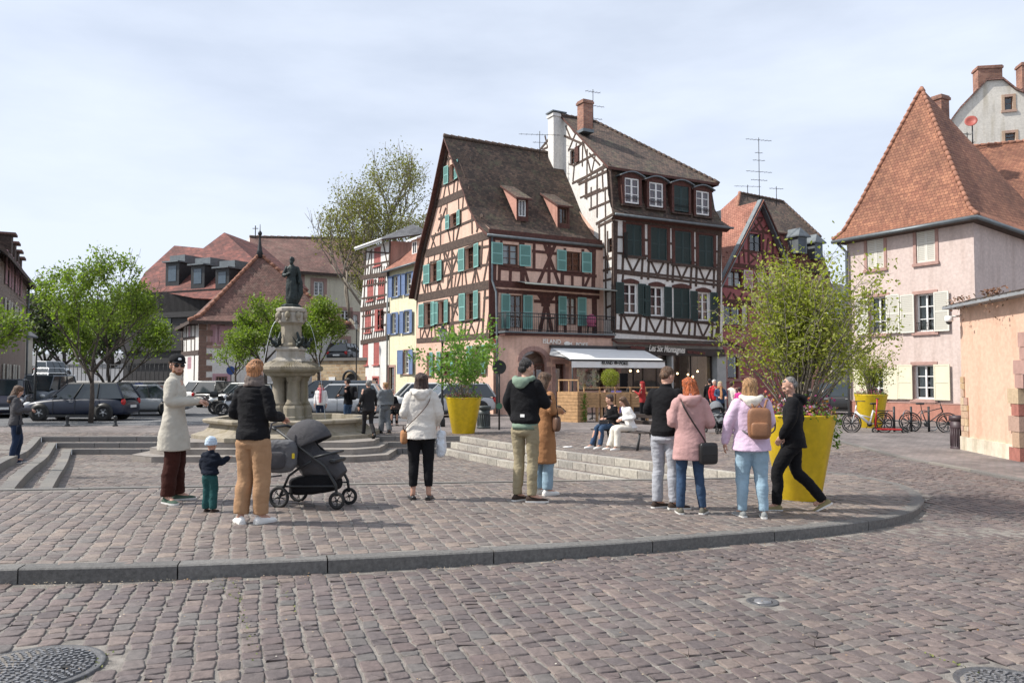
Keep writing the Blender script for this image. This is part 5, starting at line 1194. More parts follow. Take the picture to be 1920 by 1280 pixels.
Hb = thing('modern_building','modern dark timber clad building with a brick red roof and three roof windows','building',tuple(at(360,703,66)-Vector((0,0,1.5))))
M_RBR = mat('red_brick_roof',(.25,.075,.055),kind='tiles',size=(.5,.22),c1=(.11,.04,.034),c2=(.24,.08,.06),cm=(.06,.02,.018),rough=.85,pv=.45)
M_DKW = mat('black_timber_slats',(.022,.02,.02),rough=.6,var=.3)
fH = Fac(V2(at(200,703,70)),V2(at(500,703,62))); TH =(240,380,3.048)
def fst(f,T,x,y): return f.st(T[0]+x/T[2],T[1]+y/T[2])
eH = fH.P(0,fst(fH,TH,300,525)[1]); nH =(fH.n+Vector((0,0,1.1))).normalized()
def hitH(x,y):
 d = ray(TH[0]+x/TH[2],TH[1]+y/TH[2]); return CAM+d*((eH-CAM).dot(nH)/d.dot(nH))
pts =[hitH(*p) for p in((40,500),(95,400),(265,245),(430,260),(550,170),(715,320),(800,420),(700,560),(380,545),(250,520),(60,505))]; n = len(pts)
mb = MB(); lp =[Vector(((p-eH).dot(fH.d),p.z,0)) for p in pts]; fs =[]
for t_ in tessellate_polygon([lp]):
 a, b, c =(lp[i] for i in t_); fs.append(tuple(t_) if(b-a).cross(c-a).z>0 else tuple(t_)[::-1])
mb.add(pts,fs,M_RBR); bp_ =[p-fH.n*5-Vector((0,0,.6)) for p in pts]
for i in range(n): mb.quad(pts[i],bp_[i],bp_[(i+1)%n],pts[(i+1)%n],M_RBR)
mb.build('roof',Hb,Hb)
mb = MB(); top = fst(fH,TH,150,520)[1]; sH0, sH1 = fst(fH,TH,-40,600)[0], fst(fH,TH,560,600)[0]
fH.box(mb,sH0,sH1,-1,top+.1,-9,-.4,M_DKW)
n = 90
for i in range(n): a = sH0+(sH1-sH0)*i/n; fH.box(mb,a,a+.07,fst(fH,TH,300,640)[1],top+.15,-.4,-.2,M_DKW)
for y in(640,830,900): z = fst(fH,TH,200,y)[1]; fH.box(mb,sH0,sH1,z-.25,z+.2,-.4,-.1,M_DKW)
mb.build('wall',Hb,Hb)
for(x0,x1,y0,y1) in((135,260,550,622),(265,320,555,630),(150,225,660,810),(300,345,690,800),(-30,100,560,630)):
 r_ = crect(fH,TH,x0,x1,y0,y1); mb = MB(); fH.box(mb,r_[0],r_[1],r_[2],r_[3],-.5,-.34,mat('office_glass',(.09,.11,.12),rough=.12,var=.4,scale=.6)); mb.build('window',Hb,Hb)
for(x0,x1,y0,y1) in((215,292,342,475),(360,437,358,490),(500,578,375,490)):
 pc = hitH((x0+x1)/2,y1); f2 = fH.shift((pc-fH.P(0,0)).dot(fH.n)); r_ = crect(f2,TH,x0,x1,y0,y1); o = 0; mb = MB()
 f2.box(mb,r_[0],r_[1],r_[2],r_[3],o-3,o,M_METAL); f2.box(mb,r_[0]-.15,r_[1]+.15,r_[3],r_[3]+.12,o-3,o+.3,M_ZINC); f2.box(mb,r_[0]-.1,r_[1]+.1,r_[3]+.12,r_[3]+.7,o-3,o-.5,M_ZINC)
 d = mb.build('dormer',Hb,Hb); mb = MB(); f2.box(mb,r_[0]+.35,r_[1]-.35,r_[2]+.4,r_[3]-.3,o+.002,o+.03,mat('blue_sky_glass',(.07,.10,.13),rough=.1)); mb.build('dormer_window',d,Hb)
Lw = thing('boundary_wall','low white wall with a dark railing in front of the modern building','wall',tuple(gp(260,742)))
fLw = Fac(V2(at(120,703,58)),V2(at(330,703,54))); mb = MB(); fLw.box(mb,0,fLw.L,-.6,1.2,-.2,0,M_WHITE); mb.build('wall',Lw,Lw)
mb = MB();
for i in range(26): a = fLw.L*i/26; mb.tube([fLw.P(a,1.2,-.1),fLw.P(a,2.4,-.1)],.025,M_METAL,4)
mb.tube([fLw.P(0,2.35,-.1),fLw.P(fLw.L,2.35,-.1)],.03,M_METAL,4); mb.build('railing',Lw,Lw)
I0 = at(372,703,56); I1 = at(636,703,60); I0.z = I1.z = 0; fI = Fac(V2(I0),V2(I1)); TI = TH
Ih = thing('white_house','white house with pink shutters under a big weathered hipped roof with a finial','house',(I0.x,I0.y,-.25))
zI = fst(fI,TI,420,668)[1]
ih =[crect(fI,TI,470,538,695,812),crect(fI,TI,615,684,708,795),crect(fI,TI,500,568,992,1024)]
Il = at(344,703,64); Il.z = 0; fIl = Fac(V2(Il),V2(I0))
mb = MB(); fI.wall(mb,[(0,-.8),(fI.L,-.8),(fI.L,zI),(0,zI)],ih,M_WHITE,.2); ihl =[crect(fIl,TI,318,328,715,790),crect(fIl,TI,345,356,705,780),crect(fIl,TI,340,362,880,950)]
fIl.wall(mb,[(0,-.8),(fIl.L,-.8),(fIl.L,zI),(0,zI)],ihl,M_WHITE,.2)
Fac(V2(I1),V2(I1+(Il-I0))).wall(mb,[(0,-.8),(8,-.8),(8,zI),(0,zI)],[],M_WHITE); mb.build('wall',Ih,Ih)
SPK =(M_PINKS,M_PINKSD)
window(fI,ih[0],Ih,M_WFR,2,3,'C',SPK,depth=.08,sur=M_SAND,surw=.2); window(fI,ih[1],Ih,M_WFR,2,3,'LR',SPK,1.1,.12,sur=M_SAND,surw=.2); window(fI,ih[2],Ih,M_SAND,4,1,None,sur=M_PINKS,surw=.2)
for h in ihl: window(fIl,h,Ih,M_WFR,1,2,'C' if h is not ihl[2] else 'C',SPK,depth=.05)
mb = MB()
lines_px(fIl,mb,[(300,700,400,690,.25),(305,865,405,855,.35),(310,720,310,860,.3),(335,710,335,860,.25),(362,700,362,860,.3),(385,690,378,1050,.35),(300,780,380,770,.2)],*TI,M_TIMBER)
mb.build('timber_frame',Ih,Ih)
mb = MB()
for i in range(13):
 z = -.2+i*.42; w = .9 if i%2 else .5
 if z<4.9: fI.box(mb,-.02,w,z,z+.4,-.02,.05,mat('brown_quoin',(.22,.14,.11),rough=.9,var=.2,scale=5))
mb.build('quoins',Ih,Ih)
aI = at(487,476,60.5); ovn = .7
cs =[fI.P(-ovn,zI-.1,ovn),fI.P(fI.L+ovn,zI-.1,ovn),Vector((I1.x+Il.x-I0.x,I1.y+Il.y-I0.y,zI-.1))+Vector((1,1,0)),Vector((Il.x-1,Il.y+.5,zI-.1))]
ap0 = aI; ap1 = at(500,478,62)
mb = MB(); md =[c.lerp(aI,.16)-Vector((0,0,.45)) for c in cs]
for i in range(4):
 j =(i+1)%4; mb.quad(cs[i],cs[j],md[j],md[i],M_ROOFB); mb.add([md[i],md[j],aI],[(0,1,2)],M_ROOFB)
 mb.quad(cs[i]-Vector((0,0,.25)),cs[j]-Vector((0,0,.25)),cs[j],cs[i],M_TIMBER)
rI = mb.build('roof',Ih,Ih)
mb = MB(); ridge(mb,cs[0],md[0],M_RIDGE,.16,.5); ridge(mb,md[0],aI,M_RIDGE,.16,.5); ridge(mb,cs[1],md[1],M_RIDGE,.16,.5); ridge(mb,md[1],aI,M_RIDGE,.16,.5); mb.build('ridge_tiles',rI,Ih)
mb = MB(); mb.lathe([(.35,-.3),(.18,.3),(.09,1.0),(.06,1.4),(.16,1.5),(.16,1.65),(.04,1.8),(.02,2.3)],M_METAL,10,c=aI); mb.build('finial',rI,Ih)
f2 = fI.shift(-1.3); r_ = crect(f2,TI,622,682,548,632); mb = MB(); f2.box(mb,r_[0],r_[1],r_[2]-.15,r_[3]+.1,-2.2,0,M_WHITE)
d = mb.build('dormer',Ih,Ih); c =(r_[0]+r_[1])/2
mb = MB(); rooffaces(mb,[[f2.P(r_[0]-.5,r_[3]+.1,.5),f2.P(r_[1]+.5,r_[3]+.1,.5),f2.P(c,r_[3]+.95,-.3)],[f2.P(r_[0]-.5,r_[3]+.1,.5),f2.P(c,r_[3]+.95,-.3),f2.P(c,r_[3]+.95,-2.4),f2.P(r_[0]-.5,r_[3]+.1,-2.2)],[f2.P(r_[1]+.5,r_[3]+.1,.5),f2.P(r_[1]+.5,r_[3]+.1,-2.2),f2.P(c,r_[3]+.95,-2.4),f2.P(c,r_[3]+.95,-.3)]],M_ROOFB,.1); mb.build('dormer_roof',d,Ih)
mb = MB(); f2.box(mb,r_[0]+.15,r_[1]-.15,r_[2],r_[3],.002,.03,M_WFR)
for i in range(3):
 for j in range(3):
  w =(r_[1]-r_[0]-.3)/3; h_ =(r_[3]-r_[2])/3; f2.box(mb,r_[0]+.15+w*i+.06,r_[0]+.15+w*(i+1)-.06,r_[2]+h_*j+.06,r_[2]+h_*(j+1)-.06,.031,.036,mat('blue_dark_glass',(.05,.07,.1),rough=.1))
mb.build('dormer_window',d,Ih)
J0 = at(500,703,78); J1 = at(700,703,84); J0.z = J1.z = 0; fJ = Fac(V2(J0),V2(J1))
Jb = thing('cream_building','tall cream building under a large plain brown roof behind the fountain','building',(J0.x,J0.y,-.25))
jy = fst(fJ,TI,840,380)[1]; jz1 = fst(fJ,TI,1200,415)[1]
jh =[crect(fJ,TI,1062,1118,450,532),crect(fJ,TI,955,990,430,520),crect(fJ,TI,1062,1112,600,660),crect(fJ,TI,1215,1265,615,700),crect(fJ,TI,1205,1255,780,815),crect(fJ,TI,1285,1310,640,700)]
mb = MB(); fJ.wall(mb,[(-2,-.8),(fJ.L,-.8),(fJ.L,jz1),(-2,jz1)],jh,M_CREAM if False else mat('cream_render',(.66,.60,.46),kind='plaster',var=.05),.3)
gp0 = fst(fJ,TI,783,145); gl0 = at(486,476,84)
pj0 = fJ.P(gp0[0],gp0[1],-6); pj1 = fJ.P(-1.5,jz1+.2,.0); pj2 = Vector((gl0.x-.5,pj0.y+6,jz1))
mb.add([pj1,pj0,Vector((pj1.x-7,pj1.y+9,jz1)),Vector((pj1.x-7,pj1.y+9,0)),Vector((pj1.x,pj1.y,0))],[(4,3,2,1,0)],M_WHITE)
mb.build('wall',Jb,Jb)
for h in jh: window(fJ,h,Jb,M_WFR,2,4,None,sur=M_SAND,surw=.35,fw=.12)
mb = MB(); rj = fst(fJ.shift(-6),TI,1400,210)
rooffaces(mb,[[fJ.P(-1.9,jz1+.1,.6),fJ.P(fJ.L+2,jz1+.1,.6),fJ.shift(-6).P(rj[0],rj[1]),pj0]],M_ROOFB,.3,M_TIMBER)
rJ = mb.build('roof',Jb,Jb)
mb = MB(); ridge(mb,pj0,fJ.shift(-6).P(rj[0],rj[1]),M_RIDGED,.2,.7); mb.tube([pj0,pj0+Vector((.6,0,0)),pj0+Vector((.6,0,1.2))],.06,M_METAL,5); mb.tube([pj0+Vector((.3,0,.9)),pj0+Vector((.9,0,.9))],.04,M_METAL,5); mb.build('ridge_tiles',rJ,Jb)
Kw = thing('retaining_wall','ochre rubble stone retaining wall with an arched doorway','wall',tuple(gp(640,740)))
fK = Fac(V2(at(585,703,56)),V2(at(690,703,54))); M_RUB = mat('rubble_stone',(.48,.35,.21),kind='stone',size=(.42,.24),mortar=.03,c1=(.36,.24,.14),c2=(.58,.45,.28),cm=(.46,.38,.27),warp=.16,rough=.9)
zk = fK.st(640,676)[1]; ah = crect(fK,TI,1238,1312,960,1080); mb = MB(); fK.wall(mb,[(0,-.8),(fK.L,-.8),(fK.L,zk),(0,zk)],[(ah[0]+.15,ah[1]-.15,-.7,ah[3]-.6)],M_RUB,.5,M_INT); mb.build('wall',Kw,Kw)
mb = MB(); fK.box(mb,0,fK.L,zk,zk+.2,-.5,.12,M_GRAN); mb.build('coping',Kw,Kw)
mb = MB(); cx =(ah[0]+ah[1])/2; rr =(ah[1]-ah[0])/2; zc = ah[3]-rr
mb.tube([fK.P(cx-rr,-.3,.15)]+[fK.P(cx+rr*math.cos(math.pi-math.pi*i/10),zc+rr*math.sin(math.pi*i/10),.15) for i in range(11)]+[fK.P(cx+rr,-.3,.15)],.09,M_METAL,6); mb.build('arch_hoop',Kw,Kw)
mb = MB(); n = 10; pts =[fK.P(cx+(rr-.15)*math.cos(math.pi*i/n),zc+(rr-.2)*math.sin(math.pi*i/n),.02) for i in range(n+1)]; mb.add(pts+[fK.P(cx-rr+.15,-.3,.02),fK.P(cx+rr-.15,-.3,.02)],[tuple(list(range(n+1))+[n+1,n+2])],M_INT); mb.build('doorway',Kw,Kw)
p_ = crect(fK,TI,1150,1185,995,1030); mb = MB(); fK.box(mb,p_[0],p_[1],p_[2],p_[3],.01,.05,M_WFR); mb.build('notice',Kw,Kw)
t = MB(); t.quad(*[fK.P(a,zk-.1,o) for a,o in((0,-.3),(fK.L,-.3),(fK.L,-14),(0,-14))],M_ASPH); tag(t.build('upper_street'),kind='structure')
M0 = at(728.5,703,50.95); M0.z = 0; M1 = at(789,703,47.3); M1.z = 0; L0 = at(671,703,55.2); L0.z = 0
fM = Fac(V2(M0),V2(M1)); fL = Fac(V2(L0),V2(M0)); TL =(660,420,3.765)
Mh = thing('yellow_house','narrow pale yellow house with blue shutters between the peach and the red shuttered houses','house',(M0.x,M0.y,-.25))
mh =[crect(fM,TL,293,332,365,510),crect(fM,TL,385,428,345,492),crect(fM,TL,283,318,630,772),crect(fM,TL,372,414,612,765),crect(fM,TL,368,410,890,1055),crect(fM,TL,262,300,1010,1190)]
zm = fM.st(735,508)[1]; zm2 = fM.st(785,493)[1]
mb = MB(); fM.wall(mb,[(0,-.8),(fM.L,-.8),(fM.L,zm2),(0,zm)],mh,M_CREAM,.22); mb.build('wall',Mh,Mh)
SB =(M_BLUE,M_BLUED)
for i, h in enumerate(mh[:5]): window(fM,h,Mh,M_WFR,2,4,'LR',SB,.42 if i<4 else .62,.14,sur=M_BLUE if i<4 else M_SAND,surw=.07,curtain=M_CURT if i==3 else None,shang=R(6))
window(fM,mh[5],Mh,M_DOORW,1,3,None,sur=M_SAND,surw=.15)
mb = MB(); ez =(zm+zm2)/2; rooffaces(mb,[[fM.P(-.3,ez,.35),fM.P(fM.L+.1,ez+.1,.35),fM.P(fM.L+.1,ez+2.6,-2.6),fM.P(1.6,ez+2.6,-2.6)]],M_ROOFN,.12,M_TIMBER); rM = mb.build('roof',Mh,Mh)
mb = MB(); mb.tube([fM.P(-.3,ez-.1,.4),fM.P(fM.L+.1,ez,.4)],.07,M_ZINC,6); mb.build('gutter',rM,Mh)
f2 = fM.shift(-.7); r_ = crect(f2,TL,430,462,120,215); mb = MB(); f2.box(mb,r_[0]-.2,r_[1]+.25,r_[2]-.3,r_[3]+.1,-2,0,M_PEACH); d = mb.build('dormer',Mh,Mh); mb = MB(); f2.box(mb,r_[0],r_[1],r_[2],r_[3],0.001,.05,M_WFR); f2.box(mb,r_[0]+.1,(r_[0]+r_[1])/2-.04,r_[2]+.1,r_[3]-.1,.051,.055,M_METAL); f2.box(mb,(r_[0]+r_[1])/2+.04,r_[1]-.1,r_[2]+.1,r_[3]-.1,.051,.055,M_METAL); mb.build('dormer_window',d,Mh)
mb = MB(); rooffaces(mb,[[f2.P(r_[0]-.4,r_[3]+.1,.3),f2.P(r_[1]+.45,r_[3]+.1,.3),f2.P(r_[1]+.45,r_[3]+.9,-1.6),f2.P(r_[0]-.4,r_[3]+.9,-1.6)]],M_WFR,.1); mb.build('dormer_roof',d,Mh)
pipe(Mh,fM.P(fM.L-.05,zm2,.15),fM.P(fM.L-.05,-.2,.15),.06); pipe(Mh,fM.P(.02,zm,.12),fM.P(.02,-.2,.12),.05)
Lh = thing('half_timbered_house','narrow white half timbered house with closed red shutters beside the retaining wall','house',(L0.x,L0.y,-.25))
lh =[crect(fL,TL,155,203,165,295),crect(fL,TL,107,152,390,540),crect(fL,TL,183,230,368,522),crect(fL,TL,90,135,612,765),crect(fL,TL,168,222,600,745),crect(fL,TL,74,114,840,995),crect(fL,TL,152,192,835,992),crect(fL,TL,70,104,1075,1165),crect(fL,TL,150,186,1085,1200)]
zl0, zl1 = fL.st(683,467)[1], fL.st(737,450)[1]; ztl =(zl0+zl1)/2; so_ = fst(fL,TL,103,185)[0]
mb = MB(); fL.wall(mb,[(0,-.8),(fL.L,-.8),(fL.L,ztl),(so_,ztl),(fst(fL,TL,60,600)[0],fst(fL,TL,60,600)[1])],lh,M_WHITE,.15)
fLs = Fac(V2(M0),V2(M0+Vector((1.9,3.6,0)))); fLs.wall(mb,[(0,4),(4,4),(4,ztl+.5),(0,ztl)],[],M_SALM); mb.build('wall',Lh,Lh)
SR =(M_RED,M_REDD)
for i, h in enumerate(lh): window(fL,h,Lh,M_RED,2,2,'C' if i not in(4,8) else None,SR,depth=.05 if i!=8 else .1,sur=M_RED if i==8 else None,surw=.12,sill=None if i==8 else M_RED)
q = MB(); shutter_leaf(q,fL,lh[4][0]-.05,lh[4][0]+.42,lh[4][2],lh[4][3],.03,SR); q.build('shutter',Lh,Lh); q = MB(); shutter_leaf(q,fL,lh[4][1]-.35,lh[4][1],lh[4][2],lh[4][3],.03,SR,.4,'R'); q.build('shutter',Lh,Lh)
mb = MB(); sg =[]
for y0, y1 in((380,348),(605,565),(835,800)): sg.append((62,y0,262,y1,.3))
for y0, y1 in((300,262),(440,405),(525,495),(650,620),(740,705),(195,205)): sg.append((75,y0,260,y1,.09))
for x in range(100,260,16):
 sg+=[(x,310,x-6,370,.08),(x-8,400,x-12,430,.08),(x-14,530,x-22,585,.08),(x-20,760,x-26,812,.08),(x-16,620,x-18,640,.08)]
sg+=[(100,200,75,800,.14),(270,120,240,800,.16),(130,200,110,300,.1),(140,190,135,360,.1),(225,150,258,320,.1),(210,290,205,360,.1),(165,400,158,560,.1),(150,620,140,800,.1),(235,380,230,560,.1)]
lines_px(fL,mb,sg,*TL,M_TIMBER3); mb.build('timber_frame',Lh,Lh)
mb = MB(); e0, e1 = fL.P(so_-.6,ztl+.05,.6), fL.P(fL.L+.1,ztl+.05,.6); apx = at(775,420,53.5); rt_ = at(808,436,52)
rooffaces(mb,[[e0,e1,apx]],M_SLATE,.15,M_WFR); rooffaces(mb,[[e1,rt_,apx]],M_SLATE,.1,M_TIMBER); rl = mb.build('roof',Lh,Lh)
mb = MB(); mb.tube([e0,e1],.09,M_WFR,6); mb.build('gutter',rl,Lh)
# ================================================================ PEOPLE
def remeshed(mb,voxel,name,m,parent,smooth_it=4,wr=0.0,ws=(7,7,12),seed=0,fac=.5,streak=0.0,extra=None):
 me = bpy.data.meshes.new('tmp'); me.from_pydata(mb.v,[],mb.f); me.update()
 o = bpy.data.objects.new('tmp',me); COL.objects.link(o)
 r = o.modifiers.new('r','REMESH'); r.mode = 'VOXEL'; r.voxel_size = voxel; r.use_smooth_shade = True
 s = o.modifiers.new('s','SMOOTH'); s.factor = fac; s.iterations = smooth_it
 bpy.context.view_layer.update()
 out = bpy.data.meshes.new_from_object(o.evaluated_get(bpy.context.evaluated_depsgraph_get()))
 bpy.data.objects.remove(o); bpy.data.meshes.remove(me)
 out.name = name
 if wr or streak:
  N_ = noise
  sd = Vector((seed*3.1,seed*1.7,seed))
  nv = len(out.vertices); nn =[v.normal.copy() for v in out.vertices]
  for v, n in zip(out.vertices,nn):
   p = Vector((v.co.x*ws[0],v.co.y*ws[1],v.co.z*ws[2]))+sd
   d = 0.0
   if wr:
    a = N_.noise(p); b = N_.noise(p*2.3+Vector((5,1,2)))
    d+=wr*(a-abs(b)*.8+.2)
   if streak: d+=streak*N_.noise(Vector((v.co.x*70,v.co.y*70,v.co.z*9))+sd)
   v.co+=n*d
 out.materials.clear(); out.materials.append(m)
 out.polygons.foreach_set('use_smooth',[True]*len(out.polygons)); out.update()
 ob = bpy.data.objects.new(name,out); COL.objects.link(ob); ob.parent = parent
 return ob
SKIN = mat('skin',(.50,.29,.21),rough=.55,var=.08,scale=12,spec=.4)
SKIN.node_tree.nodes['Principled BSDF'].inputs['Subsurface Weight'].default_value = .12
SKIN.node_tree.nodes['Principled BSDF'].inputs['Subsurface Radius'].default_value =(.01,.004,.002)
def ell(z,rx,ry,c=(0,0),n=20,T=None,sq=1.0):
 o =[]
 for i in range(n):
  t = 2*math.pi*i/n; cx, sy = math.cos(t), math.sin(t)
  cx = math.copysign(abs(cx)**sq,cx); sy = math.copysign(abs(sy)**sq,sy)
  p = Vector((c[0]+rx*cx,c[1]+ry*sy,z)); o.append(T@p if T is not None else p)
 return o
def limb(mb,pts,rad,n=12):
 P_ = smooth_path([Vector(p) for p in pts],4); rr =[]
 for i in range(len(pts)-1):
  for k in range(4): t = k/4; rr.append(rad[i]*(1-t)+rad[i+1]*t)
 rr.append(rad[-1]); mb.tube(P_,rr,None,n); mb.ball(pts[0],rad[0]*.98,None,10,6); mb.ball(pts[-1],rad[-1]*.98,None,10,6)
def hand(mb,w,d,nrm,k=1.0,curl=.5,side=1,thumb=True,gap=.0195):
 w, d, nrm = Vector(w), Vector(d).normalized(), Vector(nrm)
 nrm =(nrm-d*nrm.dot(d)).normalized(); sx = d.cross(nrm)*side
 T = Matrix(((sx.x,d.x,nrm.x),(sx.y,d.y,nrm.y),(sx.z,d.z,nrm.z))).to_3x3()
 mb.ball(w+d*.045*k,(.040*k,.050*k,.017*k),None,10,8,T)
 mb.tube([w-d*.02*k,w+d*.02*k],[.024*k,.028*k],None,8)
 for i,(off,L0) in enumerate(((-1.5,.070),(-.5,.080),(.5,.075),(1.5,.058))):
  b = w+d*.082*k+sx*(off*gap*k); P_ =[b-d*.02*k,b]; a = curl*(.55+.1*i); dd = d.copy(); q = b
  for sgm in(.45,.32,.23):
   dd = Vector(d*math.cos(a)-nrm*math.sin(a)); q = q+dd*(L0*k*sgm*1.05); P_.append(q); a+=curl*.75
  mb.tube(P_,[.0095*k,.0095*k,.0088*k,.0082*k,.007*k],None,7); mb.ball(P_[-1],.007*k,None,6,4)
 if thumb:
  b = w+d*.025*k-sx*.030*k; t1 = b+(d*.5-sx*.62-nrm*.35).normalized()*.036*k; t2 = t1+(d*.85-sx*.12-nrm*.45*(.4+curl)).normalized()*.032*k; t3 = t2+(d*.9+sx*.15-nrm*.4).normalized()*.024*k
  mb.tube([b,t1,t2,t3],[.015*k,.012*k,.0105*k,.008*k],None,8); mb.ball(t3,.008*k,None,6,4)
def shoe(root,a,toe,k,m,sole,name='shoe',h=.085,low=False,pitch=0,Lf=.27):
 a = Vector(a); d = Vector((toe[0],toe[1],0)).normalized(); s = Vector((d.y,-d.x,0))
 B_ = Matrix(((s.x,d.x,0),(s.y,d.y,0),(0,0,1))); Rm = B_.to_4x4()@Matrix.Rotation(pitch,4,'X'); z0 = -a.z if not pitch else-.085*k
 st =[(-.075,.030,.055),(-.05,.037,.085 if not low else .06),(0,.038,.088 if not low else .055),(.05,.042,.072 if not low else .045),(.10,.047,.052),(.15,.045,.044),(.185,.032,.035),(.198,.012,.02)]
 mb = MB(); rs =[]
 for y, w, hh in st:
  rs.append([Vector((w*k*math.cos(t),y*k*Lf/.27,z0+.02*k+max(0,math.sin(t))*(hh-.015)*k-(0.004 if math.sin(t)<0 else 0))) for t in[2*math.pi*i/14 for i in range(14)]])
 mb.rings([[a+Rm@p for p in r] for r in rs],m,True); up = mb.build(name,root)
 mb = MB(); rs =[]
 for y, w, hh in[(-.082,.018,0),(-.07,.036,0),(0,.040,0),(.06,.044,0),(.11,.050,0),(.155,.046,0),(.19,.032,0),(.205,.012,0)]:
  rs.append([Vector((w*k*cx,y*k*Lf/.27,z0+zz*k)) for cx,zz in((-1,.002),(1,.002),(1.02,.024),(-1.02,.024))])
 mb.rings([[a+Rm@p for p in r] for r in rs],sole,False); mb.build('shoe_sole',up)
 return up
def person(label,loc,H=1.72,face=0,top=None,legs=None,hair=None,head=None,arms=None,leg_pose=None,shoes=None,detail=1,group=None,lean=0,skin=None,build=1.0,twist=0,seat=None,hood=None,collar=None,name='person',grip=None):
 k = H/1.75; loc = Vector(loc); random.seed(int(abs(loc.x*1000))%9999)
 root = thing(name,label,'person',loc,group or None,-R(face))
 bw = build
 zs = 0 if seat is None else seat
 hipz = .91*k if seat is None else seat+.10*k
 HL, HR = Vector((-.092*k,0,hipz)), Vector((.092*k,0,hipz))
 ln = R(lean); up = Vector((0,math.sin(ln),math.cos(ln)))
 base = Vector((0,0,hipz));
 def sp(h,x=0,y=0): return base+up*(h*k)+Vector((x*k,y*k,0))
 neck = sp(.56,0,-.015); SL, SR = sp(.50,-.152*bw,-.012), sp(.50,.152*bw,-.012)
 lp = leg_pose or(((-.10,.02,.49),(-.105,-.02,.085),(-.12,1)),((.10,.02,.49),(.105,-.02,.085),(.12,1)))
 L_ =[[Vector(q)*k if len(q)==3 else q for q in s] for s in lp]
 ap = arms or(((-.235,-.03,.27),(-.245,.06,.03)),((.235,-.03,.27),(.245,.06,.03)))
 A_ =[[base+Vector((q[0]*.88,q[1],q[2]))*k for q in s[:2]] for s in ap]
 hd = dict(yaw=0,pitch=0,tilt=0,size=1.0); hd.update(head or{})
 hs = hd['size']*k
 hc = neck+up*(.125*hs)+Vector((0,.028*hs+.02*hs*math.sin(R(hd['pitch']))*2,0))
 MH = Matrix.Translation(hc)@Matrix.Rotation(-R(hd['yaw']),4,'Z')@Matrix.Rotation(-R(hd['pitch']),4,'X')@Matrix.Rotation(R(hd['tilt']),4,'Y')
 vx =(.0065,.0115,.016)[detail]
 sk = skin or SKIN
 mb = MB()
 mb.rings([ell(hipz-.06*k,.13*k,.09*k)]+[[p for p in ell(0,rx*k*bw,ry*k,T=Matrix.Translation(sp(h)))] for h,rx,ry in((.05,.14,.10),(.18,.125,.09),(.34,.145,.10),(.46,.15,.095),(.52,.09,.07))],None)
 limb(mb,[neck-up*.05*k,hc-up*.05*hs],[.055*k,.052*hs])
 for s,(h0,S) in enumerate(((HL,SL),(HR,SR))):
  limb(mb,[h0,L_[s][0],L_[s][1]+Vector((0,0,.01))],[.07*k,.048*k,.034*k],10)
  dt = Vector((L_[s][2][0],L_[s][2][1],0)).normalized(); limb(mb,[L_[s][1],L_[s][1]+dt*.10*k-Vector((0,0,.045*k))],[.034*k,.028*k],8)
  limb(mb,[S,A_[s][0],A_[s][1]],[.048*k,.036*k,.025*k],10)
  e, w = A_[s]; d =(w-e).normalized(); a2 = ap[s]
  if len(a2)>2: d =(d*.6+Vector(a2[2])).normalized()
  nr = Vector(a2[3]) if len(a2)>3 else Vector((-1 if s==0 else 1,0,0)) if abs(d.z)>.6 else Vector((0,0,1))
  nr = nr if nr.cross(d).length>.1 else Vector((0,1,0))
  hand(mb,w,d,nr,k*(1.0 if detail<2 else 1.15),(a2[4] if len(a2)>4 else .45),side=1 if s==0 else-1)
 def hb(c,r): mb.ball(MH@(Vector(c)*hs),Vector(r)*hs,None,16,12,MH.to_3x3())
 hb((0,-.012,.035),(.076,.096,.088)); hb((0,.022,-.028),(.062,.068,.078)); hb((0,.045,-.078),(.036,.036,.030)); hb((0,.038,-.045),(.050,.045,.045))
 hb((0,.082,.034),(.045,.014,.012)); hb((0,.094,-.014),(.012,.017,.018)); hb((0,.086,.010),(.009,.016,.026)); hb((0,.080,-.048),(.024,.012,.009)); hb((0,.078,-.060),(.022,.012,.008))
 for sx in(-1,1): hb((sx*.040,.056,-.012),(.024,.026,.022)); hb((sx*.078,-.002,-.004),(.009,.018,.030)); hb((sx*.012,.088,-.022),(.009,.010,.008))
 if detail<2:
  for sx in(-1,1): hb((sx*.030,.072,.012),(.016,.012,.009))
 remeshed(mb,vx,'body',sk,root,2,0)
 if detail<2 or hd.get('face'):
  mb = MB()
  def fb(c,r,m): mb.ball(MH@(Vector(c)*hs),Vector(r)*hs,m,10,8,MH.to_3x3())
  for sx in(-1,1):
   fb((sx*.031,.0795,.012),(.0105,.0075,.0065),mat('eye_white',(.7,.68,.65),rough=.2)); fb((sx*.031,.0855,.012),(.0052,.003,.0052),mat('eye_dark',(.02,.015,.012),rough=.1))
   fb((sx*.031,.083,.029),(.018,.006,.0035),mat('eyebrow_hair',(.06,.035,.022),rough=.9))
  fb((0,.0885,-.0545),(.021,.006,.0055),mat('lip_colour',(.36,.13,.11),rough=.5)); mb.build('face_features',root)
 lg = dict(m=None,thigh=.088,knee=.062,hem=.055,top=.12,hemz=None,wr=.006,skirt=None); lg.update(legs or{})
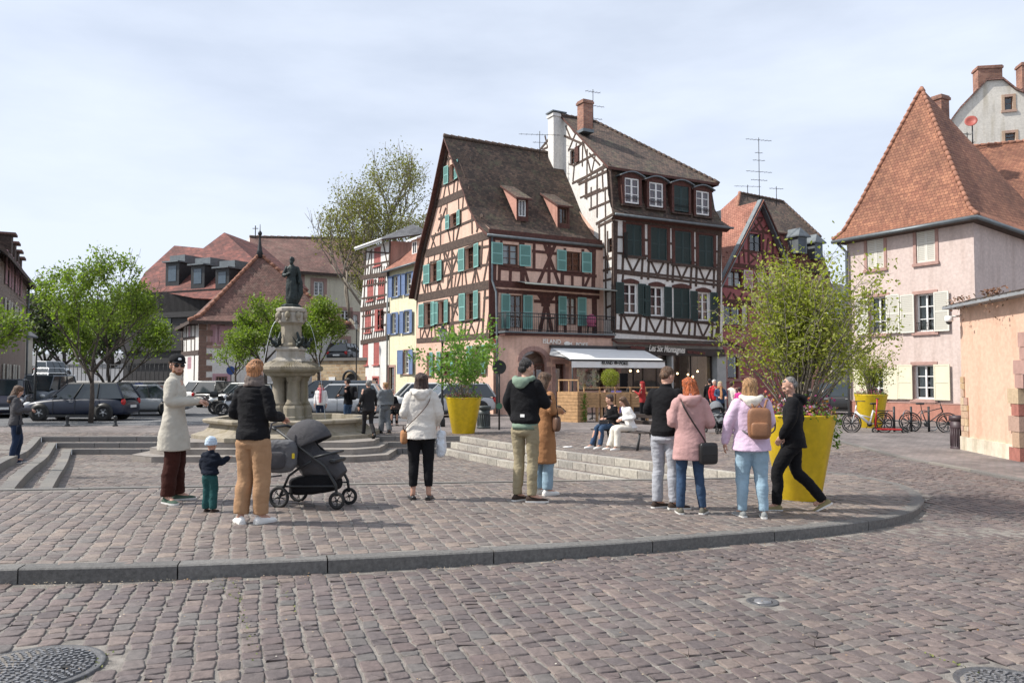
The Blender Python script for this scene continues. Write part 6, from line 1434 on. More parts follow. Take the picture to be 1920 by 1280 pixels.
 if lg['m'] is not None:
  mb = MB(); tz = lg['top']; sh_ = .80 if(top or{}).get('hem',-.05)<.02 else 1.0
  mb.rings([[p for p in ell(0,rx*k*bw*(sh_ if h>(-.1 if(top or{}).get('hem',0)<-.1 else-.01) else 1),ry*k*(sh_ if h>(-.1 if(top or{}).get('hem',0)<-.1 else-.01) else 1),T=Matrix.Translation(sp(h,0,yo)))] for h,rx,ry,yo in((tz,.130,.094,0),(.08,.142,.104,-.005),(.0,.168,.125,-.012),(-.07,.165,.12,-.012),(-.12,.12,.09,-.01))],None)
  for s, h0 in enumerate((HL,HR)):
   an = L_[s][1]; kn = L_[s][0]; dz =(kn-an).normalized()*(lg['hemz'] or 0)*k
   end = an+dz+(Vector((0,0,.0*k)) if not lg['hemz'] else Vector((0,0,0)))
   pts =[h0+Vector((0,-.006,-.055*k)),h0.lerp(kn,.45),kn,kn.lerp(end,.4)+Vector((0,-.012*k,0)),end]
   th, kk, hm = lg['thigh']*k*bw, lg['knee']*k*bw, lg['hem']*k
   P_ = smooth_path(pts,4); rr =[]
   rads =[th*1.02,(th*.6+kk*.45),kk,(kk*.5+hm*.5)+.004,hm]
   for i in range(4):
    for q in range(4): rr.append(rads[i]*(1-q/4)+rads[i+1]*q/4)
   rr.append(hm); mb.tube(P_,rr,None,14); mb.ball(pts[0],th,None,12,8)
  remeshed(mb,(.011,.014,.018)[detail],'trousers',lg['m'],root,3,lg['wr'],(6,6,11),seed=loc.x)
 tp = dict(m=None,hem=-.05,hemw=.175,hemd=.13,waist=.152,chest=.178,sleeve=.058,cuff=.04,wr=.008,name='jacket',slen=1.0,puff=0,ws=(6,6,10)); tp.update(top or{})
 if tp['m'] is not None:
  mb = MB(); P = tp['puff']; hh = tp['hem']
  prof =[(hh,tp['hemw'],tp['hemd'],-.005)]+([(hh*.5,(tp['hemw']+tp['waist'])/2+.008,tp['hemd']*.97,-.008)] if hh<-.1 else[])+[(max(hh+.04,.03),max(tp['waist']+.016,.165),.134,-.01),(.16,tp['waist'],.112,-.004),(.30,tp['waist']+.015,.118,0),(.40,tp['chest']*.93,.120,-.004),(.46,tp['chest']*.94,.106,-.012),(.51,.142,.088,-.018),(.545,.095,.072,-.015),(.56,.06,.06,-.01)]
  mb.rings([[p for p in ell(0,(rx*bw+P)*k,(ry+P)*k,T=Matrix.Translation(sp(h,0,yo)),n=24,sq=.93)] for h,rx,ry,yo in prof],None)
  for s, S in enumerate((SL,SR)):
   e, w = A_[s]; w2 = e.lerp(w,tp['slen']); sl, cf =(tp['sleeve']*.86+P)*k*(bw*.5+.5),(tp['cuff']*.92+P*.6)*k
   limb(mb,[S+Vector((0,0,-.012)),S.lerp(e,.5),e,e.lerp(w2,.55),w2],[sl*1.12,sl*1.04,sl*.96,(sl+cf)/2,cf],14)
   mb.tube([w2+(w2-e).normalized()*.001,w2-(w2-e).normalized()*.03*k],cf*1.02,None,12)
  if hood is None and collar:
   cz, cr_ = collar; mb.rings([ell(0,rr*k,rr*k*.95,T=Matrix.Translation(sp(h_,0,-.005+.01))) for h_,rr in((.53,.085),(.57,cr_),(.57+cz,cr_*.96),(.57+cz+.004,cr_*.8))],None)
  if hood=='own': hood_shape(mb,sp,k)
  remeshed(mb,(.0115,.014,.018)[detail],tp['name'],tp['m'],root,3,tp['wr'],tp['ws'],seed=loc.y)
  if 'belt' in tp: pass
 if hood not in(None,'own'):
  mb = MB(); hood_shape(mb,sp,k); remeshed(mb,.012,'hood',hood,root,3,.004)
 if shoes:
  for s in(0,1):
   q = L_[s][2]; pit = q[2] if len(q)>2 else 0
   shoe(root,L_[s][1]+Vector((0,0,0)),(q[0],q[1]),k,shoes[0],shoes[1],low=len(shoes)>2 and shoes[2]=='low',pitch=pit)
 if hair:
  st, hm = hair[0], hair[1]; mb = MB()
  def hh_(c,r): mb.ball(MH@(Vector(c)*hs),Vector(r)*hs,None,18,12,MH.to_3x3())
  if st=='short': hh_((0,-.026,.046),(.084,.094,.088)); hh_((0,-.050,-.01),(.070,.058,.065)); hh_((0,.035,.092),(.062,.045,.034))
  elif st=='crop': hh_((0,-.024,.042),(.080,.092,.084)); hh_((0,-.048,-.015),(.066,.052,.055)); hh_((0,.03,.082),(.055,.04,.032))
  elif st=='bald': hh_((0,-.040,.012),(.080,.078,.060))
  elif st in('bob','long','medium'):
   L0 ={'bob':.17,'medium':.20,'long':.30}[st]
   hh_((0,-.022,.046),(.093,.102,.090)); hh_((0,.03,.095),(.07,.05,.035))
   mb.rings([[MH@(Vector((math.cos(t)*rx,-.030+math.sin(t)*ry+yo,z))*hs) for t in[2*math.pi*i/20 for i in range(20)]] for z,rx,ry,yo in((.03,.09,.085,0),(-.03,.097,.084,-.004),(-.08,.104,.078,-.012),(-.08-L0*.35,.108,.07,-.02),(.02-L0,.09,.055,-.028),(0-L0,.05,.03,-.03))],None)
  elif st=='bun': hh_((0,-.024,.044),(.088,.098,.090)); hh_((0,-.045,-.02),(.072,.060,.072)); hh_((0,.032,.098),(.066,.05,.04)); hh_((.02,-.02,.115),(.06,.07,.035))
  elif st=='pony':
   hh_((0,-.024,.044),(.083,.095,.086)); hh_((0,-.055,.0),(.06,.05,.06)); limb(mb,[MH@(Vector(q)*hs) for q in((0,-.10,.05),(0,-.14,0),(0,-.12,-.12),(0,-.10,-.2))],[.03,.035,.03,.012],8)
  if st=='bald': remeshed(mb,(.008,.01,.014)[detail],'hair',hm,root,2,0,streak=.002)
  else:
   if len(mb.v): remeshed(mb,(.007,.010,.015)[detail],'hair',hm,root,2,.006 if st!='crop' else .002,(16,16,9),seed=3,streak=.006 if detail<2 else .001)
 root['_j'] = 0; del root['_j']
 J = dict(k=k,sp=sp,hc=hc,MH=MH,hs=hs,A=A_,L=L_,S=(SL,SR),neck=neck,root=root,bw=bw)
 return J
def hood_shape(mb,sp,k):
 for i in range(9):
  t = math.pi*(i/8); a = math.pi*(1+i/8)
  mb.ball(sp(.575-.02*abs(math.sin(a)),.115*math.cos(a),-.03+.10*math.sin(a)),(.042*k,.038*k,.036*k),None,10,8)
 mb.ball(sp(.535,0,-.125),(.115*k,.055*k,.06*k),None,14,10); mb.ball(sp(.50,0,-.135),(.08*k,.04*k,.05*k),None,12,8)
def strap(root,pts,m,w=.025,th=.004,name='strap'):
 P_ = smooth_path([Vector(p) for p in pts],5); mb = MB(); mb.tube(P_,w/2,m,8,flat=.3); return mb.build(name,root)
def softbox(mb,c,r,m=None,e=.5,T=None,n=20,kk=10):
 c = Vector(c)
 rs =[]
 for i in range(kk+1):
  a = -math.pi/2+math.pi*i/kk; ca, sa = math.cos(a), math.sin(a); cq = abs(ca)**e+1e-3; sq = math.copysign(abs(sa)**e,sa); row =[]
  for j in range(n):
   t = 2*math.pi*j/n; x = math.copysign(abs(math.cos(t))**e,math.cos(t)); y = math.copysign(abs(math.sin(t))**e,math.sin(t)); p = Vector((x*cq*r[0],y*cq*r[1],sq*r[2])); row.append((T@p if T is not None else p)+c)
  rs.append(row)
 return mb.rings(rs,m,True,True)
def phone(loc,rz,lab,tilt=-.6):
 t = thing('phone',lab,'phone',loc,None,rz); mb = MB(); T = Matrix.Rotation(tilt,4,'X'); mb.box(-.037,.037,-.075,.075,-.005,.005,mat('phone_body',(.02,.02,.022),rough=.2),T); mb.build('phone_case',t,bevel=.002)
 mb = MB(); mb.box(-.033,.033,-.07,.07,.0052,.006,mat('phone_screen',(.05,.06,.08),rough=.08),T); mb.build('screen',t)
def wpt(J,v):
 rt = J['root']; return Matrix.Translation(rt.location)@Matrix.Rotation(rt.rotation_euler.z,4,'Z')@Vector(v)
F = lambda n, c, **k: mat(n,c,kind='fabric',**({'rough':.85,'var':.1,'scale':5}|k))
C_BEIGE = F('beige_coat_cloth',(.47,.44,.375)); C_DBR = F('dark_brown_corduroy',(.045,.014,.010)); C_BLK = F('black_cloth',(.009,.009,.0105)); C_NAVY = F('navy_cloth',(.008,.012,.022)); C_TEAL = F('dark_teal_cloth',(.02,.075,.075))
C_CAMEL = F('camel_trousers_cloth',(.36,.215,.12)); C_OFFW = F('off_white_cloth',(.62,.585,.53)); C_KHAKI = F('khaki_cloth',(.30,.255,.165)); C_SAGE = F('sage_green_cloth',(.20,.27,.205)); C_COATBR = F('tan_coat_cloth',(.36,.18,.085))
C_GREY = F('light_grey_denim',(.36,.37,.40)); C_PINK = F('dusty_pink_wool',(.46,.275,.26)); C_JEAN = F('blue_denim',(.04,.07,.125),var=.3); C_LJEAN = F('pale_blue_denim',(.27,.38,.46),var=.2); C_LILAC = F('lilac_cloth',(.62,.47,.60)); C_DGREY = F('charcoal_cloth',(.07,.068,.072))
C_CREAM = F('cream_cloth',(.70,.66,.58)); C_WHITE = F('white_cloth',(.78,.77,.75)); C_RED = F('red_cloth',(.5,.03,.035)); C_SCARFP = F('pink_scarf_cloth',(.55,.17,.19),scale=14,var=.3); C_MGREY = F('mid_grey_cloth',(.16,.17,.18)); C_LBLUE = F('light_blue_knit',(.48,.58,.68),scale=40); C_TAUPE = F('taupe_scarf',(.16,.13,.115)); C_MAG = F('magenta_cloth',(.55,.05,.25)); C_DJEAN = F('dark_denim',(.018,.030,.06)); C_BRICK = F('dark_red_cloth',(.28,.03,.03))
H_RED = mat('ginger_hair',(.42,.10,.025),kind='hair',rough=.5); H_STR = mat('strawberry_hair',(.38,.17,.07),kind='hair',rough=.5); H_DBR = mat('dark_brown_hair',(.045,.022,.015),kind='hair',rough=.45); H_BLK = mat('black_hair',(.014,.011,.010),kind='hair',rough=.5)
H_BR = mat('brown_hair',(.12,.065,.035),kind='hair',rough=.5); H_BLO = mat('dark_blond_hair',(.36,.20,.09),kind='hair',rough=.5); H_GREY = mat('grey_hair',(.20,.19,.18),kind='hair',rough=.6)
M_SOLE = mat('white_rubber',(.66,.65,.62),rough=.6,var=.06); M_SHW = mat('white_leather',(.74,.73,.70),rough=.5,var=.06); M_SHB = mat('black_leather',(.014,.013,.013),rough=.35); M_SHG = F('green_suede',(.065,.10,.075)); M_SHBR = F('dark_brown_shoe',(.05,.035,.028)); M_SHGR = F('grey_knit_shoe',(.24,.25,.245)); M_SHOL = F('olive_shoe',(.26,.215,.11)); M_SHT = F('taupe_shoe',(.13,.12,.095)); M_SHN = F('navy_shoe',(.018,.026,.05))
MB.build_ = MB.build
holdarms =(((-.25,-.02,.27),(-.10,.25,.27),(.4,.5,0),(-.3,-.2,.9),.9),((.25,-.02,.27),(.10,.25,.27),(-.4,.5,0),(.3,-.2,.9),.9))
J = person('man in a beige coat, black cap and sunglasses holding a phone, beside the child',gp(325,941),1.80,78,dict(m=C_BEIGE,hem=-.30,hemw=.21,hemd=.18,waist=.175,chest=.19,sleeve=.072,cuff=.052,puff=.0,wr=.007,name='coat'),dict(m=C_DBR,thigh=.105,knee=.085,hem=.078,wr=.010),('short',H_BR),dict(yaw=62,pitch=4),holdarms,(((-.10,.02,.49),(-.13,.03,.085),(-.3,1)),((.10,.0,.49),(.13,-.04,.085),(.75,.7))),(M_SHG,M_SOLE),detail=0,collar=(.035,.075),build=1.05)
k, MH, hs = J['k'], J['MH'], J['hs']
mb = MB(); mb.lathe([(.086,.045),(.091,.07),(.086,.105),(.06,.135),(.001,.145)],C_BLK,24,sy=1.15,c=(0,-.012,0)); mb.v =[tuple(MH@(Vector(v)*hs)) for v in mb.v]; cp_ = mb.build('cap',J['root'])
mb = MB(); br_ =[]
for i in range(11):
 t = math.pi*i/10; br_.append((Vector((.078*math.cos(t),.055+.075*math.sin(t)**.6,.052-.012*math.sin(t))),Vector((.07*math.cos(t),.06,.062))))
vs =[MH@(a*hs) for a,b in br_]+[MH@(b*hs) for a,b in br_]+[MH@((a-Vector((0,0,.006)))*hs) for a,b in br_]; mb.add(vs,[(i,i+1,12+i,11+i) for i in range(10)]+[(i+1,i,22+i,23+i) for i in range(10)]+[(22+i,11+i,12+i,23+i) for i in range(10)],C_BLK,True); mb.build('cap_peak',cp_)
mb = MB(); mb.ball(MH@(Vector((0,.086,.085))*hs),(.022,.008,.018),M_WFR,12,8,MH.to_3x3()); mb.build('cap_badge',cp_)
mb = MB(); DK = mat('sunglass_lens',(.008,.008,.01),rough=.08)
for sx in(-1,1): mb.ball(MH@(Vector((sx*.034,.088,.012))*hs),(.030*hs,.008*hs,.022*hs),DK,14,8,MH.to_3x3()); mb.tube([MH@(Vector(q)*hs) for q in((sx*.062,.08,.018),(sx*.084,.0,.012))],.004,DK,5)
mb.tube([MH@(Vector(q)*hs) for q in((-.01,.095,.02),(.01,.095,.02))],.004,DK,5); mb.build('sunglasses',J['root'])
mb = MB();
for c, r in(((0,.052,-.085),(.045,.035,.028)),((.038,.035,-.06),(.026,.035,.034)),((-.038,.035,-.06),(.026,.035,.034)),((0,.084,-.040),(.024,.010,.006))): mb.ball(MH@(Vector(c)*hs),Vector(r)*hs,None,12,8,MH.to_3x3())
remeshed(mb,.006,'beard',mat('reddish_beard',(.22,.095,.045),kind='hair',rough=.8),J['root'],1,.003,(40,40,40))
phone(wpt(J,J['A'][0][1]*.5+J['A'][1][1]*.5+Vector((0,.10,.02))),J['root'].rotation_euler.z,'dark phone held in both hands by the man in the beige coat')
mb = MB(); sg = J['sp'];
for side in(-1,1): mb.box(side*.17-.05,side*.17+.05,-.01,.01,0,.035,C_BEIGE,Matrix.Translation(sg(-.06,0,.17 if side>0 else .165))@Matrix.Rotation(-side*.6,4,'Z'))
mb.build('pocket_flap',J['root'],bevel=.004)
J = person('small child in a pale blue knitted hat and navy puffer jacket seen from behind',gp(393,960),.80,14,dict(m=C_NAVY,hem=.02,hemw=.20,hemd=.16,waist=.20,chest=.21,sleeve=.085,cuff=.065,puff=.015,wr=.012,ws=(9,9,30),name='puffer_jacket'),dict(m=C_TEAL,thigh=.115,knee=.10,hem=.09,wr=.012),None,dict(size=1.5,pitch=0),(((-.27,.0,.25),(-.27,.1,.06)),((.28,.05,.30),(.34,.26,.40))),(((-.09,.02,.49),(-.10,0,.085),(-.1,1)),((.09,.02,.49),(.10,-.0,.085),(.1,1))),(M_SHBR,M_SHBR),detail=0,collar=(.05,.09))
MH, hs = J['MH'], J['hs']; mb = MB(); mb.lathe([(.088,-.005),(.094,.0),(.094,.03),(.088,.034),(.088,.07),(.070,.115),(.035,.138),(.001,.145)],None,24,sy=1.15,c=(0,-.012,0)); mb.v =[tuple(MH@(Vector(v)*hs)) for v in mb.v]; remeshed(mb,.006,'knitted_hat',C_LBLUE,J['root'],1,.003,(60,60,30))
J = person('woman in a black quilted jacket and camel trousers with short ginger hair',gp(473,981),1.735,18,dict(m=C_BLK,hem=-.02,hemw=.178,hemd=.135,waist=.165,chest=.185,sleeve=.068,cuff=.05,puff=.006,wr=.010,ws=(8,8,26)),dict(m=C_CAMEL,thigh=.108,knee=.088,hem=.080,wr=.007,hemz=.02),('bun',H_STR),dict(yaw=-8,pitch=6),(((-.26,-.03,.25),(-.12,.20,.25),(0,.3,0),(0,0,1),.9),((.27,-.02,.24),(.22,.22,.20),(0,.4,0),(0,0,1),1.3)),(((-.10,.02,.49),(-.10,-.06,.085),(-.75,.6)),((.10,.02,.49),(.09,.02,.085),(.3,1))),(M_SHW,M_SOLE),detail=0,build=1.0)
mb = MB(); sp = J['sp']
for i in range(16):
 a = 2*math.pi*i/16
 for z, r in((.56,.085),(.60,.078),(.635,.07)): mb.ball(sp(z+.012*math.sin(a*2+z*30),r*math.cos(a),r*math.sin(a)),.030,None,8,6)
remeshed(mb,.010,'scarf',C_TAUPE,J['root'],2,.008,(12,12,40))
J = person('woman with a dark bob in an off white hooded jacket and cropped black trousers',gp(789,936),1.645,-3,dict(m=C_OFFW,hem=-.08,hemw=.215,hemd=.175,waist=.185,chest=.20,sleeve=.078,cuff=.055,puff=.004,wr=.012,ws=(8,8,9)),dict(m=C_BLK,thigh=.098,knee=.072,hem=.056,wr=.006,hemz=.10),('bob',H_DBR),dict(pitch=2),(((-.27,-.02,.26),(-.17,.2,.22),(0,.3,0),(0,0,1),.8),((.28,-.02,.26),(.22,.15,.12),(0,.3,0),(0,0,1),.8)),(((-.10,.02,.49),(-.105,-.02,.085),(-.25,1)),((.10,.02,.49),(.105,-.02,.085),(.12,1))),(M_SHB,M_SHB,'low'),detail=0,hood='own',build=1.02)
sp = J['sp']; strap(J['root'],[sp(.55,.14,-.03),sp(.40,.10,-.142),sp(.22,-.05,-.15),sp(.08,-.19,-.10),sp(-.03,-.235,-.02)],mat('brown_leather',(.13,.07,.045),rough=.5),.02)
b_ = thing('shoulder_bag','small tan shoulder bag of the woman in the off white hooded jacket','bag',wpt(J,sp(-.06,-.235,.0)),rz=J['root'].rotation_euler.z+.2); mb = MB(); softbox(mb,(0,0,0),(.045,.10,.09),C_COATBR,.6); mb.build('bag_body',b_); mb = MB(); mb.tube([(0,-.08,.07),(-.01,0,.14),(0,.08,.07)],.007,M_SHBR,6); mb.build('handle',b_)
b_ = thing('plastic_bag','translucent white plastic bag held by the woman in the off white jacket','bag',wpt(J,sp(-.16,.27,.12))); mb = MB(); softbox(mb,(0,0,0),(.065,.09,.17),None,.6); remeshed(mb,.012,'bag_body',mat('milky_plastic',(.62,.66,.70),rough=.3),b_,1,.02,(14,14,10)); mb = MB(); mb.tube([(0,-.03,.15),(-.02,0,.24),(0,.03,.15)],.006,M_WFR,5); mb.build('handle',b_)
J = person('tall man in a black sweatshirt with a sage green hood and khaki trousers',gp(985,940),1.865,28,dict(m=C_BLK,hem=.03,hemw=.158,hemd=.125,waist=.175,chest=.20,sleeve=.078,cuff=.05,wr=.009,puff=.006,name='sweatshirt',ws=(6,6,8)),dict(m=C_KHAKI,thigh=.088,knee=.068,hem=.056,wr=.011),('crop',H_BLK),dict(yaw=32,pitch=24),(((-.26,-.02,.28),(-.22,.12,.06)),((.27,.06,.27),(.14,.34,.30),(-.2,.5,0),(0,0,1),.7)),(((-.09,.02,.49),(-.10,-.01,.085),(.35,1)),((.09,.02,.49),(.10,-.02,.085),(.95,.5))),(M_SHBR,M_SOLE),detail=0,hood=C_SAGE)
sp = J['sp']; mb = MB(); mb.rings([[p for p in ell(0,rx,ry,T=Matrix.Translation(sp(h,0,-.005)),n=24)] for h,rx,ry in((-.035,.172,.135),(-.04,.178,.14),(.0,.180,.142),(.05,.172,.134))],C_SAGE); mb.build('hoodie_hem',J['root'])
mb = MB(); mb.box(-.03,.03,-.003,.003,-.018,.018,M_WFR,Matrix.Translation(sp(.13,.03,-.135))); mb.build('label_patch',J['root'])
phone(wpt(J,J['A'][1][1]+Vector((-.03,.13,.02))),J['root'].rotation_euler.z+.4,'dark phone held low by the tall man in the black sweatshirt')
J = person('woman in a long tan coat half hidden behind the tall man',gp(1010,929)+Vector((.07,.1,0)),1.69,50,dict(m=C_COATBR,hem=-.46,hemw=.20,hemd=.17,waist=.165,chest=.18,sleeve=.066,cuff=.048,puff=.004,name='coat'),dict(m=C_LJEAN,thigh=.09,knee=.075,hem=.075),('medium',H_BR),dict(yaw=0,pitch=18),holdarms,None,(M_SHW,M_SOLE),detail=1)
b_ = thing('shoulder_bag','dark brown shoulder bag on the woman in the long tan coat','bag',wpt(J,J['sp'](.10,.20,.05)),rz=.3); mb = MB(); softbox(mb,(0,0,0),(.05,.12,.11),mat('brown_leather',(.13,.07,.045)),.6); mb.build('bag_body',b_); mb = MB(); mb.tube([(0,-.1,.08),(-.02,0,.4),(0,.1,.08)],.008,M_SHBR,6); mb.build('strap',b_)
phone(wpt(J,J['A'][0][1]*.5+J['A'][1][1]*.5+Vector((0,.10,.02))),J['root'].rotation_euler.z,'phone held up by the woman in the long tan coat')
J = person('man in a black sweater and pale grey jeans beside the ginger haired woman',gp(1248,953),1.80,30,dict(m=C_BLK,hem=-.03,hemw=.158,hemd=.125,waist=.158,chest=.19,sleeve=.066,cuff=.045,wr=.007,name='sweater'),dict(m=C_GREY,thigh=.090,knee=.072,hem=.062,wr=.011),('crop',H_BR),dict(yaw=25,pitch=42),(((-.25,-.02,.27),(-.14,.22,.26),(.3,.3,0)),((.25,-.0,.27),(.12,.24,.26),(-.3,.3,0))),(((-.09,.02,.49),(-.10,-.02,.085),(.55,.9)),((.09,.02,.49),(.11,-.0,.085),(.95,.6))),(M_SHBR,M_SOLE),detail=0,collar=(.03,.072),lean=4)
J = person('ginger haired woman in a dusty pink hooded coat with a black cross body bag',gp(1295,963),1.66,4,dict(m=C_PINK,hem=-.22,hemw=.215,hemd=.175,waist=.172,chest=.188,sleeve=.074,cuff=.056,puff=.006,wr=.006,name='coat'),dict(m=C_JEAN,thigh=.082,knee=.062,hem=.05,wr=.007),('medium',H_RED),dict(yaw=-12,pitch=12,tilt=-4),(((-.25,.0,.24),(-.24,.20,.36),(0,.3,.4),(-1,0,0),.6),((.29,-.02,.24),(.22,.16,.22),(0,.3,0),(0,0,1),.8)),(((-.11,.02,.49),(-.13,-.02,.085),(-.05,1)),((.11,.02,.49),(.15,-.0,.085),(.4,1))),(M_SHT,M_SOLE),detail=0,hood='own',build=1.03)
sp = J['sp']; strap(J['root'],[sp(.55,-.12,-.03),sp(.44,-.09,-.145),sp(.25,.02,-.155),sp(.08,.13,-.16),sp(-.02,.18,-.155)],M_SHB,.035)
b_ = thing('cross_body_bag','flat black cross body bag on the back of the ginger haired woman','bag',wpt(J,sp(-.13,.20,-.16)),rz=.25); mb = MB(); softbox(mb,(0,0,0),(.115,.04,.13),M_SHB,.35); mb.build('bag_body',b_); mb = MB(); mb.box(-.1,.1,-.052,-.04,-.02,.1,M_SHB); mb.build('flap',b_,bevel=.01)
mb = MB();
for i in range(10): a = math.pi*(1+i/9); mb.ball(sp(.60,.06*math.cos(a),-.03+.06*math.sin(a)),.024,None,8,6)
remeshed(mb,.008,'scarf',F('lilac_patterned_scarf',(.45,.34,.42),scale=60,var=.5),J['root'],1,.006,(30,30,30))
J = person('dark blond woman in a lilac jacket and pale blue jeans wearing a brown backpack',gp(1411,969),1.675,10,dict(m=C_LILAC,hem=-.085,hemw=.215,hemd=.175,waist=.185,chest=.20,sleeve=.075,cuff=.052,puff=.004,wr=.009),dict(m=C_LJEAN,thigh=.102,knee=.077,hem=.056,wr=.009),('long',H_BLO),dict(yaw=28,pitch=2),(((-.31,-.03,.26),(-.36,.02,.02),(0,0,0)),((.26,.02,.26),(.2,.18,.2))),(((-.11,.02,.49),(-.13,-.02,.085),(-.45,1)),((.11,.02,.49),(.13,-.05,.085),(.05,1))),(M_SHGR,M_SOLE),detail=0,hood=C_CREAM,build=1.1)
sp = J['sp']; b_ = thing('backpack','small brown leather backpack worn by the woman in the lilac jacket','backpack',wpt(J,sp(.26,.07,-.20)),rz=J['root'].rotation_euler.z)
M_LEA = mat('tan_leather',(.25,.115,.055),rough=.5,var=.25,scale=6,bump=.3,bscale=90); mb = MB(); softbox(mb,(0,0,0),(.135,.06,.185),M_LEA,.45); mb.build('bag_body',b_); mb = MB(); softbox(mb,(0,-.058,-.07),(.10,.03,.085),M_LEA,.4); mb.build('front_pocket',b_); mb = MB(); mb.tube([(-.04,0,.17),(0,0,.225),(.04,0,.17)],.009,M_LEA,6); mb.build('handle',b_)
mb = MB()
for sx in(-1,1): mb.tube(smooth_path([Vector(q) for q in((sx*.06,.0,.18),(sx*.10,.09,.27),(sx*.13,.2,.24))],3),.014,M_LEA,6); mb.tube(smooth_path([Vector(q) for q in((sx*.11,.02,-.13),(sx*.19,.12,-.08),(sx*.21,.22,.02))],3),.009,M_SHB,6)
mb.build('shoulder_straps',b_)
J = person('grey haired man in black striding to the left before the yellow planter',gp(1489,957),1.70,-72,dict(m=C_BLK,hem=-.10,hemw=.185,hemd=.165,waist=.178,chest=.195,sleeve=.074,cuff=.052,puff=.006,wr=.009),dict(m=C_BLK,thigh=.10,knee=.075,hem=.062,wr=.009),('bald',H_GREY),dict(yaw=-22,pitch=24),(((-.25,.03,.26),(-.2,.14,.06)),((.25,-.08,.26),(.24,.0,.03))),(((-.08,.20,.50),(-.10,.22,.085),(-.1,1)),((.09,-.04,.50),(.10,-.36,.13),(.1,1,-.55))),(M_SHOL,M_SOLE),detail=0,hood='own',build=1.03)
MH, hs = J['MH'], J['hs']; mb = MB()
for c, r in(((0,-.028,.058),(.0765,.080,.070)),((0,.036,.093),(.045,.03,.018))): mb.ball(MH@(Vector(c)*hs),Vector(r)*hs,None,14,10,MH.to_3x3())
remeshed(mb,.007,'hair',H_GREY,J['root'],1,.002,streak=.002)
mb = MB()
for c, r in(((0,.052,-.088),(.038,.030,.022)),((0,.084,-.040),(.022,.008,.005))): mb.ball(MH@(Vector(c)*hs),Vector(r)*hs,None,12,8,MH.to_3x3())
remeshed(mb,.006,'beard',H_GREY,J['root'],1,.002,(40,40,40))
fl_pt = gp(28,868,G,-.15)
J = person('woman in a charcoal hooded jacket and dark jeans stepping on the left hand steps',fl_pt,1.64,55,dict(m=C_DGREY,hem=-.06,hemw=.19,hemd=.16,waist=.175,chest=.19,sleeve=.075,cuff=.055,wr=.010),dict(m=C_DJEAN,thigh=.10,knee=.07,hem=.052,wr=.008),('long',H_BR),dict(yaw=5,pitch=22),holdarms,(((-.10,.08,.49),(-.12,.04,.085),(-.05,1)),((.10,.0,.49),(.12,-.08,.085),(.1,1))),(M_SHN,M_SOLE),detail=0,hood='own',build=1.05)
b_ = thing('shoulder_bag','small navy bag hanging at the hip of the woman on the left hand steps','bag',wpt(J,J['sp'](-.15,.19,.05)),rz=.3); mb = MB(); softbox(mb,(0,0,0),(.04,.07,.10),C_NAVY,.5); mb.build('bag_body',b_); mb = MB(); mb.tube([(0,-.05,.08),(0,0,.3),(0,.05,.08)],.006,C_NAVY,5); mb.build('strap',b_)
def bgp(lab,px,py,H,face,topm,legm,hair,**k):
 loc = k.pop('loc',None) or gp(px,py); tpd = dict(m=topm,wr=.008); tpd.update(k.pop('top',{})); lgd = dict(m=legm,wr=.006); lgd.update(k.pop('legs',{}))
 return person(lab,loc,H,face,tpd,lgd,hair,shoes=k.pop('shoes',(M_SHB,M_SHB)),detail=2,**k)
J = bgp('woman with a pink scarf and white cardigan standing beyond the fountain basin',601,791,1.63,172,C_WHITE,C_DJEAN,('bun',H_DBR),top=dict(hem=-.02),loc=at(601,789,27.5)+Vector((0,0,-.0)),head=dict(face=1,pitch=10)); sp = J['sp']; J['root'].location.z = -.25
mb = MB();
for i in range(12):
 a = 2*math.pi*i/12; mb.ball(sp(.58,.08*math.cos(a),.01+.08*math.sin(a)),.05,None,8,6)
mb.tube([sp(.56,0,.11),sp(.4,0,.15),sp(.08,.01,.14)],[.06,.09,.10],None,10,flat=.45); remeshed(mb,.016,'scarf',C_SCARFP,J['root'],1,.01)
J = bgp('dark haired man in a black jacket with a backpack standing by the fountain',652,788,1.80,-70,C_BLK,C_JEAN,('short',H_BLK),loc=at(652,790,26.3),arms=holdarms,head=dict(pitch=18)); J['root'].location.z = -.25
b_ = thing('backpack','black backpack of the man standing by the fountain','backpack',wpt(J,J['sp'](.33,0,-.2)),rz=J['root'].rotation_euler.z); mb = MB(); softbox(mb,(0,0,0),(.14,.09,.23),C_BLK,.5); mb.build('bag_body',b_)
mb = MB(); softbox(mb,(0,-.09,-.05),(.09,.03,.1),C_DGREY,.5); mb.build('front_pocket',b_)
J = bgp('elderly grey haired man in a dark suit walking away past the fountain',690,822,1.76,-25,F('dark_suit',(.022,.021,.022)),F('dark_suit',(.02,.02,.02)),('crop',H_GREY),top=dict(hem=-.12,hemw=.19,hemd=.16,waist=.175,chest=.195),leg_pose=(((-.09,.10,.50),(-.10,.16,.085),(0,1)),((.09,.0,.47),(.10,-.30,.16),(0,1,-.5))),arms=(((-.27,-.08,.27),(-.3,.05,.04)),((.27,.06,.27),(.3,.12,.05))),collar=(.02,.065))
J = bgp('woman in a grey poncho and wide grey trousers walking towards the fountain',722,812,1.67,-35,C_MGREY,C_MGREY,('short',H_BLO),top=dict(hem=.05,hemw=.29,hemd=.17,waist=.25,chest=.22,sleeve=.09,cuff=.07,puff=.01,name='poncho'),legs=dict(thigh=.10,knee=.095,hem=.095),leg_pose=(((-.09,.10,.50),(-.10,.10,.085),(0,1)),((.09,.0,.47),(.10,-.14,.1),(0,1))),arms=(((-.27,.05,.30),(-.16,.22,.28)),((.27,.0,.27),(.3,.05,.06))),head=dict(yaw=-30))
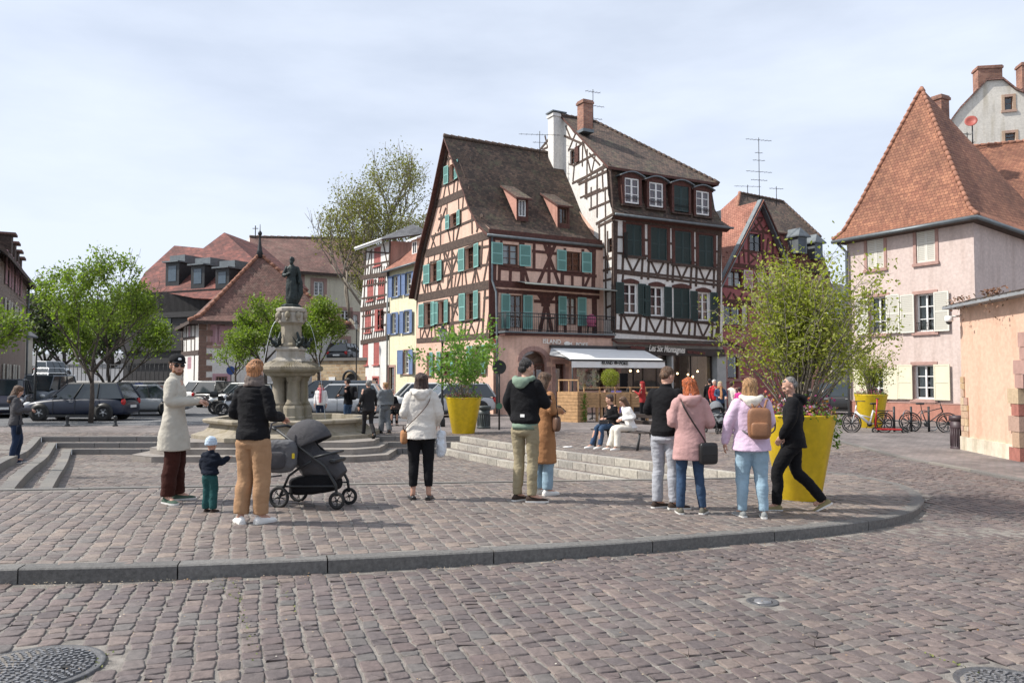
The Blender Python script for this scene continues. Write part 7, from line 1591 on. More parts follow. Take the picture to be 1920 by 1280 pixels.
t = thing('paper_bag','white carrier bag held by the woman in the grey poncho','bag',wpt(J,J['sp'](.12,-.25,.2))); mb = MB(); softbox(mb,(0,0,0),(.10,.06,.17),C_WHITE,.5); mb.build('bag_body',t); mb = MB(); mb.tube([(-.05,0,.15),(0,0,.24),(.05,0,.15)],.008,C_WHITE,5); mb.build('handle',t)
def seated(kneeL=(-.10,.44),kneeR=(.10,.44),fl=.42,fr=.5,sh=.46,H=1.72):
 k = H/1.75; return(((kneeL[0],kneeL[1],(sh+.06)/k),(kneeL[0]*1.1,fl,.085),(-.1,1)),((kneeR[0],kneeR[1],(sh+.06)/k),(kneeR[0]*1.1,fr,.085),(.1,1)))
laparms =(((-.24,.03,.26),(-.10,.28,.20),(.4,.4,0),(0,0,1),.8),((.24,.03,.26),(.10,.28,.20),(-.4,.4,0),(0,0,1),.8))
bz = gp(1140,838)
bench_rz = R(68)
def face_dir(rz): return Vector((math.sin(-rz),math.cos(-rz),0))
bc = gp(1163,842); bc = Vector((bc.x+.1,bc.y+.25,G(bc.x,bc.y)))
FB = -128; Tb = Matrix.Rotation(-R(FB),3,'Z')
t = thing('park_bench','dark park bench with open back where the couple sits','bench',bc,rz=-R(FB))
M_BW = mat('dark_bench_wood',(.032,.022,.018),kind='timber',var=.4,rough=.6)
mb = MB()
for i in range(4): mb.box(-.95,.95,-.22+i*.115,-.12+i*.115,.43,.46,M_BW)
mb.build('seat',t,bevel=.004); mb = MB()
for z in(.62,.78): mb.box(-.95,.95,-.30-(z-.6)*.25,-.27-(z-.6)*.25,z,z+.1,M_BW)
mb.build('backrest',t,bevel=.004)
for sx in(-.75,.75):
 for sy, dy in((-.2,-.12),(.18,.10)):
  mb = MB(); mb.tube([(sx,sy,.43),(sx,sy+dy*.3,.25),(sx,sy+dy,0)],[.03,.028,.035],M_METAL,6); mb.build('leg',t)
 mb = MB(); mb.tube([(sx,-.2,.43),(sx,-.28,.6),(sx,-.34,.9)],.022,M_METAL,6); mb.build('back_support',t)
man_l = bc+Tb@Vector((.28,.02,0)); wom_l = bc+Tb@Vector((-.30,.02,0))
J = person('seated man in a black top and blue jeans, left on the bench',man_l,1.76,FB+12,dict(m=C_BLK,hem=.0,wr=.008,name='top'),dict(m=C_JEAN,thigh=.085,knee=.07,hem=.058),('short',H_DBR),dict(yaw=30,pitch=12,face=1),laparms,seated(fl=.5,fr=.62),(M_SHW,M_SOLE),detail=1,seat=.46,lean=10)
J = person('seated woman in a white blazer and cream trousers, right on the bench',wom_l,1.70,FB+18,dict(m=C_WHITE,hem=-.02,hemw=.20,hemd=.17,sleeve=.07,wr=.008,name='blazer'),dict(m=C_CREAM,thigh=.09,knee=.082,hem=.09),('medium',H_BR),dict(yaw=0,pitch=30,face=1),laparms,seated(fl=.46,fr=.56),(M_SHW,M_SOLE),detail=1,seat=.46,lean=16)
t = thing('takeaway_box','dark takeaway box on the lap of the seated man','box',wpt(J,(0,.0,.6))+Tb@Vector((.62,.36,.02))); mb = MB(); mb.box(-.11,.11,-.07,.07,0,.05,C_DGREY); mb.build('tray',t,bevel=.01); mb = MB(); mb.box(-.11,.11,-.085,-.075,.05,.14,C_DGREY,Matrix.Rotation(.3,4,'X')); mb.build('lid',t)
bgp('woman with a red headscarf and red jacket standing at the terrace',1205,789,1.66,-60,C_BRICK,C_BLK,('medium',C_BRICK),arms=(((-.24,.05,.28),(-.12,.28,.4)),((.24,0,.26),(.16,.2,.2))),loc=gp(1205,795))
bgp('person with long black hair in a grey top seated behind the terrace planks',1176,789,1.62,10,C_MGREY,C_BLK,('long',H_BLK),seat=.5,leg_pose=seated(),arms=laparms,loc=gp(1178,786))
bgp('person in a pale blue shirt seated with their back to the square',1163,786,1.66,-20,C_LBLUE,C_BLK,('short',H_BR),seat=.5,leg_pose=seated(),arms=laparms,loc=gp(1160,783))
bgp('person in a beige sleeve leaning over the terrace table',1145,783,1.6,-70,C_OFFW,C_BLK,('short',H_BR),seat=.46,leg_pose=seated(),arms=laparms,lean=25,loc=gp(1147,780))
bgp('man in black walking away at the corner of the brasserie',1331,783,1.75,10,C_BLK,C_DJEAN,('short',H_BLK),loc=gp(1331,786))
bgp('white haired person with sunglasses in a bright red jacket',1341,784,1.72,170,C_RED,C_DJEAN,('short',mat('white_hair',(.6,.58,.55),kind='hair')),loc=gp(1340,790),head=dict(face=1),shoes=(M_SHB,M_SOLE))
J = bgp('blond woman with a tan scarf and denim jacket pushing a pushchair',1350,792,1.66,178,C_JEAN,C_BLK,('medium',mat('pale_blond_hair',(.55,.44,.26),kind='hair')),arms=(((-.25,.05,.27),(-.16,.28,.2)),((.25,.05,.27),(.16,.28,.2))),head=dict(face=1),loc=gp(1351,796))
mb = MB(); sp = J['sp']
for i in range(10): a = 2*math.pi*i/10; mb.ball(sp(.57,.07*math.cos(a),.01+.07*math.sin(a)),.05,None,8,6)
mb.tube([sp(.55,0,.10),sp(.3,0,.15),sp(.1,.0,.14)],[.07,.11,.09],None,10,flat=.4); remeshed(mb,.016,'scarf',C_COATBR,J['root'],1,.01)
bgp('person in cream trousers walking with a raised arm near the no entry sign',1372,800,1.66,60,C_CREAM,C_CREAM,('short',H_DBR),arms=(((-.24,.1,.38),(-.14,.3,.5)),((.24,0,.26),(.2,.1,.06))),loc=gp(1373,796))
bgp('child in a magenta jacket and dark trousers near the big planter',1388,800,1.45,20,C_MAG,C_BLK,('short',H_DBR),loc=gp(1387,797))
t = thing('park_bench','dark bench behind the woman in the grey poncho','bench',gp(752,797),rz=R(20)); mb = MB(); mb.box(-.8,.8,-.2,.2,.43,.46,M_BW); mb.build('seat',t)
mb = MB(); mb.box(-.8,.8,-.26,-.23,.6,.82,M_BW); mb.build('backrest',t)
for sx in(-.7,.7): mb = MB(); mb.tube([(sx,0,.43),(sx,-.02,0)],.03,M_METAL,6); mb.build('leg',t)
b0 = gp(752,797)
bgp('seated person in black with folded arms, left on the bench behind the poncho',0,0,1.7,160,C_BLK,C_BLK,('short',H_GREY),seat=.46,leg_pose=seated(),arms=laparms,loc=b0+Vector((-.35,.0,0)))
bgp('seated person in dark clothes with dark hair, right on the bench behind the poncho',0,0,1.6,175,C_DGREY,C_DJEAN,('medium',H_DBR),seat=.46,leg_pose=seated(),arms=laparms,loc=b0+Vector((.4,.1,0)),lean=14)
# ================================================================ FOUNTAIN
M_FST = mat('fountain_stone',(.30,.262,.20),kind='plaster',var=.2,stain=(.5,.47,.33),rough=.85); M_FSTP = mat('pale_fountain_stone',(.38,.35,.30),kind='plaster',var=.16,stain=(.6,.57,.5),rough=.85)
M_FSTEP = mat('worn_step_stone',(.25,.225,.20),kind='plaster',var=.2,rough=.85); M_BRONZE = mat('weathered_bronze',(.018,.026,.025),rough=.5,metal=.4,var=.4,scale=9,bump=.4,bscale=30); M_WATER = mat('falling_water',(.75,.8,.82),rough=.15)
zg_ = G(FCX,FCY)
def oct_(mb,prof,m,c=(0,0),n=8,smooth=False): mb.lathe(prof,m,n,c=(c[0],c[1],0),smooth=smooth,a0=math.pi/n)
fo_ = thing('fountain','old stone fountain with an octagonal basin, clustered columns and bronze dragons','fountain',(FCX,FCY,0))
mb = MB()
for i,(hw,fh,y0) in enumerate(((2.95,2.4,22.0),(3.2,2.55,21.55),(3.5,2.7,21.1))):
 p = platform(hw,fh,y0,23.6-.3*0); z = zg_-.15*i
 nn_ = len(p); q =[Vector((x-FCX,y-FCY,z+.01-.003*i)) for x,y in p]; d = Vector((0,0,-.165 if i<2 else-.3))
 s = MB(); s.add(q+[v+d for v in q],[tuple(range(nn_))[::-1]]+[(k_,(k_+1)%nn_,(k_+1)%nn_+nn_,k_+nn_)[::-1] for k_ in range(nn_)],M_FSTEP); s.build('step',fo_,bevel=.008)
oct_(mb,[(2.85,zg_),(2.85,zg_+.12),(2.74,zg_+.15),(2.5,zg_+.22),(2.36,zg_+.34),(2.34,zg_+.42),(2.52,zg_+.46),(2.55,zg_+.54),(2.5,zg_+.58),(2.2,zg_+.58),(2.16,zg_+.3),(.3,zg_+.3)],M_FST); mb.build('basin',fo_,bevel=.01)
mb = MB(); oct_(mb,[(2.17,zg_+.44),(.2,zg_+.445)],mat('basin_water',(.05,.06,.045),rough=.08)); mb.build('water',fo_)
mb = MB()
for i in range(4):
 a = math.pi/4+math.pi/2*i-.25; c =(.36*math.cos(a),.36*math.sin(a))
 oct_(mb,[(.33,zg_+.3),(.33,.34),(.31,.36),(.31,.62),(.27,.70)],M_FST,c); mb.lathe([(.26,.70),(.23,.78),(.20,.82),(.19,1.2),(.175,1.42),(.22,1.46),(.22,1.5),(.28,1.62)],M_FST,18,c=(*c,0))
oct_(mb,[(.18,.2),(.18,1.6)],M_FST)
mb.build('columns',fo_)
mb = MB(); oct_(mb,[(.4,1.55),(.72,1.6),(.78,1.68),(.95,1.74),(1.0,1.80),(1.0,1.84)],M_FST)
for i in range(8):
 a0, a1 = math.pi/8+i*math.pi/4, math.pi/8+(i+1)*math.pi/4
 for j in range(9):
  t0, t1 = j/9,(j+1)/9; A_1, B_1 = Vector((math.cos(a0),math.sin(a0),0)), Vector((math.cos(a1),math.sin(a1),0)); p, q = A_1.lerp(B_1,t0), A_1.lerp(B_1,t1-.015)
  mb.hexa([p*.98+Vector((0,0,1.82)),q*.98+Vector((0,0,1.82)),q*.6+Vector((0,0,1.98)),p*.6+Vector((0,0,1.98)),p*.99+Vector((0,0,1.88)),q*.99+Vector((0,0,1.86)),q*.62+Vector((0,0,2.03)),p*.62+Vector((0,0,2.06))],M_FST)
mb.build('cornice',fo_)
mb = MB(); oct_(mb,[(.66,1.98),(.66,2.06),(.60,2.10),(.50,2.16),(.48,2.36),(.54,2.39),(.55,2.44),(.5,2.46),(.44,2.5),(.32,2.52)],M_FSTP,n=4); mb.build('pedestal',fo_,bevel=.01)
mb = MB(); oct_(mb,[(.36,2.5),(.36,2.56),(.32,2.62),(.31,3.15),(.35,3.2),(.40,3.24)],M_FST); mb.build('shaft',fo_)
mb = MB(); oct_(mb,[(.36,3.22),(.40,3.26),(.42,3.5),(.40,3.56),(.46,3.60),(.47,3.68),(.36,3.72),(.2,3.76)],M_FSTP)
for i in range(8): a = math.pi/4*i; mb.ball((.42*math.cos(a),.42*math.sin(a),3.47),(.09,.09,.12),M_FST,8,6); mb.ball((.45*math.cos(a),.45*math.sin(a),3.33),(.045,.045,.06),M_FST,8,6)
mb.build('capital',fo_)
for i in range(4):
 a = math.pi/4+math.pi/2*i; T = Matrix.Rotation(a,4,'Z'); P = lambda*v: T@Vector(v)
 mb = MB(); mb.tube([P(.36,0,2.95),P(.42,.03,2.75),P(.40,0,2.6),P(.5,-.03,2.55),P(.62,0,2.62),P(.68,0,2.72)],[.03,.06,.09,.10,.06,.03],None,8); mb.ball(P(.70,0,2.74),.065,None,8,6)
 for s in(-1,1):
  for q in range(4): mb.tube([P(.46,s*.05,2.58),P(.52-q*.04,s*(.16+q*.02),2.70+q*.05)],[.03,.008],None,5)
  mb.tube([P(.5,s*.06,2.55),P(.6,s*.14,2.5)],[.04,.03],None,6)
 remeshed(mb,.014,'dragon',M_BRONZE,fo_,1,.004,(20,20,20))
for i, a in enumerate((math.pi*.97,math.pi*1.22,0.05)):
 T = Matrix.Rotation(a,4,'Z'); mb = MB(); mb.tube([T@Vector((.46+.62*t,0,3.3-(3.3-zg_-.5)*t*t)) for t in[j/14 for j in range(15)]],[.004+.004*j/14 for j in range(15)],M_WATER,5); mb.build('water_jet',fo_)
st_ = thing('statue','dark bronze statue of a robed man on top of the fountain','statue',(FCX,FCY,3.74)); mb = MB(); kS = .86
mb.rings([ell(z*kS,rx*kS,ry*kS,(cx*kS,0)) for z,rx,ry,cx in((.12,.20,.17,.02),(.3,.235,.2,.02),(.6,.22,.18,.01),(.95,.20,.15,0),(1.1,.17,.13,0),(1.3,.19,.13,0),(1.42,.20,.12,0),(1.5,.12,.09,0),(1.56,.06,.06,0))],None)
S_ = lambda*v: Vector(v)*kS
limb(mb,[S_(-.19,0,1.42),S_(-.30,.0,1.15),S_(-.06,-.18,1.2)],[.075*kS,.07*kS,.045*kS]); limb(mb,[S_(.19,0,1.42),S_(.27,.02,1.15),S_(.28,-.06,.9)],[.075*kS,.065*kS,.05*kS])
mb.tube([S_(.17,.12,1.4),S_(.28,.1,.9),S_(.30,.06,.5),S_(.20,0,.1)],[.06*kS,.09*kS,.10*kS,.04*kS],None,8)
for s in(-1,1): limb(mb,[S_(s*.08,0,.3),S_(s*.09,-.02,.02)],[.06*kS,.05*kS]); mb.ball(S_(s*.09,-.06,.03),S_(.05,.1,.035),None,8,6)
mb.ball(S_(0,-.01,1.72),S_(.085,.10,.125),None,12,10); mb.ball(S_(0,-.06,1.62),S_(.06,.06,.09),None,10,8); mb.ball(S_(0,.03,1.74),S_(.10,.10,.11),None,10,8); mb.tube([S_(0,0,1.5),S_(0,0,1.65)],.055*kS,None,8)
remeshed(mb,.013,'figure',M_BRONZE,st_,2,.016,(14,14,4)); mb = MB(); oct_(mb,[(.30,.0),(.30,.05),(.24,.09)],M_BRONZE); mb.build('plinth',st_)
# ================================================================ PLANTERS (pots)
M_YEL = mat('yellow_plastic',(.70,.49,.012),kind='plaster',rough=.42,var=.05,pb=.06,stain=(.82,.78,.72)); M_SOIL = mat('potting_soil',(.05,.035,.025),rough=.95)
def pot(loc,h,r1,r0,lab):
 t = thing('planter',lab,'planter',loc,'tall yellow planters'); mb = MB(); n = 48
 mb.lathe([(r0*.96,0),(r0,.012),(r1*.985,h-.03),(r1,h-.015),(r1*.99,h),(r1*.93,h),(r1*.92,h-.1)],M_YEL,n,cap=False); mb.build('pot',t); mb = MB(); mb.lathe([(r1*.93,h-.07),(.01,h-.04)],M_SOIL,24,cap=False); mb.build('soil',t); return t
rngv = np.random.default_rng(11)
def leaves(name,pts,size,m,parent=None,root=None,asp=.55,flat=0.0,droop=0.0):
 pts = np.asarray(pts,float); n = len(pts); off = np.array(ROOTS.get(root.name,(0,0,0))) if root is not None else np.zeros(3)
 a = rngv.normal(0,1,(n,3)); a[:,2] = a[:,2]*(1-flat)-droop; a/=np.linalg.norm(a,axis=1)[:,None]
 b = rngv.normal(0,1,(n,3)); b-=a*(a*b).sum(1)[:,None]; b/=np.linalg.norm(b,axis=1)[:,None]; c = np.cross(a,b)
 s = size*rngv.uniform(.6,1.3,n)[:,None]; p = pts-off
 V = np.stack([p,p+a*s*.5+b*s*asp*.5+c*s*.08,p+a*s,p+a*s*.5-b*s*asp*.5+c*s*.08],1).reshape(-1,3)
 me = bpy.data.meshes.new(name); me.vertices.add(4*n); me.vertices.foreach_set('co',V.ravel()); me.loops.add(4*n); me.loops.foreach_set('vertex_index',np.arange(4*n)); me.polygons.add(n)
 me.polygons.foreach_set('loop_start',np.arange(n)*4); me.polygons.foreach_set('loop_total',np.full(n,4)); me.materials.append(m); me.update(calc_edges=True); me.validate()
 o = bpy.data.objects.new(name,me); COL.objects.link(o)
 if parent is not None: o.parent = parent
 return o
def branching(mb,p,d,ln,r,lev,m,tips,spread=.55,up=.12,nb=3,shrink=.72,segs=3):
 P_ =[Vector(p)]; q = Vector(p); d = Vector(d).normalized()
 for i in range(segs):
  d =(d+Vector((random.gauss(0,.13),random.gauss(0,.13),random.gauss(0,.08)+up*.3))).normalized(); q = q+d*(ln/segs); P_.append(q)
 mb.tube(P_,[r*(1-.4*i/segs) for i in range(segs+1)],m,6 if r>.03 else 4)
 if lev==0: tips.extend(P_[1:]); return
 for i in range(nb):
  a = random.uniform(0,6.283); k = random.uniform(.6,1.25)*spread; s = P_[-1] if i<2 else P_[-2]
  o = Vector((math.cos(a),math.sin(a),random.uniform(-.2,.4))); branching(mb,s,d*(1-k*.5)+o*k+Vector((0,0,up)),ln*shrink*random.uniform(.8,1.15),r*.6,lev-1,m,tips,spread,up,nb,shrink,segs)
 if lev<=2: tips.extend(P_[2:])
def jitter(tips,n,s):
 t = np.array([tuple(q) for q in tips]); i = rngv.integers(0,len(t),n); return t[i]+rngv.normal(0,1,(n,3))*np.array(s)
M_BARK = mat('grey_brown_bark',(.075,.06,.05),rough=.95,var=.35,scale=8,bump=.6); M_BARKP = mat('pale_bark',(.22,.19,.15),rough=.95,var=.3,scale=6,bump=.5)
LF = lambda n, cs, tr = .35: mat(n,kind='island',cols=cs,var=.15,scale=3,rough=.6,trans=tr,patch=False)
L_SPR = LF('spring_leaves',[(.10,.15,.02),(.15,.205,.032),(.21,.26,.048),(.12,.175,.024)],.40); L_OLV = LF('olive_leaves',[(.17,.19,.022),(.25,.265,.035),(.31,.32,.055),(.19,.22,.03)]); L_PLN = LF('pale_olive_young_leaves',[(.17,.165,.05),(.22,.20,.07),(.15,.15,.05)]); L_VIN = LF('fresh_green_leaves',[(.09,.17,.03),(.16,.27,.05),(.12,.21,.04)]); L_DK = LF('dark_distant_leaves',[(.035,.05,.022),(.05,.07,.028),(.065,.08,.035)])
def tree(lab,base,trunk_h,crown_h,crown_w,nl,ls,lm,kind='tree',r=.09,lev=4,grp=None,bark=None,lean=0,spread=.55,seed=1,jit=.25):
 random.seed(seed); t = thing(kind,lab,'tree',base,grp); mb = MB(); tips =[]; b = Vector((0,0,0)); top = Vector((lean,0,trunk_h))
 mb.tube([b,b.lerp(top,.5)+Vector((.03,.02,0)),top],[r*1.25,r,r*.85],bark or M_BARK,8); L1 = crown_h*.36
 for i in range(4): a = i*1.57+random.uniform(-.4,.4); branching(mb,top-Vector((0,0,.15*i)),Vector((math.cos(a)*.75,math.sin(a)*.75,.7)),L1,r*.62,lev-1,bark or M_BARK,tips,spread)
 branching(mb,top,(0,0,1),L1*1.1,r*.75,lev-1,bark or M_BARK,tips,spread)
 T_ = np.array([tuple(q) for q in tips]); mx_, mn_ = np.percentile(T_,99,0), np.percentile(T_,1,0); sx = crown_w/max(.1,(mx_[0]-mn_[0])); sz = crown_h/max(.1,mx_[2]-trunk_h+.1)
 def fit(p):
  z = p[2]; w = max(0,min(1,(z-trunk_h+.3)/.6)); return(p[0]*(1+(sx-1)*w),p[1]*(1+(sx-1)*w),trunk_h+(z-trunk_h)*sz if z>trunk_h else z)
 mb.v =[fit(p) for p in mb.v]; tips =[fit(q) for q in tips]; mb.build('trunk',t,uv=False); J_ = jitter(tips,nl,(jit,jit,jit*.8)); hz = trunk_h+crown_h*.46; q_ =(J_[:,0]-lean)**2/(crown_w*.54)**2+J_[:,1]**2/(crown_w*.54)**2+(J_[:,2]-hz)**2/(crown_h*.56)**2; J_ = J_[q_<1+.35*rngv.random(len(J_))**3]; leaves('crown',J_,ls,lm,t); return t
def flowers(t,root_loc,r,z,cols,n,trail=0):
 pts =[]; m = mat('flowers_%d'%int(cols[0][0]*1000+cols[0][2]*777),kind='island',cols=cols,rough=.6,patch=False,trans=.2)
 a = rngv.uniform(0,6.283,n); q = r*np.sqrt(rngv.uniform(.15,1.15,n)); P_ = np.stack([q*np.cos(a),q*np.sin(a),z+rngv.gamma(1.5,.06,n)],1); leaves('flowers',P_,.045,m,t,asp=.9)
 a = rngv.uniform(0,6.283,n); q = r*np.sqrt(rngv.uniform(.1,1.2,n)); P_ = np.stack([q*np.cos(a),q*np.sin(a),z-.02+rngv.gamma(1.2,.05,n)],1); leaves('flower_foliage',P_,.06,L_VIN,t)
def shrub(lab,loc,z0,h,w,nst,nl,ls,lm,seed,lean=0,nm='shrub',jit=.1,stem_r=.014,clump=1.0,bend=.5):
 random.seed(seed); t = thing(nm,lab,'shrub',loc); mb = MB(); tips =[]
 for i in range(nst):
  a = random.uniform(0,6.283); e = random.uniform(.1,1)**(.7 if nst<60 else 1.25); b = Vector((math.cos(a)*.16*e,math.sin(a)*.16*e,z0)); f = Vector((math.cos(a)*w/2*e+lean*e,math.sin(a)*w/2*e,z0+h*(random.uniform(.62,1.0)-.25*e*e)))
  P_ =[]
  for k_ in range(9): s = k_/8; p = b.lerp(f,s); p+=Vector((math.cos(a),math.sin(a),0))*(-(s*(1-s))*bend*e)+Vector((random.gauss(0,.02),random.gauss(0,.02),0))*(s*2); P_.append(p)
  mb.tube(P_,[stem_r*(1-.75*k_/8) for k_ in range(9)],M_BARKP,4)
  for k_ in range(3 if nst<60 else 4,9):
   for _ in range(2):
    d = Vector((random.gauss(0,1),random.gauss(0,1),random.uniform(0,.8))).normalized()*random.uniform(.12,.42)*h/3; mb.tube([P_[k_],P_[k_]+d],[.004,.002],M_BARKP,3); tips+=[P_[k_]+d*.5,P_[k_]+d,P_[k_]+d*.8,P_[k_]]
 mb.build('stems',t,uv=False); leaves('foliage',jitter(tips,nl,(jit,jit,jit)),ls,lm,t); return t
PB = gp(1508,944); PB+=Vector((.09,.42,0)); PB.z = G(PB.x,PB.y)
pb = pot(PB,1.17,.50,.28,'very large yellow planter behind the striding man'); flowers(pb,PB,.46,1.13,[(.42,.05,.22),(.35,.06,.26),(.55,.5,.5),(.5,.03,.08),(.6,.42,.03),(.30,.04,.16)],900)
a = rngv.normal(0,.03,(160,3)); a[:,2] = -rngv.uniform(0,.42,160); leaves('trailing_foliage',a+np.array([.47,-.12,1.15]),.05,L_VIN,pb)
shrub('dense olive green shrub with many upright stems growing from the very large planter',PB,1.12,2.3,2.7,105,13500,.055,L_OLV,4,lean=.15,jit=.11,bend=.5)
random.seed(9); P2 = gp(869,812); p2 = pot(P2,1.16,.58,.36,'yellow planter beside the dark litter bin, in front of the peach house'); flowers(p2,P2,.56,1.13,[(.20,.03,.06),(.26,.05,.08),(.35,.3,.3),(.15,.03,.05)],500)
shrub('airy fresh green shrub in the planter beside the litter bin',P2,1.1,2.75,3.6,17,2600,.13,L_VIN,8,jit=.13,bend=.9)
P3 = gp(1634,803); p3 = pot(P3,1.2,.55,.34,'yellow planter against the pink beige house behind the white bicycle'); flowers(p3,P3,.5,1.17,[(.28,.05,.10),(.33,.08,.14),(.2,.04,.08)],400); shrub('feathery shrub in the planter against the pink beige house',P3,1.15,1.9,2.0,26,2600,.085,L_OLV,5,jit=.14,bend=.7)
# ================================================================ TREES
G1 = 'young trees at the edge of the parking area'
tree('bright green young tree right behind the dark blue car',gp(170,793),2.0,4.8,4.2,13000,.13,L_SPR,r=.085,lev=5,grp=G1,seed=2,jit=.17)
tree('bright green young tree further back, behind the first one on the left',at(206,703,37)-Vector((0,0,1.9)),1.4,4.7,4.8,8000,.15,L_SPR,r=.1,grp=G1,seed=5,jit=.2); tree('light green tree whose branches reach in at the left edge of the photograph',at(-58,703,30)-Vector((0,0,1.9)),2.6,2.6,3.6,5000,.15,L_SPR,r=.08,grp=G1,seed=6)
tree('round green tree left of the fountain column in front of the white house',at(497,703,40)-Vector((0,0,1.9)),2.6,3.3,3.6,9000,.15,L_SPR,r=.09,grp=G1,seed=7,jit=.19); tree('thin sparse tree at the pink shuttered wall',at(441,703,44)-Vector((0,0,1.9)),2.2,2.2,2.6,2600,.14,L_SPR,r=.06,grp=G1,seed=8); tree('narrow green tree right of the fountain column',at(597,703,42)-Vector((0,0,1.9)),2.4,3.7,2.5,7500,.15,L_SPR,r=.09,grp=G1,seed=9)
tree('very tall half bare plane tree with sparse olive leaves rising behind the houses',at(722,703,66)-Vector((0,0,2)),3.2,17.4,11.2,27000,.2,L_PLN,'plane_tree',r=.42,lev=6,bark=M_BARKP,seed=12,jit=.5,spread=.5)
random.seed(30)
for i,(px,Y,hh) in enumerate(((40,150,15),(85,165,14),(120,150,12),(165,170,13),(210,140,9))):
 b = at(px,703,Y); b.z = G(b.x,b.y)-.3; tree('dark far tree at the end of the street, '+('leftmost','second from the left','in the middle','second from the right','rightmost, lowest')[i]+' one',b,.6,hh,13,3500,.9,L_DK,r=.4,lev=4,grp='dark trees on the far hill',seed=20+i,jit=1.5)
b = at(1575,703,75); b.z = -.3
FBs =[(at(1560,703,60),at(1660,703,64),6.2,'plain beige house seen between the rose house and the pyramid roof'),(at(-60,703,95),at(60,703,110),7,'distant house at the end of the street on the left')]
for a, b, h, lab in FBs:
 f = Fac(V2(a),V2(b)); t = thing('house',lab,'house',(a.x,a.y,-.3)); mb = MB(); f.box(mb,0,f.L,-1,h,-8,0,mat('beige_render',(.45,.40,.32),kind='plaster',var=.1)); mb.build('wall',t,t)
 mb = MB(); rooffaces(mb,[[f.P(-.4,h,.5),f.P(f.L+.4,h,.5),f.P(f.L+.4,h+3.2,-4),f.P(-.4,h+3.2,-4)],[f.P(-.4,h,-8.5),f.P(f.L+.4,h,-8.5),f.P(f.L+.4,h+3.2,-4),f.P(-.4,h+3.2,-4)]],M_SLATE,.2); mb.build('roof',t,t)
 for i in range(2): window(f,(f.L*(.3+.35*i)-.45,f.L*(.3+.35*i)+.45,3.4,4.9),t,M_WFR,2,3,None,sur=M_SAND)
# ================================================================ STREET FURNITURE
def lamp(loc,h,lab,grp=None):
 t = thing('street_lamp',lab,'street lamp',loc,grp); mb = MB(); mb.lathe([(.11,0),(.11,.25),(.07,.35),(.06,.9),(.045,1.0),(.035,h-.62),(.06,h-.58),(.03,h-.52)],M_METAL,12); mb.build('post',t)
 mb = MB(); mb.lathe([(.09,h-.5),(.17,h-.18)],mat('lantern_glass',(.5,.52,.5),rough=.3),6,cap=False,smooth=False); mb.build('lantern_glass',t); mb = MB(); mb.lathe([(.19,h-.18),(.10,h-.06),(.05,h-.02),(.05,h+.03),(.02,h+.08)],M_METAL,6,smooth=False)
 for i in range(6): a = i*math.pi/3; mb.tube([(.09*math.cos(a),.09*math.sin(a),h-.5),(.17*math.cos(a),.17*math.sin(a),h-.18)],.009,M_METAL,4)
 mb.build('lantern_frame',t); return t
lp1 = gp(829,800); lamp(lp1,(lp1.y/FPX)*(800-613),'black street lamp with a lantern behind the shrub of the middle planter','black street lamps'); lp2 = at(668,703,52); lp2.z = -.25; lamp(lp2,5.4,'tall thin street lamp near the retaining wall','black street lamps')
lp3 = at(66,703,34); lp3.z = -.25
t = thing('street_post','tall black post at the left between the parked cars','post',lp3); mb = MB(); mb.tube([(0,0,0),(.02,0,2.9)],[.06,.045],M_METAL,8); mb.build('post',t)
def bin_(loc,r,h,m,lab):
 t = thing('litter_bin',lab,'litter bin',loc,'litter bins'); mb = MB(); mb.lathe([(r*1.08,0),(r*1.08,.06),(r,.08),(r,h*.62),(r*1.05,h*.64),(r*1.05,h*.68),(r,h*.7),(r,h-.14)],m,20)
 for i in range(20): a = i*math.pi/10; mb.tube([(r*1.0*math.cos(a),r*math.sin(a),.1),(r*math.cos(a),r*math.sin(a),h*.62)],.012,m,4)
 mb.build('body',t); mb = MB(); mb.lathe([(r*1.02,h-.14),(r*1.2,h-.08),(r*1.18,h-.02),(r*.8,h),(.01,h)],m,20); mb.build('lid',t)
bin_(gp(907,803),.22,.80,mat('grey_green_iron',(.045,.055,.055),rough=.5),'grey green iron litter bin beside the middle planter'); bin_(gp(1797,843),.17,.86,mat('purple_brown_iron',(.05,.03,.035),rough=.5),'purple brown litter bin at the corner of the garden wall')
def sign(loc,h,lab,disc,cols,post=M_METAL,face=0,sq=None):
 t = thing('road_sign',lab,'sign',loc); t.rotation_euler.z = face; mb = MB(); mb.tube([(0,0,0),(0,0,h)],.03,post,8); mb.build('post',t)
 for(z,r,m,bar) in disc:
  mb = MB(); mb.lathe([(.001,-.012),(r,-.012),(r,.012),(.001,.012)],m,24,smooth=False); mb.v =[(x,-z_-.04,y+z) for x,y,z_ in mb.v]
  if bar: mb.box(-r*.65,r*.65,-.062,-.053,z-r*.14,z+r*.14,M_WFR)
  mb.build('sign_plate',t)
 if sq:
  for z0, z1, m in sq: mb = MB(); mb.box(-.19,.19,-.06,-.035,z0,z1,m); mb.build('sign_plate',t)
 return t
M_SR = mat('sign_red',(.42,.02,.02),rough=.4); M_SBL = mat('sign_blue',(.03,.07,.25),rough=.4); M_SGN = mat('small_green_disc',(.06,.16,.10),rough=.5)
sign(gp(936,806),2.4,'black sign post seen from behind with a round plate and a small green disc',[(2.14,.24,M_METAL,0),(.82,.11,M_SGN,0)],0); ne = at(1353,703,44); ne.z = -.25; sign(ne,2.65,'red no entry sign at the entrance of the lane',[(2.32,.27,M_SR,1)],0)
bs = at(433,703,47); bs.z = -.25; sign(bs,2.4,'round blue sign in front of the white house',[(2.15,.26,M_SBL,0)],0)
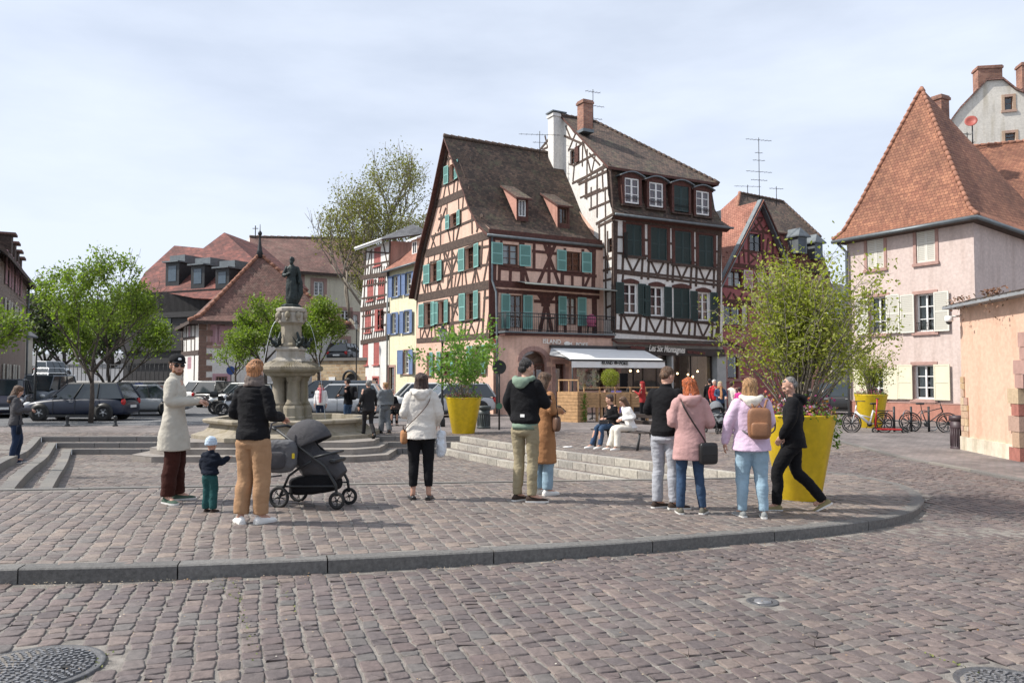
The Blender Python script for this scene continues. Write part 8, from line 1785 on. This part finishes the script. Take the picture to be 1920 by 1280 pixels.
ps = at(262,703,38); ps.z = -.25; psn = sign(ps,1.55,'blue parking sign with a red plate under it, behind the silver car',[],0,sq=((1.0,1.5,M_SBL),(.6,.95,mat('sign_dull_red',(.3,.08,.10))))); me = text_mesh('P',.42,M_LET,.008); pt_ = bpy.data.objects.new('sign_lettering',me); COL.objects.link(pt_); pt_.parent = psn; pt_.location =(0,-.07,1.12); pt_.rotation_euler =(R(90),0,0)
for i, px in enumerate((126,216)):
 t = thing('bollard','short dark bollard %s the trunk of the young tree'%('left of','right of')[i],'bollard',gp(px,799),'short bollards at the parking edge'); mb = MB(); mb.lathe([(.09,0),(.09,.05),(.05,.09),(.05,.28),(.07,.31),(.06,.37),(.01,.40)],M_METAL,12); mb.build('post',t)
t = thing('enamel_sign','square red enamel sign projecting from the corner of the peach house','sign',tuple(P0+Vector((0,-.3,3.05)))); mb = MB(); mb.box(-.22,.3,-.03,0,-.3,.3,mat('enamel_red',(.40,.07,.03),rough=.4)); mb.box(-.1,.15,-.036,-.031,-.08,.08,M_WFR); mb.build('sign_plate',t); mb = MB(); mb.tube([(0,0,.33),(.1,.3,.33)],.015,M_METAL,5); mb.build('bracket',t)
def tl(px,Y=None): p = gp(px,790+(px-1085)*.02) if Y is None else at(px,703,Y); p.z = G(p.x,p.y); return p
f1 = Fac(V2(gp(1045,790)),V2(gp(1083,792))); t = thing('wooden_planter','tall light plank box screening the left end of the terrace','planter',gp(1045,790)); o_ = ROOTS[t.name]
mb = MB();
for i in range(9): f1.box(mb,0,f1.L,-.25+i*.135,-.125+i*.135,-.45,0,M_WOOD)
mb.build('plank_box',t,t); mb = MB()
for a in(0,f1.L*.5,f1.L-.04): f1.box(mb,a,a+.04,.95,1.45,-.1,-.06,M_WOOD)
f1.box(mb,0,f1.L,1.4,1.45,-.12,-.05,M_WOOD); mb.build('trellis',t,t)
p = gp(1090,791); q = rngv.normal(0,1,(1500,3))*np.array([.09,.09,0]); q[:,2] = rngv.uniform(0,1.15,1500); t = thing('climbing_plant','narrow column of ivy beside the terrace plank box','plant',p); leaves('foliage',q,.09,L_VIN,t); mb = MB(); mb.tube([(0,0,0),(.02,0,1.0)],.02,M_BARK,5); mb.build('stem',t)
f3 = Fac(V2(gp(1096,791)),V2(gp(1240,789))); n_ = 5
for i in range(n_):
 a0, a1 = f3.L*i/n_+.02, f3.L*(i+1)/n_-.02; t = thing('wooden_planter','long plank trough on legs along the terrace, %s of five'%('first from the left','second from the left','middle one','fourth from the left','rightmost, beside the man in black')[i],'planter',tuple(f3.P(a0,-.25)),'plank troughs round the terrace'); mb = MB()
 for j in range(5): f3.box(mb,a0,a1,.33+j*.12,.44+j*.12,-.3,0,M_WOOD)
 mb.build('plank_box',t,t)
 for a in(a0+.03,a1-.11): mb = MB(); f3.box(mb,a,a+.08,-.25,.33,-.2,-.05,M_WOOD); mb.build('leg',t,t)
 mb = MB(); f3.box(mb,a0,a1,1.1,1.14,-.2,-.12,M_WOOD); f3.box(mb,a0,a0+.04,.92,1.1,-.2,-.12,M_WOOD); mb.build('rail',t,t)
fq_ = Fac(V2(gp(1090,785)),V2(gp(1200,787))).shift(.75); t = thing('fish_sign','grey wooden fish shaped board fixed to the terrace troughs','sign',tuple(fq_.P(.5,.7))); fish(fq_,1125,757,.62,.27,mat('driftwood',(.2,.15,.12),rough=.9),t,0,'fish_board')
t = thing('poster_stand','purple and orange poster standing behind the bench couple','sign',tuple(fq_.P(fq_.st(1153,780)[0],-.22))); sa = fq_.st(1146,760)[0]; mb = MB(); fq_.box(mb,sa,sa+.42,-.2,.98,-.05,0,mat('poster_purple',(.13,.11,.33),rough=.5)); fq_.box(mb,sa+.08,sa+.34,.1,.6,.001,.006,mat('poster_orange',(.6,.22,.06),rough=.5,var=.8,scale=9)); mb.build('poster',t,t)
t = thing('topiary','round clipped bush in front of the shop pillar','plant',gp(1147,784)+Vector((0,.5,0))); q = rngv.normal(0,1,(2500,3)); q/=np.linalg.norm(q,axis=1)[:,None]; q = q*rngv.uniform(.25,.42,(2500,1))+np.array([0,0,1.75]); leaves('foliage',q,.06,L_OLV,t); mb = MB(); mb.tube([(0,0,0),(0,0,1.5)],.03,M_BARK,6); mb.build('stem',t)
t = thing('menu_board','black menu board hanging beside the clipped bush','sign',tuple(fq_.P(fq_.st(1161,710)[0],.98,-1))); mb = MB(); mb.box(-.2,.2,-.02,.02,-.0,.72,C_BLK,Matrix.Rotation(.5,4,'Z')); mb.build('board',t); mb = MB(); mb.tube([(0,0,0),(0,0,-1.55)],.02,M_METAL,5); mb.build('post',t)
for i,(px,Y) in enumerate(((1150,33.5),(1185,34),(1110,33.2))): p = tl(px,Y); table(p,'terrace table %s'%('beside the clipped bush','behind the person in grey','near the plank box')[i],.4,.74,M_WOOD,'terrace tables')
t = thing('litter','crumpled white paper lying on the setts above the pale steps','paper',gp(1063,839)); mb = MB(); mb.ball((0,0,.02),(.11,.07,.02),C_WHITE,8,5); mb.ball((.1,.03,.02),(.06,.05,.02),C_WHITE,7,5); mb.build('crumpled_sheet',t)
# ================================================================ PUSHCHAIRS
def wheel(parent,c,r,w,m=None,hub=M_METAL,ax=0.0,nsp=6,name='wheel',rimm=None):
 T = Matrix.Translation(c)@Matrix.Rotation(ax,4,'Z')@Matrix.Rotation(R(90),4,'Y'); mb = MB(); tr = min(w*.5,r*.28); rs =[[Vector(((r-tr+tr*math.cos(b))*math.cos(a),(r-tr+tr*math.cos(b))*math.sin(a),w*.5*math.sin(b))) for b in[2*math.pi*j/8 for j in range(8)]] for a in[2*math.pi*i/24 for i in range(24)]]
 mb.rings([[T@p for p in q] for q in rs],m or mat('rubber_tyre',(.018,.018,.018),rough=.85),True,closed=True); wd = mb.build(name,parent)
 mb = MB(); rm = rimm or hub; mb.lathe([(r*.16,-w*.4),(r*.16,w*.4)],rm,12)
 mb.lathe([(r*.80,-w*.3),(r*.72,-w*.3),(r*.72,w*.3),(r*.80,w*.3)],rm,24,cap=False)
 for i in range(nsp):
  a = 2*math.pi*i/nsp;
  for s in(-.12,.12): mb.tube([(r*.12*math.cos(a),r*.12*math.sin(a),w*.25),(r*.76*math.cos(a+s),r*.76*math.sin(a+s),w*.2)],r*.035,rm,4)
 mb.v =[tuple(T@Vector(v)) for v in mb.v]; mb.build('rim',wd,uv=False); return wd
def pram(loc,rz,s,lab,cm,bag=True):
 t = thing('pushchair',lab,'pushchair',loc,None,rz); t.scale =(s,s,s); B = M_METAL
 for x, y, r in((-.42,.27,.145),(-.42,-.27,.145),(.36,.2,.115),(.36,-.2,.115)): wheel(t,(x,y,r),r,.045,ax=R(90),nsp=5)
 mb = MB()
 for y in(-.24,.24):
  mb.tube([(-.42,y,.16),(-.30,y,.42),(-.12,y,.55),(.02,y,.62)],.017,B,7); mb.tube([(.36,y*.8,.17),(.34,y*.8,.32),(.20,y*.9,.55),(-.15,y,.80),(-.48,y,1.02)],.019,B,7); mb.tube([(-.42,y,.28),(.34,y*.8,.30)],.013,B,6)
 mb.tube([(-.48,-.24,1.02),(-.58,-.2,1.05),(-.58,.2,1.05),(-.48,.24,1.02)],.020,B,7); mb.tube([(-.42,-.27,.16),(-.42,.27,.16)],.015,B,6); mb.build('frame',t)
 mb = MB(); softbox(mb,(-.03,0,.30),(.34,.21,.13),None,.5,Matrix.Rotation(-.12,3,'Y')); remeshed(mb,.016,'basket',C_BLK,t,1,.008)
 mb = MB(); mb.tube([(-.30,0,.95),(-.22,0,.72),(-.08,0,.56),(.20,0,.52),(.33,0,.40)],[.13,.18,.19,.17,.10],None,12,flat=1.15); remeshed(mb,.014,'seat',cm,t,2,.004)
 mb = MB(); n = 7
 for i in range(n):
  a = R(15+i*24); P_ =[]
  for j in range(13): b = math.pi*j/12; P_.append(Vector((-.16-.34*math.cos(a)*math.sin(b)*1.0+.02,.25*math.cos(b),.80+.36*math.sin(a)*math.sin(b))))
  mb.v+=[tuple(p) for p in P_]
 mb.f =[(i*13+j,i*13+j+1,i*13+14+j,i*13+13+j) for i in range(n-1) for j in range(12)]; mb.m =[0]*len(mb.f); mb.sm =[True]*len(mb.f); mb.mats =[cm]
 o = mb.build('canopy',t); so_ = o.modifiers.new('thick','SOLIDIFY'); so_.thickness = .02; so_.offset = 0; s2 = o.modifiers.new('s','SUBSURF'); s2.levels = s2.render_levels = 1
 mb = MB(); softbox(mb,(.28,0,.62),(.05,.2,.03),B); mb.tube([(.02,-.23,.66),(.26,-.2,.72),(.26,.2,.72),(.02,.23,.66)],.018,B,7); mb.build('bumper_bar',t); return t
ws = gp(592,951); prm = pram((ws.x,ws.y+.1,G(ws.x,ws.y)),R(-12),.90,'dark grey pushchair with its hood up beside the woman in camel trousers',C_DGREY)
b_ = thing('changing_bag','grey fabric changing bag hanging from the pushchair handle','bag',(ws.x-.40,ws.y-.12,G(ws.x,ws.y)+.62)); mb = MB(); softbox(mb,(0,0,0),(.21,.11,.19),None,.55); remeshed(mb,.012,'bag_body',F('grey_canvas',(.12,.12,.125)),b_,1,.016,(8,8,8)); mb = MB(); softbox(mb,(-.02,-.11,-.04),(.12,.03,.1),C_DGREY,.5); mb.build('front_pocket',b_)
mb = MB(); mb.tube([(-.15,0,.15),(-.1,0,.38),(.0,.05,.42)],.012,C_DGREY,6); mb.tube([(-.18,-.02,-.12),(-.12,-.05,-.24),(.04,-.05,-.22)],.012,C_DGREY,6); mb.build('strap',b_); mb = MB(); mb.box(.17,.2,-.1,-.09,-.02,.04,mat('yellow_tag',(.6,.45,.02))); mb.build('tag',b_)
pram(gp(1346,812),R(-80),.9,'small pushchair with a light seat pushed by the woman with the tan scarf',C_MGREY)
# ================================================================ BICYCLES, SCOOTER, RACKS
def bike(loc,rz,lab,fm,lean=.06,batt=False):
 t = thing('bicycle',lab,'bicycle',loc,'bicycles by the house wall',rz); t.rotation_euler.x = lean
 for x in(-.54,.54): wheel(t,(x,0,.34),.34,.045,ax=R(90),nsp=9)
 w = .026 if batt else .018; mb = MB(); bb =(-.06,0,.30); st =(-.20,0,.74); hd_ =(.36,0,.82)
 for a, b, r in((bb,st,w),(bb,(.40,0,.70),w*(1.6 if batt else 1)),((-.17,0,.66) if not batt else(-.12,0,.5),hd_ if not batt else(.3,0,.6),w*.8),(bb,(-.54,0,.34),.012),(st,(-.54,0,.34),.010),((.35,0,.9),(.40,0,.7),.02)): mb.tube([a,b],r,fm,7)
 mb.build('frame',t); mb = MB(); mb.tube([(.40,.0,.70),(.54,.04,.34)],.013,fm,6); mb.tube([(.40,.0,.70),(.54,-.04,.34)],.013,fm,6); mb.build('fork',t)
 mb = MB(); mb.tube([(.34,0,.88),(.33,0,1.02)],.013,M_METAL,6); mb.tube([(.20,-.3,1.02),(.33,-.12,1.03),(.33,.12,1.03),(.20,.3,1.02)],.013,M_METAL,6); mb.build('handlebar',t); mb = MB(); mb.tube([st,(-.22,0,.92)],.013,M_METAL,6); softbox(mb,(-.24,0,.95),(.13,.07,.03),M_METAL); mb.build('saddle',t)
 mb = MB(); mb.lathe([(.09,-.01),(.09,.01)],M_METAL,14); mb.v =[(x+bb[0],z,y+bb[2]) for x,y,z in mb.v]; mb.tube([(-.06,-.05,.3),(.04,-.05,.16)],.01,M_METAL,5); mb.build('crank',t)
 if batt: mb = MB(); mb.tube([(-.72,0,.72),(-.25,0,.72)],.02,M_METAL,5); mb.tube([(-.6,0,.72),(-.54,0,.36)],.008,M_METAL,5); mb.build('rack',t)
bike(gp(1628,812),R(183),'white electric bicycle leaning near the yellow planter by the house wall',mat('white_bike_paint',(.7,.7,.68),kind='paint',rough=.3),batt=True); bike(gp(1742,812),R(-28),'dark bicycle locked to the right hand rack',M_METAL)
for i, px in enumerate((1677,1709,1742)):
 t = thing('bicycle_rack','curved steel bicycle rack, %s of the three'%('left one with the scooter','empty middle one','right one with the dark bicycle')[i],'bicycle rack',gp(px,811),'bicycle racks by the house wall',.4); mb = MB(); mb.tube([(0,0,0),(0,0,.85)],.035,M_METAL,10); mb.build('post',t)
 mb = MB(); mb.tube(smooth_path([Vector(v) for v in((0,0,.4),(-.28,0,.42),(-.36,0,.58),(-.25,0,.72),(-.08,0,.70))],4),.015,M_ZINC,6); mb.tube(smooth_path([Vector(v) for v in((0,0,.38),(.28,0,.36),(.38,0,.22),(.28,0,.08),(0,0,.08))],4),.015,M_ZINC,6); mb.build('hoops',t)
t = thing('kick_scooter','red and black electric scooter parked between the bicycle and the racks','scooter',gp(1668,813),None,R(-15)); wheel(t,(-.42,0,.11),.11,.05,ax=R(90)); wheel(t,(.45,0,.11),.11,.05,ax=R(90)); mb = MB(); mb.box(-.38,.35,-.08,.08,.12,.17,M_SR); mb.build('deck',t,bevel=.01)
mb = MB(); mb.tube([(-.42,0,.15),(-.34,0,1.12)],.025,M_SR,8); mb.build('steering_column',t); mb = MB(); mb.tube([(-.34,-.24,1.12),(-.34,.24,1.12)],.018,M_METAL,6); mb.build('handlebar',t)
# ================================================================ VEHICLES
M_CGL = mat('car_glass',(.03,.04,.045),rough=.05,spec=.9); M_BLKP = mat('black_car_plastic',(.02,.02,.02),rough=.5); M_ALU = mat('alloy',(.52,.53,.54),rough=.35,metal=.25); M_HL = mat('headlamp',(.62,.64,.66),rough=.1); M_TL = mat('tail_lamp',(.42,.02,.02),rough=.2)
def car(lab,loc,rz,col,L=4.2,W=1.78,H=1.5,style='hatch',grp='cars in the parking area',coat=.28):
 m = mat('car_paint_%s'%'_'.join('%02d'%int(c*99) for c in col),col,kind='paint',rough=.42,coat=coat,var=.03); t = thing('parked_car',lab,'car',loc,grp,rz)
 h = L/2; bz = H*.60
 st ={'hatch':[(-1,.30,.62,.80),(-.965,.22,.94,.93),(-.8,.2,1.0,1.0),(-.3,.19,1.0,1.0),(.3,.19,.985,1.0),(.55,.2,.93,.99),(.82,.2,.84,.97),(.95,.23,.72,.88),(1,.32,.5,.70)],'sedan':[(-1,.34,.70,.78),(-.95,.24,.92,.93),(-.7,.2,.96,.99),(-.3,.19,1.0,1.0),(.3,.19,.97,1.0),(.55,.2,.88,.99),(.82,.2,.80,.97),(.95,.24,.66,.88),(1,.34,.48,.70)],'van':[(-1,.28,.9,.92),(-.97,.22,1.0,.97),(-.5,.2,1.0,1.0),(.3,.2,1.0,1.0),(.6,.2,.98,1.0),(.85,.2,.84,.97),(.96,.24,.7,.9),(1,.3,.5,.75)]}[style]
 mb = MB(); rs =[]
 for x, zb, zt, w in st:
  z0, z1, hw = zb, bz*zt, W/2*w; X = x*h
  rs.append([Vector((X,y*hw,z)) for y,z in((-.90,z0),(-.99,z0+.12),(-1.0,(z0+z1)/2),(-.97,z1-.10),(-.90,z1-.02),(-.6,z1+.02),(0,z1+.035),(.6,z1+.02),(.90,z1-.02),(.97,z1-.10),(1.0,(z0+z1)/2),(.99,z0+.12),(.90,z0))])
 mb.rings(rs,m); mb.build('body',t,uv=False,sub=1)
 ro ={'hatch':((-.97,-.80,.14,.44)),'sedan':((-.72,-.40,.10,.50)),'van':((-.98,-.92,.30,.66))}[style]
 xb0, xt0, xt1, xb1 =(v*h for v in ro); bw, tw = W*.455, W*.365; zt = H-.045
 mb = MB(); b =[Vector((xb0,-bw,bz-.03)),Vector((xb1,-bw*.93,bz-.03)),Vector((xb1,bw*.93,bz-.03)),Vector((xb0,bw,bz-.03))]; u =[Vector((xt0,-tw,zt)),Vector((xt1,-tw,zt)),Vector((xt1,tw,zt)),Vector((xt0,tw,zt))]
 mb.hexa(b+u,M_CGL); mb.build('windows',t,uv=False)
 mb = MB(); c_ =[p+(p-Vector((0,0,p.z))).normalized()*.02 for p in u]; mb.hexa([p-Vector((0,0,.02)) for p in c_]+[Vector((p.x*.97,p.y*.9,H)) for p in c_],m if style!='hatch' or col[2]>.2 else M_BLKP)
 for s in(-1,1):
  for(x0,x1,r) in((xb1,xt1,.03),(xb0,xt0,.045)): mb.tube([(x0,s*bw*(.93 if x0==xb1 else 1),bz-.02),(x1,s*tw,zt)],r,m,6)
  for q in(.36,.68): xx = xb0+(xb1-xb0)*q; xu = xt0+(xt1-xt0)*q; mb.tube([(xx,s*bw*.985,bz-.02),(xu,s*(tw+.005),zt)],.03,M_BLKP,6)
 mb.build('roof',t,uv=False,bevel=.02)
 r = .155*H+.1; wx =(-.60*h,.62*h)
 for x in wx:
  for s in(-1,1):
   mb = MB(); mb.lathe([(r+.05,-.02),(r+.05,.02),(.001,.02)],M_BLKP,20); T = Matrix.Translation((x,s*(W/2-.022),r))@Matrix.Rotation(R(-90)*s,4,'X'); mb.v =[tuple(T@Vector(v)) for v in mb.v]; mb.build('wheel_arch',t,uv=False)
   wheel(t,(x,s*(W/2-.055),r),r,.2,ax=R(90)*s,nsp=5,rimm=M_ALU)
 for s in(-1,1):
  mb = MB(); mb.ball((h*.90,s*W*.36,bz*.72),(.16,.13,.10),M_HL,12,8); mb.build('headlight',t,uv=False); mb = MB(); mb.ball((-h*.95,s*W*.40,bz*.82),(.09,.12,.15),M_TL,12,8); mb.build('tail_light',t,uv=False)
  mb = MB(); mb.ball((h*.30,s*(W/2+.08),bz+.07),(.07,.1,.07),M_BLKP,10,6); mb.build('wing_mirror',t,uv=False); mb = MB(); mb.box(-h*.02,h*.05,s*W*.497,s*W*.512,bz-.16,bz-.135,M_ALU); mb.box(-h*.44,-h*.37,s*W*.495,s*W*.51,bz-.16,bz-.135,M_ALU); mb.build('door_handle',t,uv=False)
  mb = MB()
  for q in(-.52,-.06,.36): mb.box(h*q-.006,h*q+.006,s*W*.494,s*W*.5025,.3,bz-.06,M_BLKP)
  mb.box(-h*.45,h*.48,s*W*.48,s*W*.506,.17,.27,M_BLKP); mb.build('door_trim',t,uv=False)
 mb = MB(); mb.box(h*.985,h*1.01,-.42,.42,.38,.5,M_BLKP); mb.box(h*1.0,h*1.018,-.26,.26,.38,.48,M_WFR); mb.build('grille',t,uv=False); mb = MB(); mb.box(-h*1.01,-h*.985,-.26,.26,.52,.63,M_WFR); mb.build('number_plate',t,uv=False); return t
def carat(px,Y,dz=0): p = at(px,703,Y); p.z = G(p.x,p.y)+.01+dz; return p
NB =(.008,.014,.035); SV =(.34,.35,.36); WT =(.62,.63,.62); BK =(.02,.021,.023); GB =(.05,.07,.09)
car('dark blue small hatchback with a black roof parked behind the young tree',carat(156,33),R(183),NB,4.15,1.8,1.56)
car('silver saloon half hidden behind the dark blue hatchback',carat(262,37),R(190),SV,4.7,1.8,1.42,'sedan'); car('black car in the second row behind the silver saloon',carat(238,43),R(185),BK,4.5,1.8,1.5)
car('dark people carrier cut off by the left edge behind the woman on the steps',carat(14,36),R(-62),(.012,.014,.03),4.4,1.85,1.68,'van'); car('grey van parked behind the people carrier at the left',carat(85,42),R(-80),GB,4.6,1.85,1.85,'van')
car('white estate car at the corner of the parking area, far left row',carat(88,49),R(-75),WT,4.5,1.8,1.5)
car('white hatchback driving up the street, lowest of the queue',carat(106,66),R(80),WT,4.2,1.8,1.5,grp='cars up the street'); car('pale grey car in the middle of the queue up the street',carat(104,82),R(80),SV,4.2,1.8,1.5,grp='cars up the street'); car('white van near the top of the queue up the street',carat(100,97),R(82),WT,4.6,1.9,1.9,'van',grp='cars up the street'); car('white car crossing at the top of the street',carat(86,112),R(10),WT,4.5,1.8,1.45,'sedan',grp='cars up the street')
car('small white car parked at the quoined corner of the white house',carat(404,52),R(60),WT,3.9,1.7,1.45); car('black hatchback with red tail lamps right of the small white car',carat(424,47),R(70),BK,4.0,1.75,1.5); car('white coupe partly hidden by the woman with the camel trousers',carat(457,44),R(150),WT,4.1,1.75,1.45); car('dark blue grey car right beside the motorcycles',carat(470,40),R(160),GB,4.2,1.75,1.4)
car('dark estate car behind the fountain with blue black windows',carat(622,39.5),R(178),(.03,.04,.06),4.6,1.8,1.6,'van'); car('silver hatchback behind the fountain and the woman with the pink scarf',carat(634,35),R(182),SV,4.2,1.75,1.48)
car('white small car parked in front of the yellow house',carat(778,38),R(198),WT,3.9,1.7,1.5); car('grey white hatchback behind the middle planter',carat(843,36),R(205),(.45,.46,.47),4.0,1.75,1.5)
car('black car in the lane behind the very large planter',carat(1555,38),R(150),BK,4.4,1.8,1.5);
for i,(px,Y) in enumerate(((622,62),(650,61))): p = at(px,703,Y); p.z = fK.P(0,zk-.08).z; car('dark car parked on the upper street above the retaining wall, %s'%('left one','right one beside the lamp')[i],p,R(80),BK if i else(.03,.03,.04),4.2,1.8,1.5,grp='cars on the upper street')
def moto(px,Y,rz,lab):
 t = thing('motorcycle',lab,'motorcycle',carat(px,Y),'motorcycles in the parking area',rz)
 for x in(-.68,.68): wheel(t,(x,0,.31),.31,.12,ax=R(90),nsp=5)
 mb = MB(); mb.tube([(-.55,0,.75),(0,0,.78),(.3,0,.9),(.5,0,.8)],[.10,.14,.17,.08],M_BLKP,8); mb.ball((0,0,.45),(.3,.16,.2),M_ALU,10,8); mb.build('body',t,uv=False); mb = MB(); mb.tube([(.68,.0,.31),(.45,0,.95)],.035,M_ALU,6); mb.tube([(.4,-.35,1.02),(.45,0,1.0),(.4,.35,1.02)],.02,M_BLKP,6); mb.build('fork',t); mb = MB(); mb.ball((.56,0,.9),(.08,.09,.09),M_HL,8,6); mb.build('headlight',t); mb = MB(); softbox(mb,(-.72,0,.95),(.2,.2,.15),M_BLKP); mb.build('top_box',t)
moto(432,38,R(20),'black motorcycle left of the dark blue grey car'); moto(447,36,R(200),'black motorcycle nearer to the fountain')
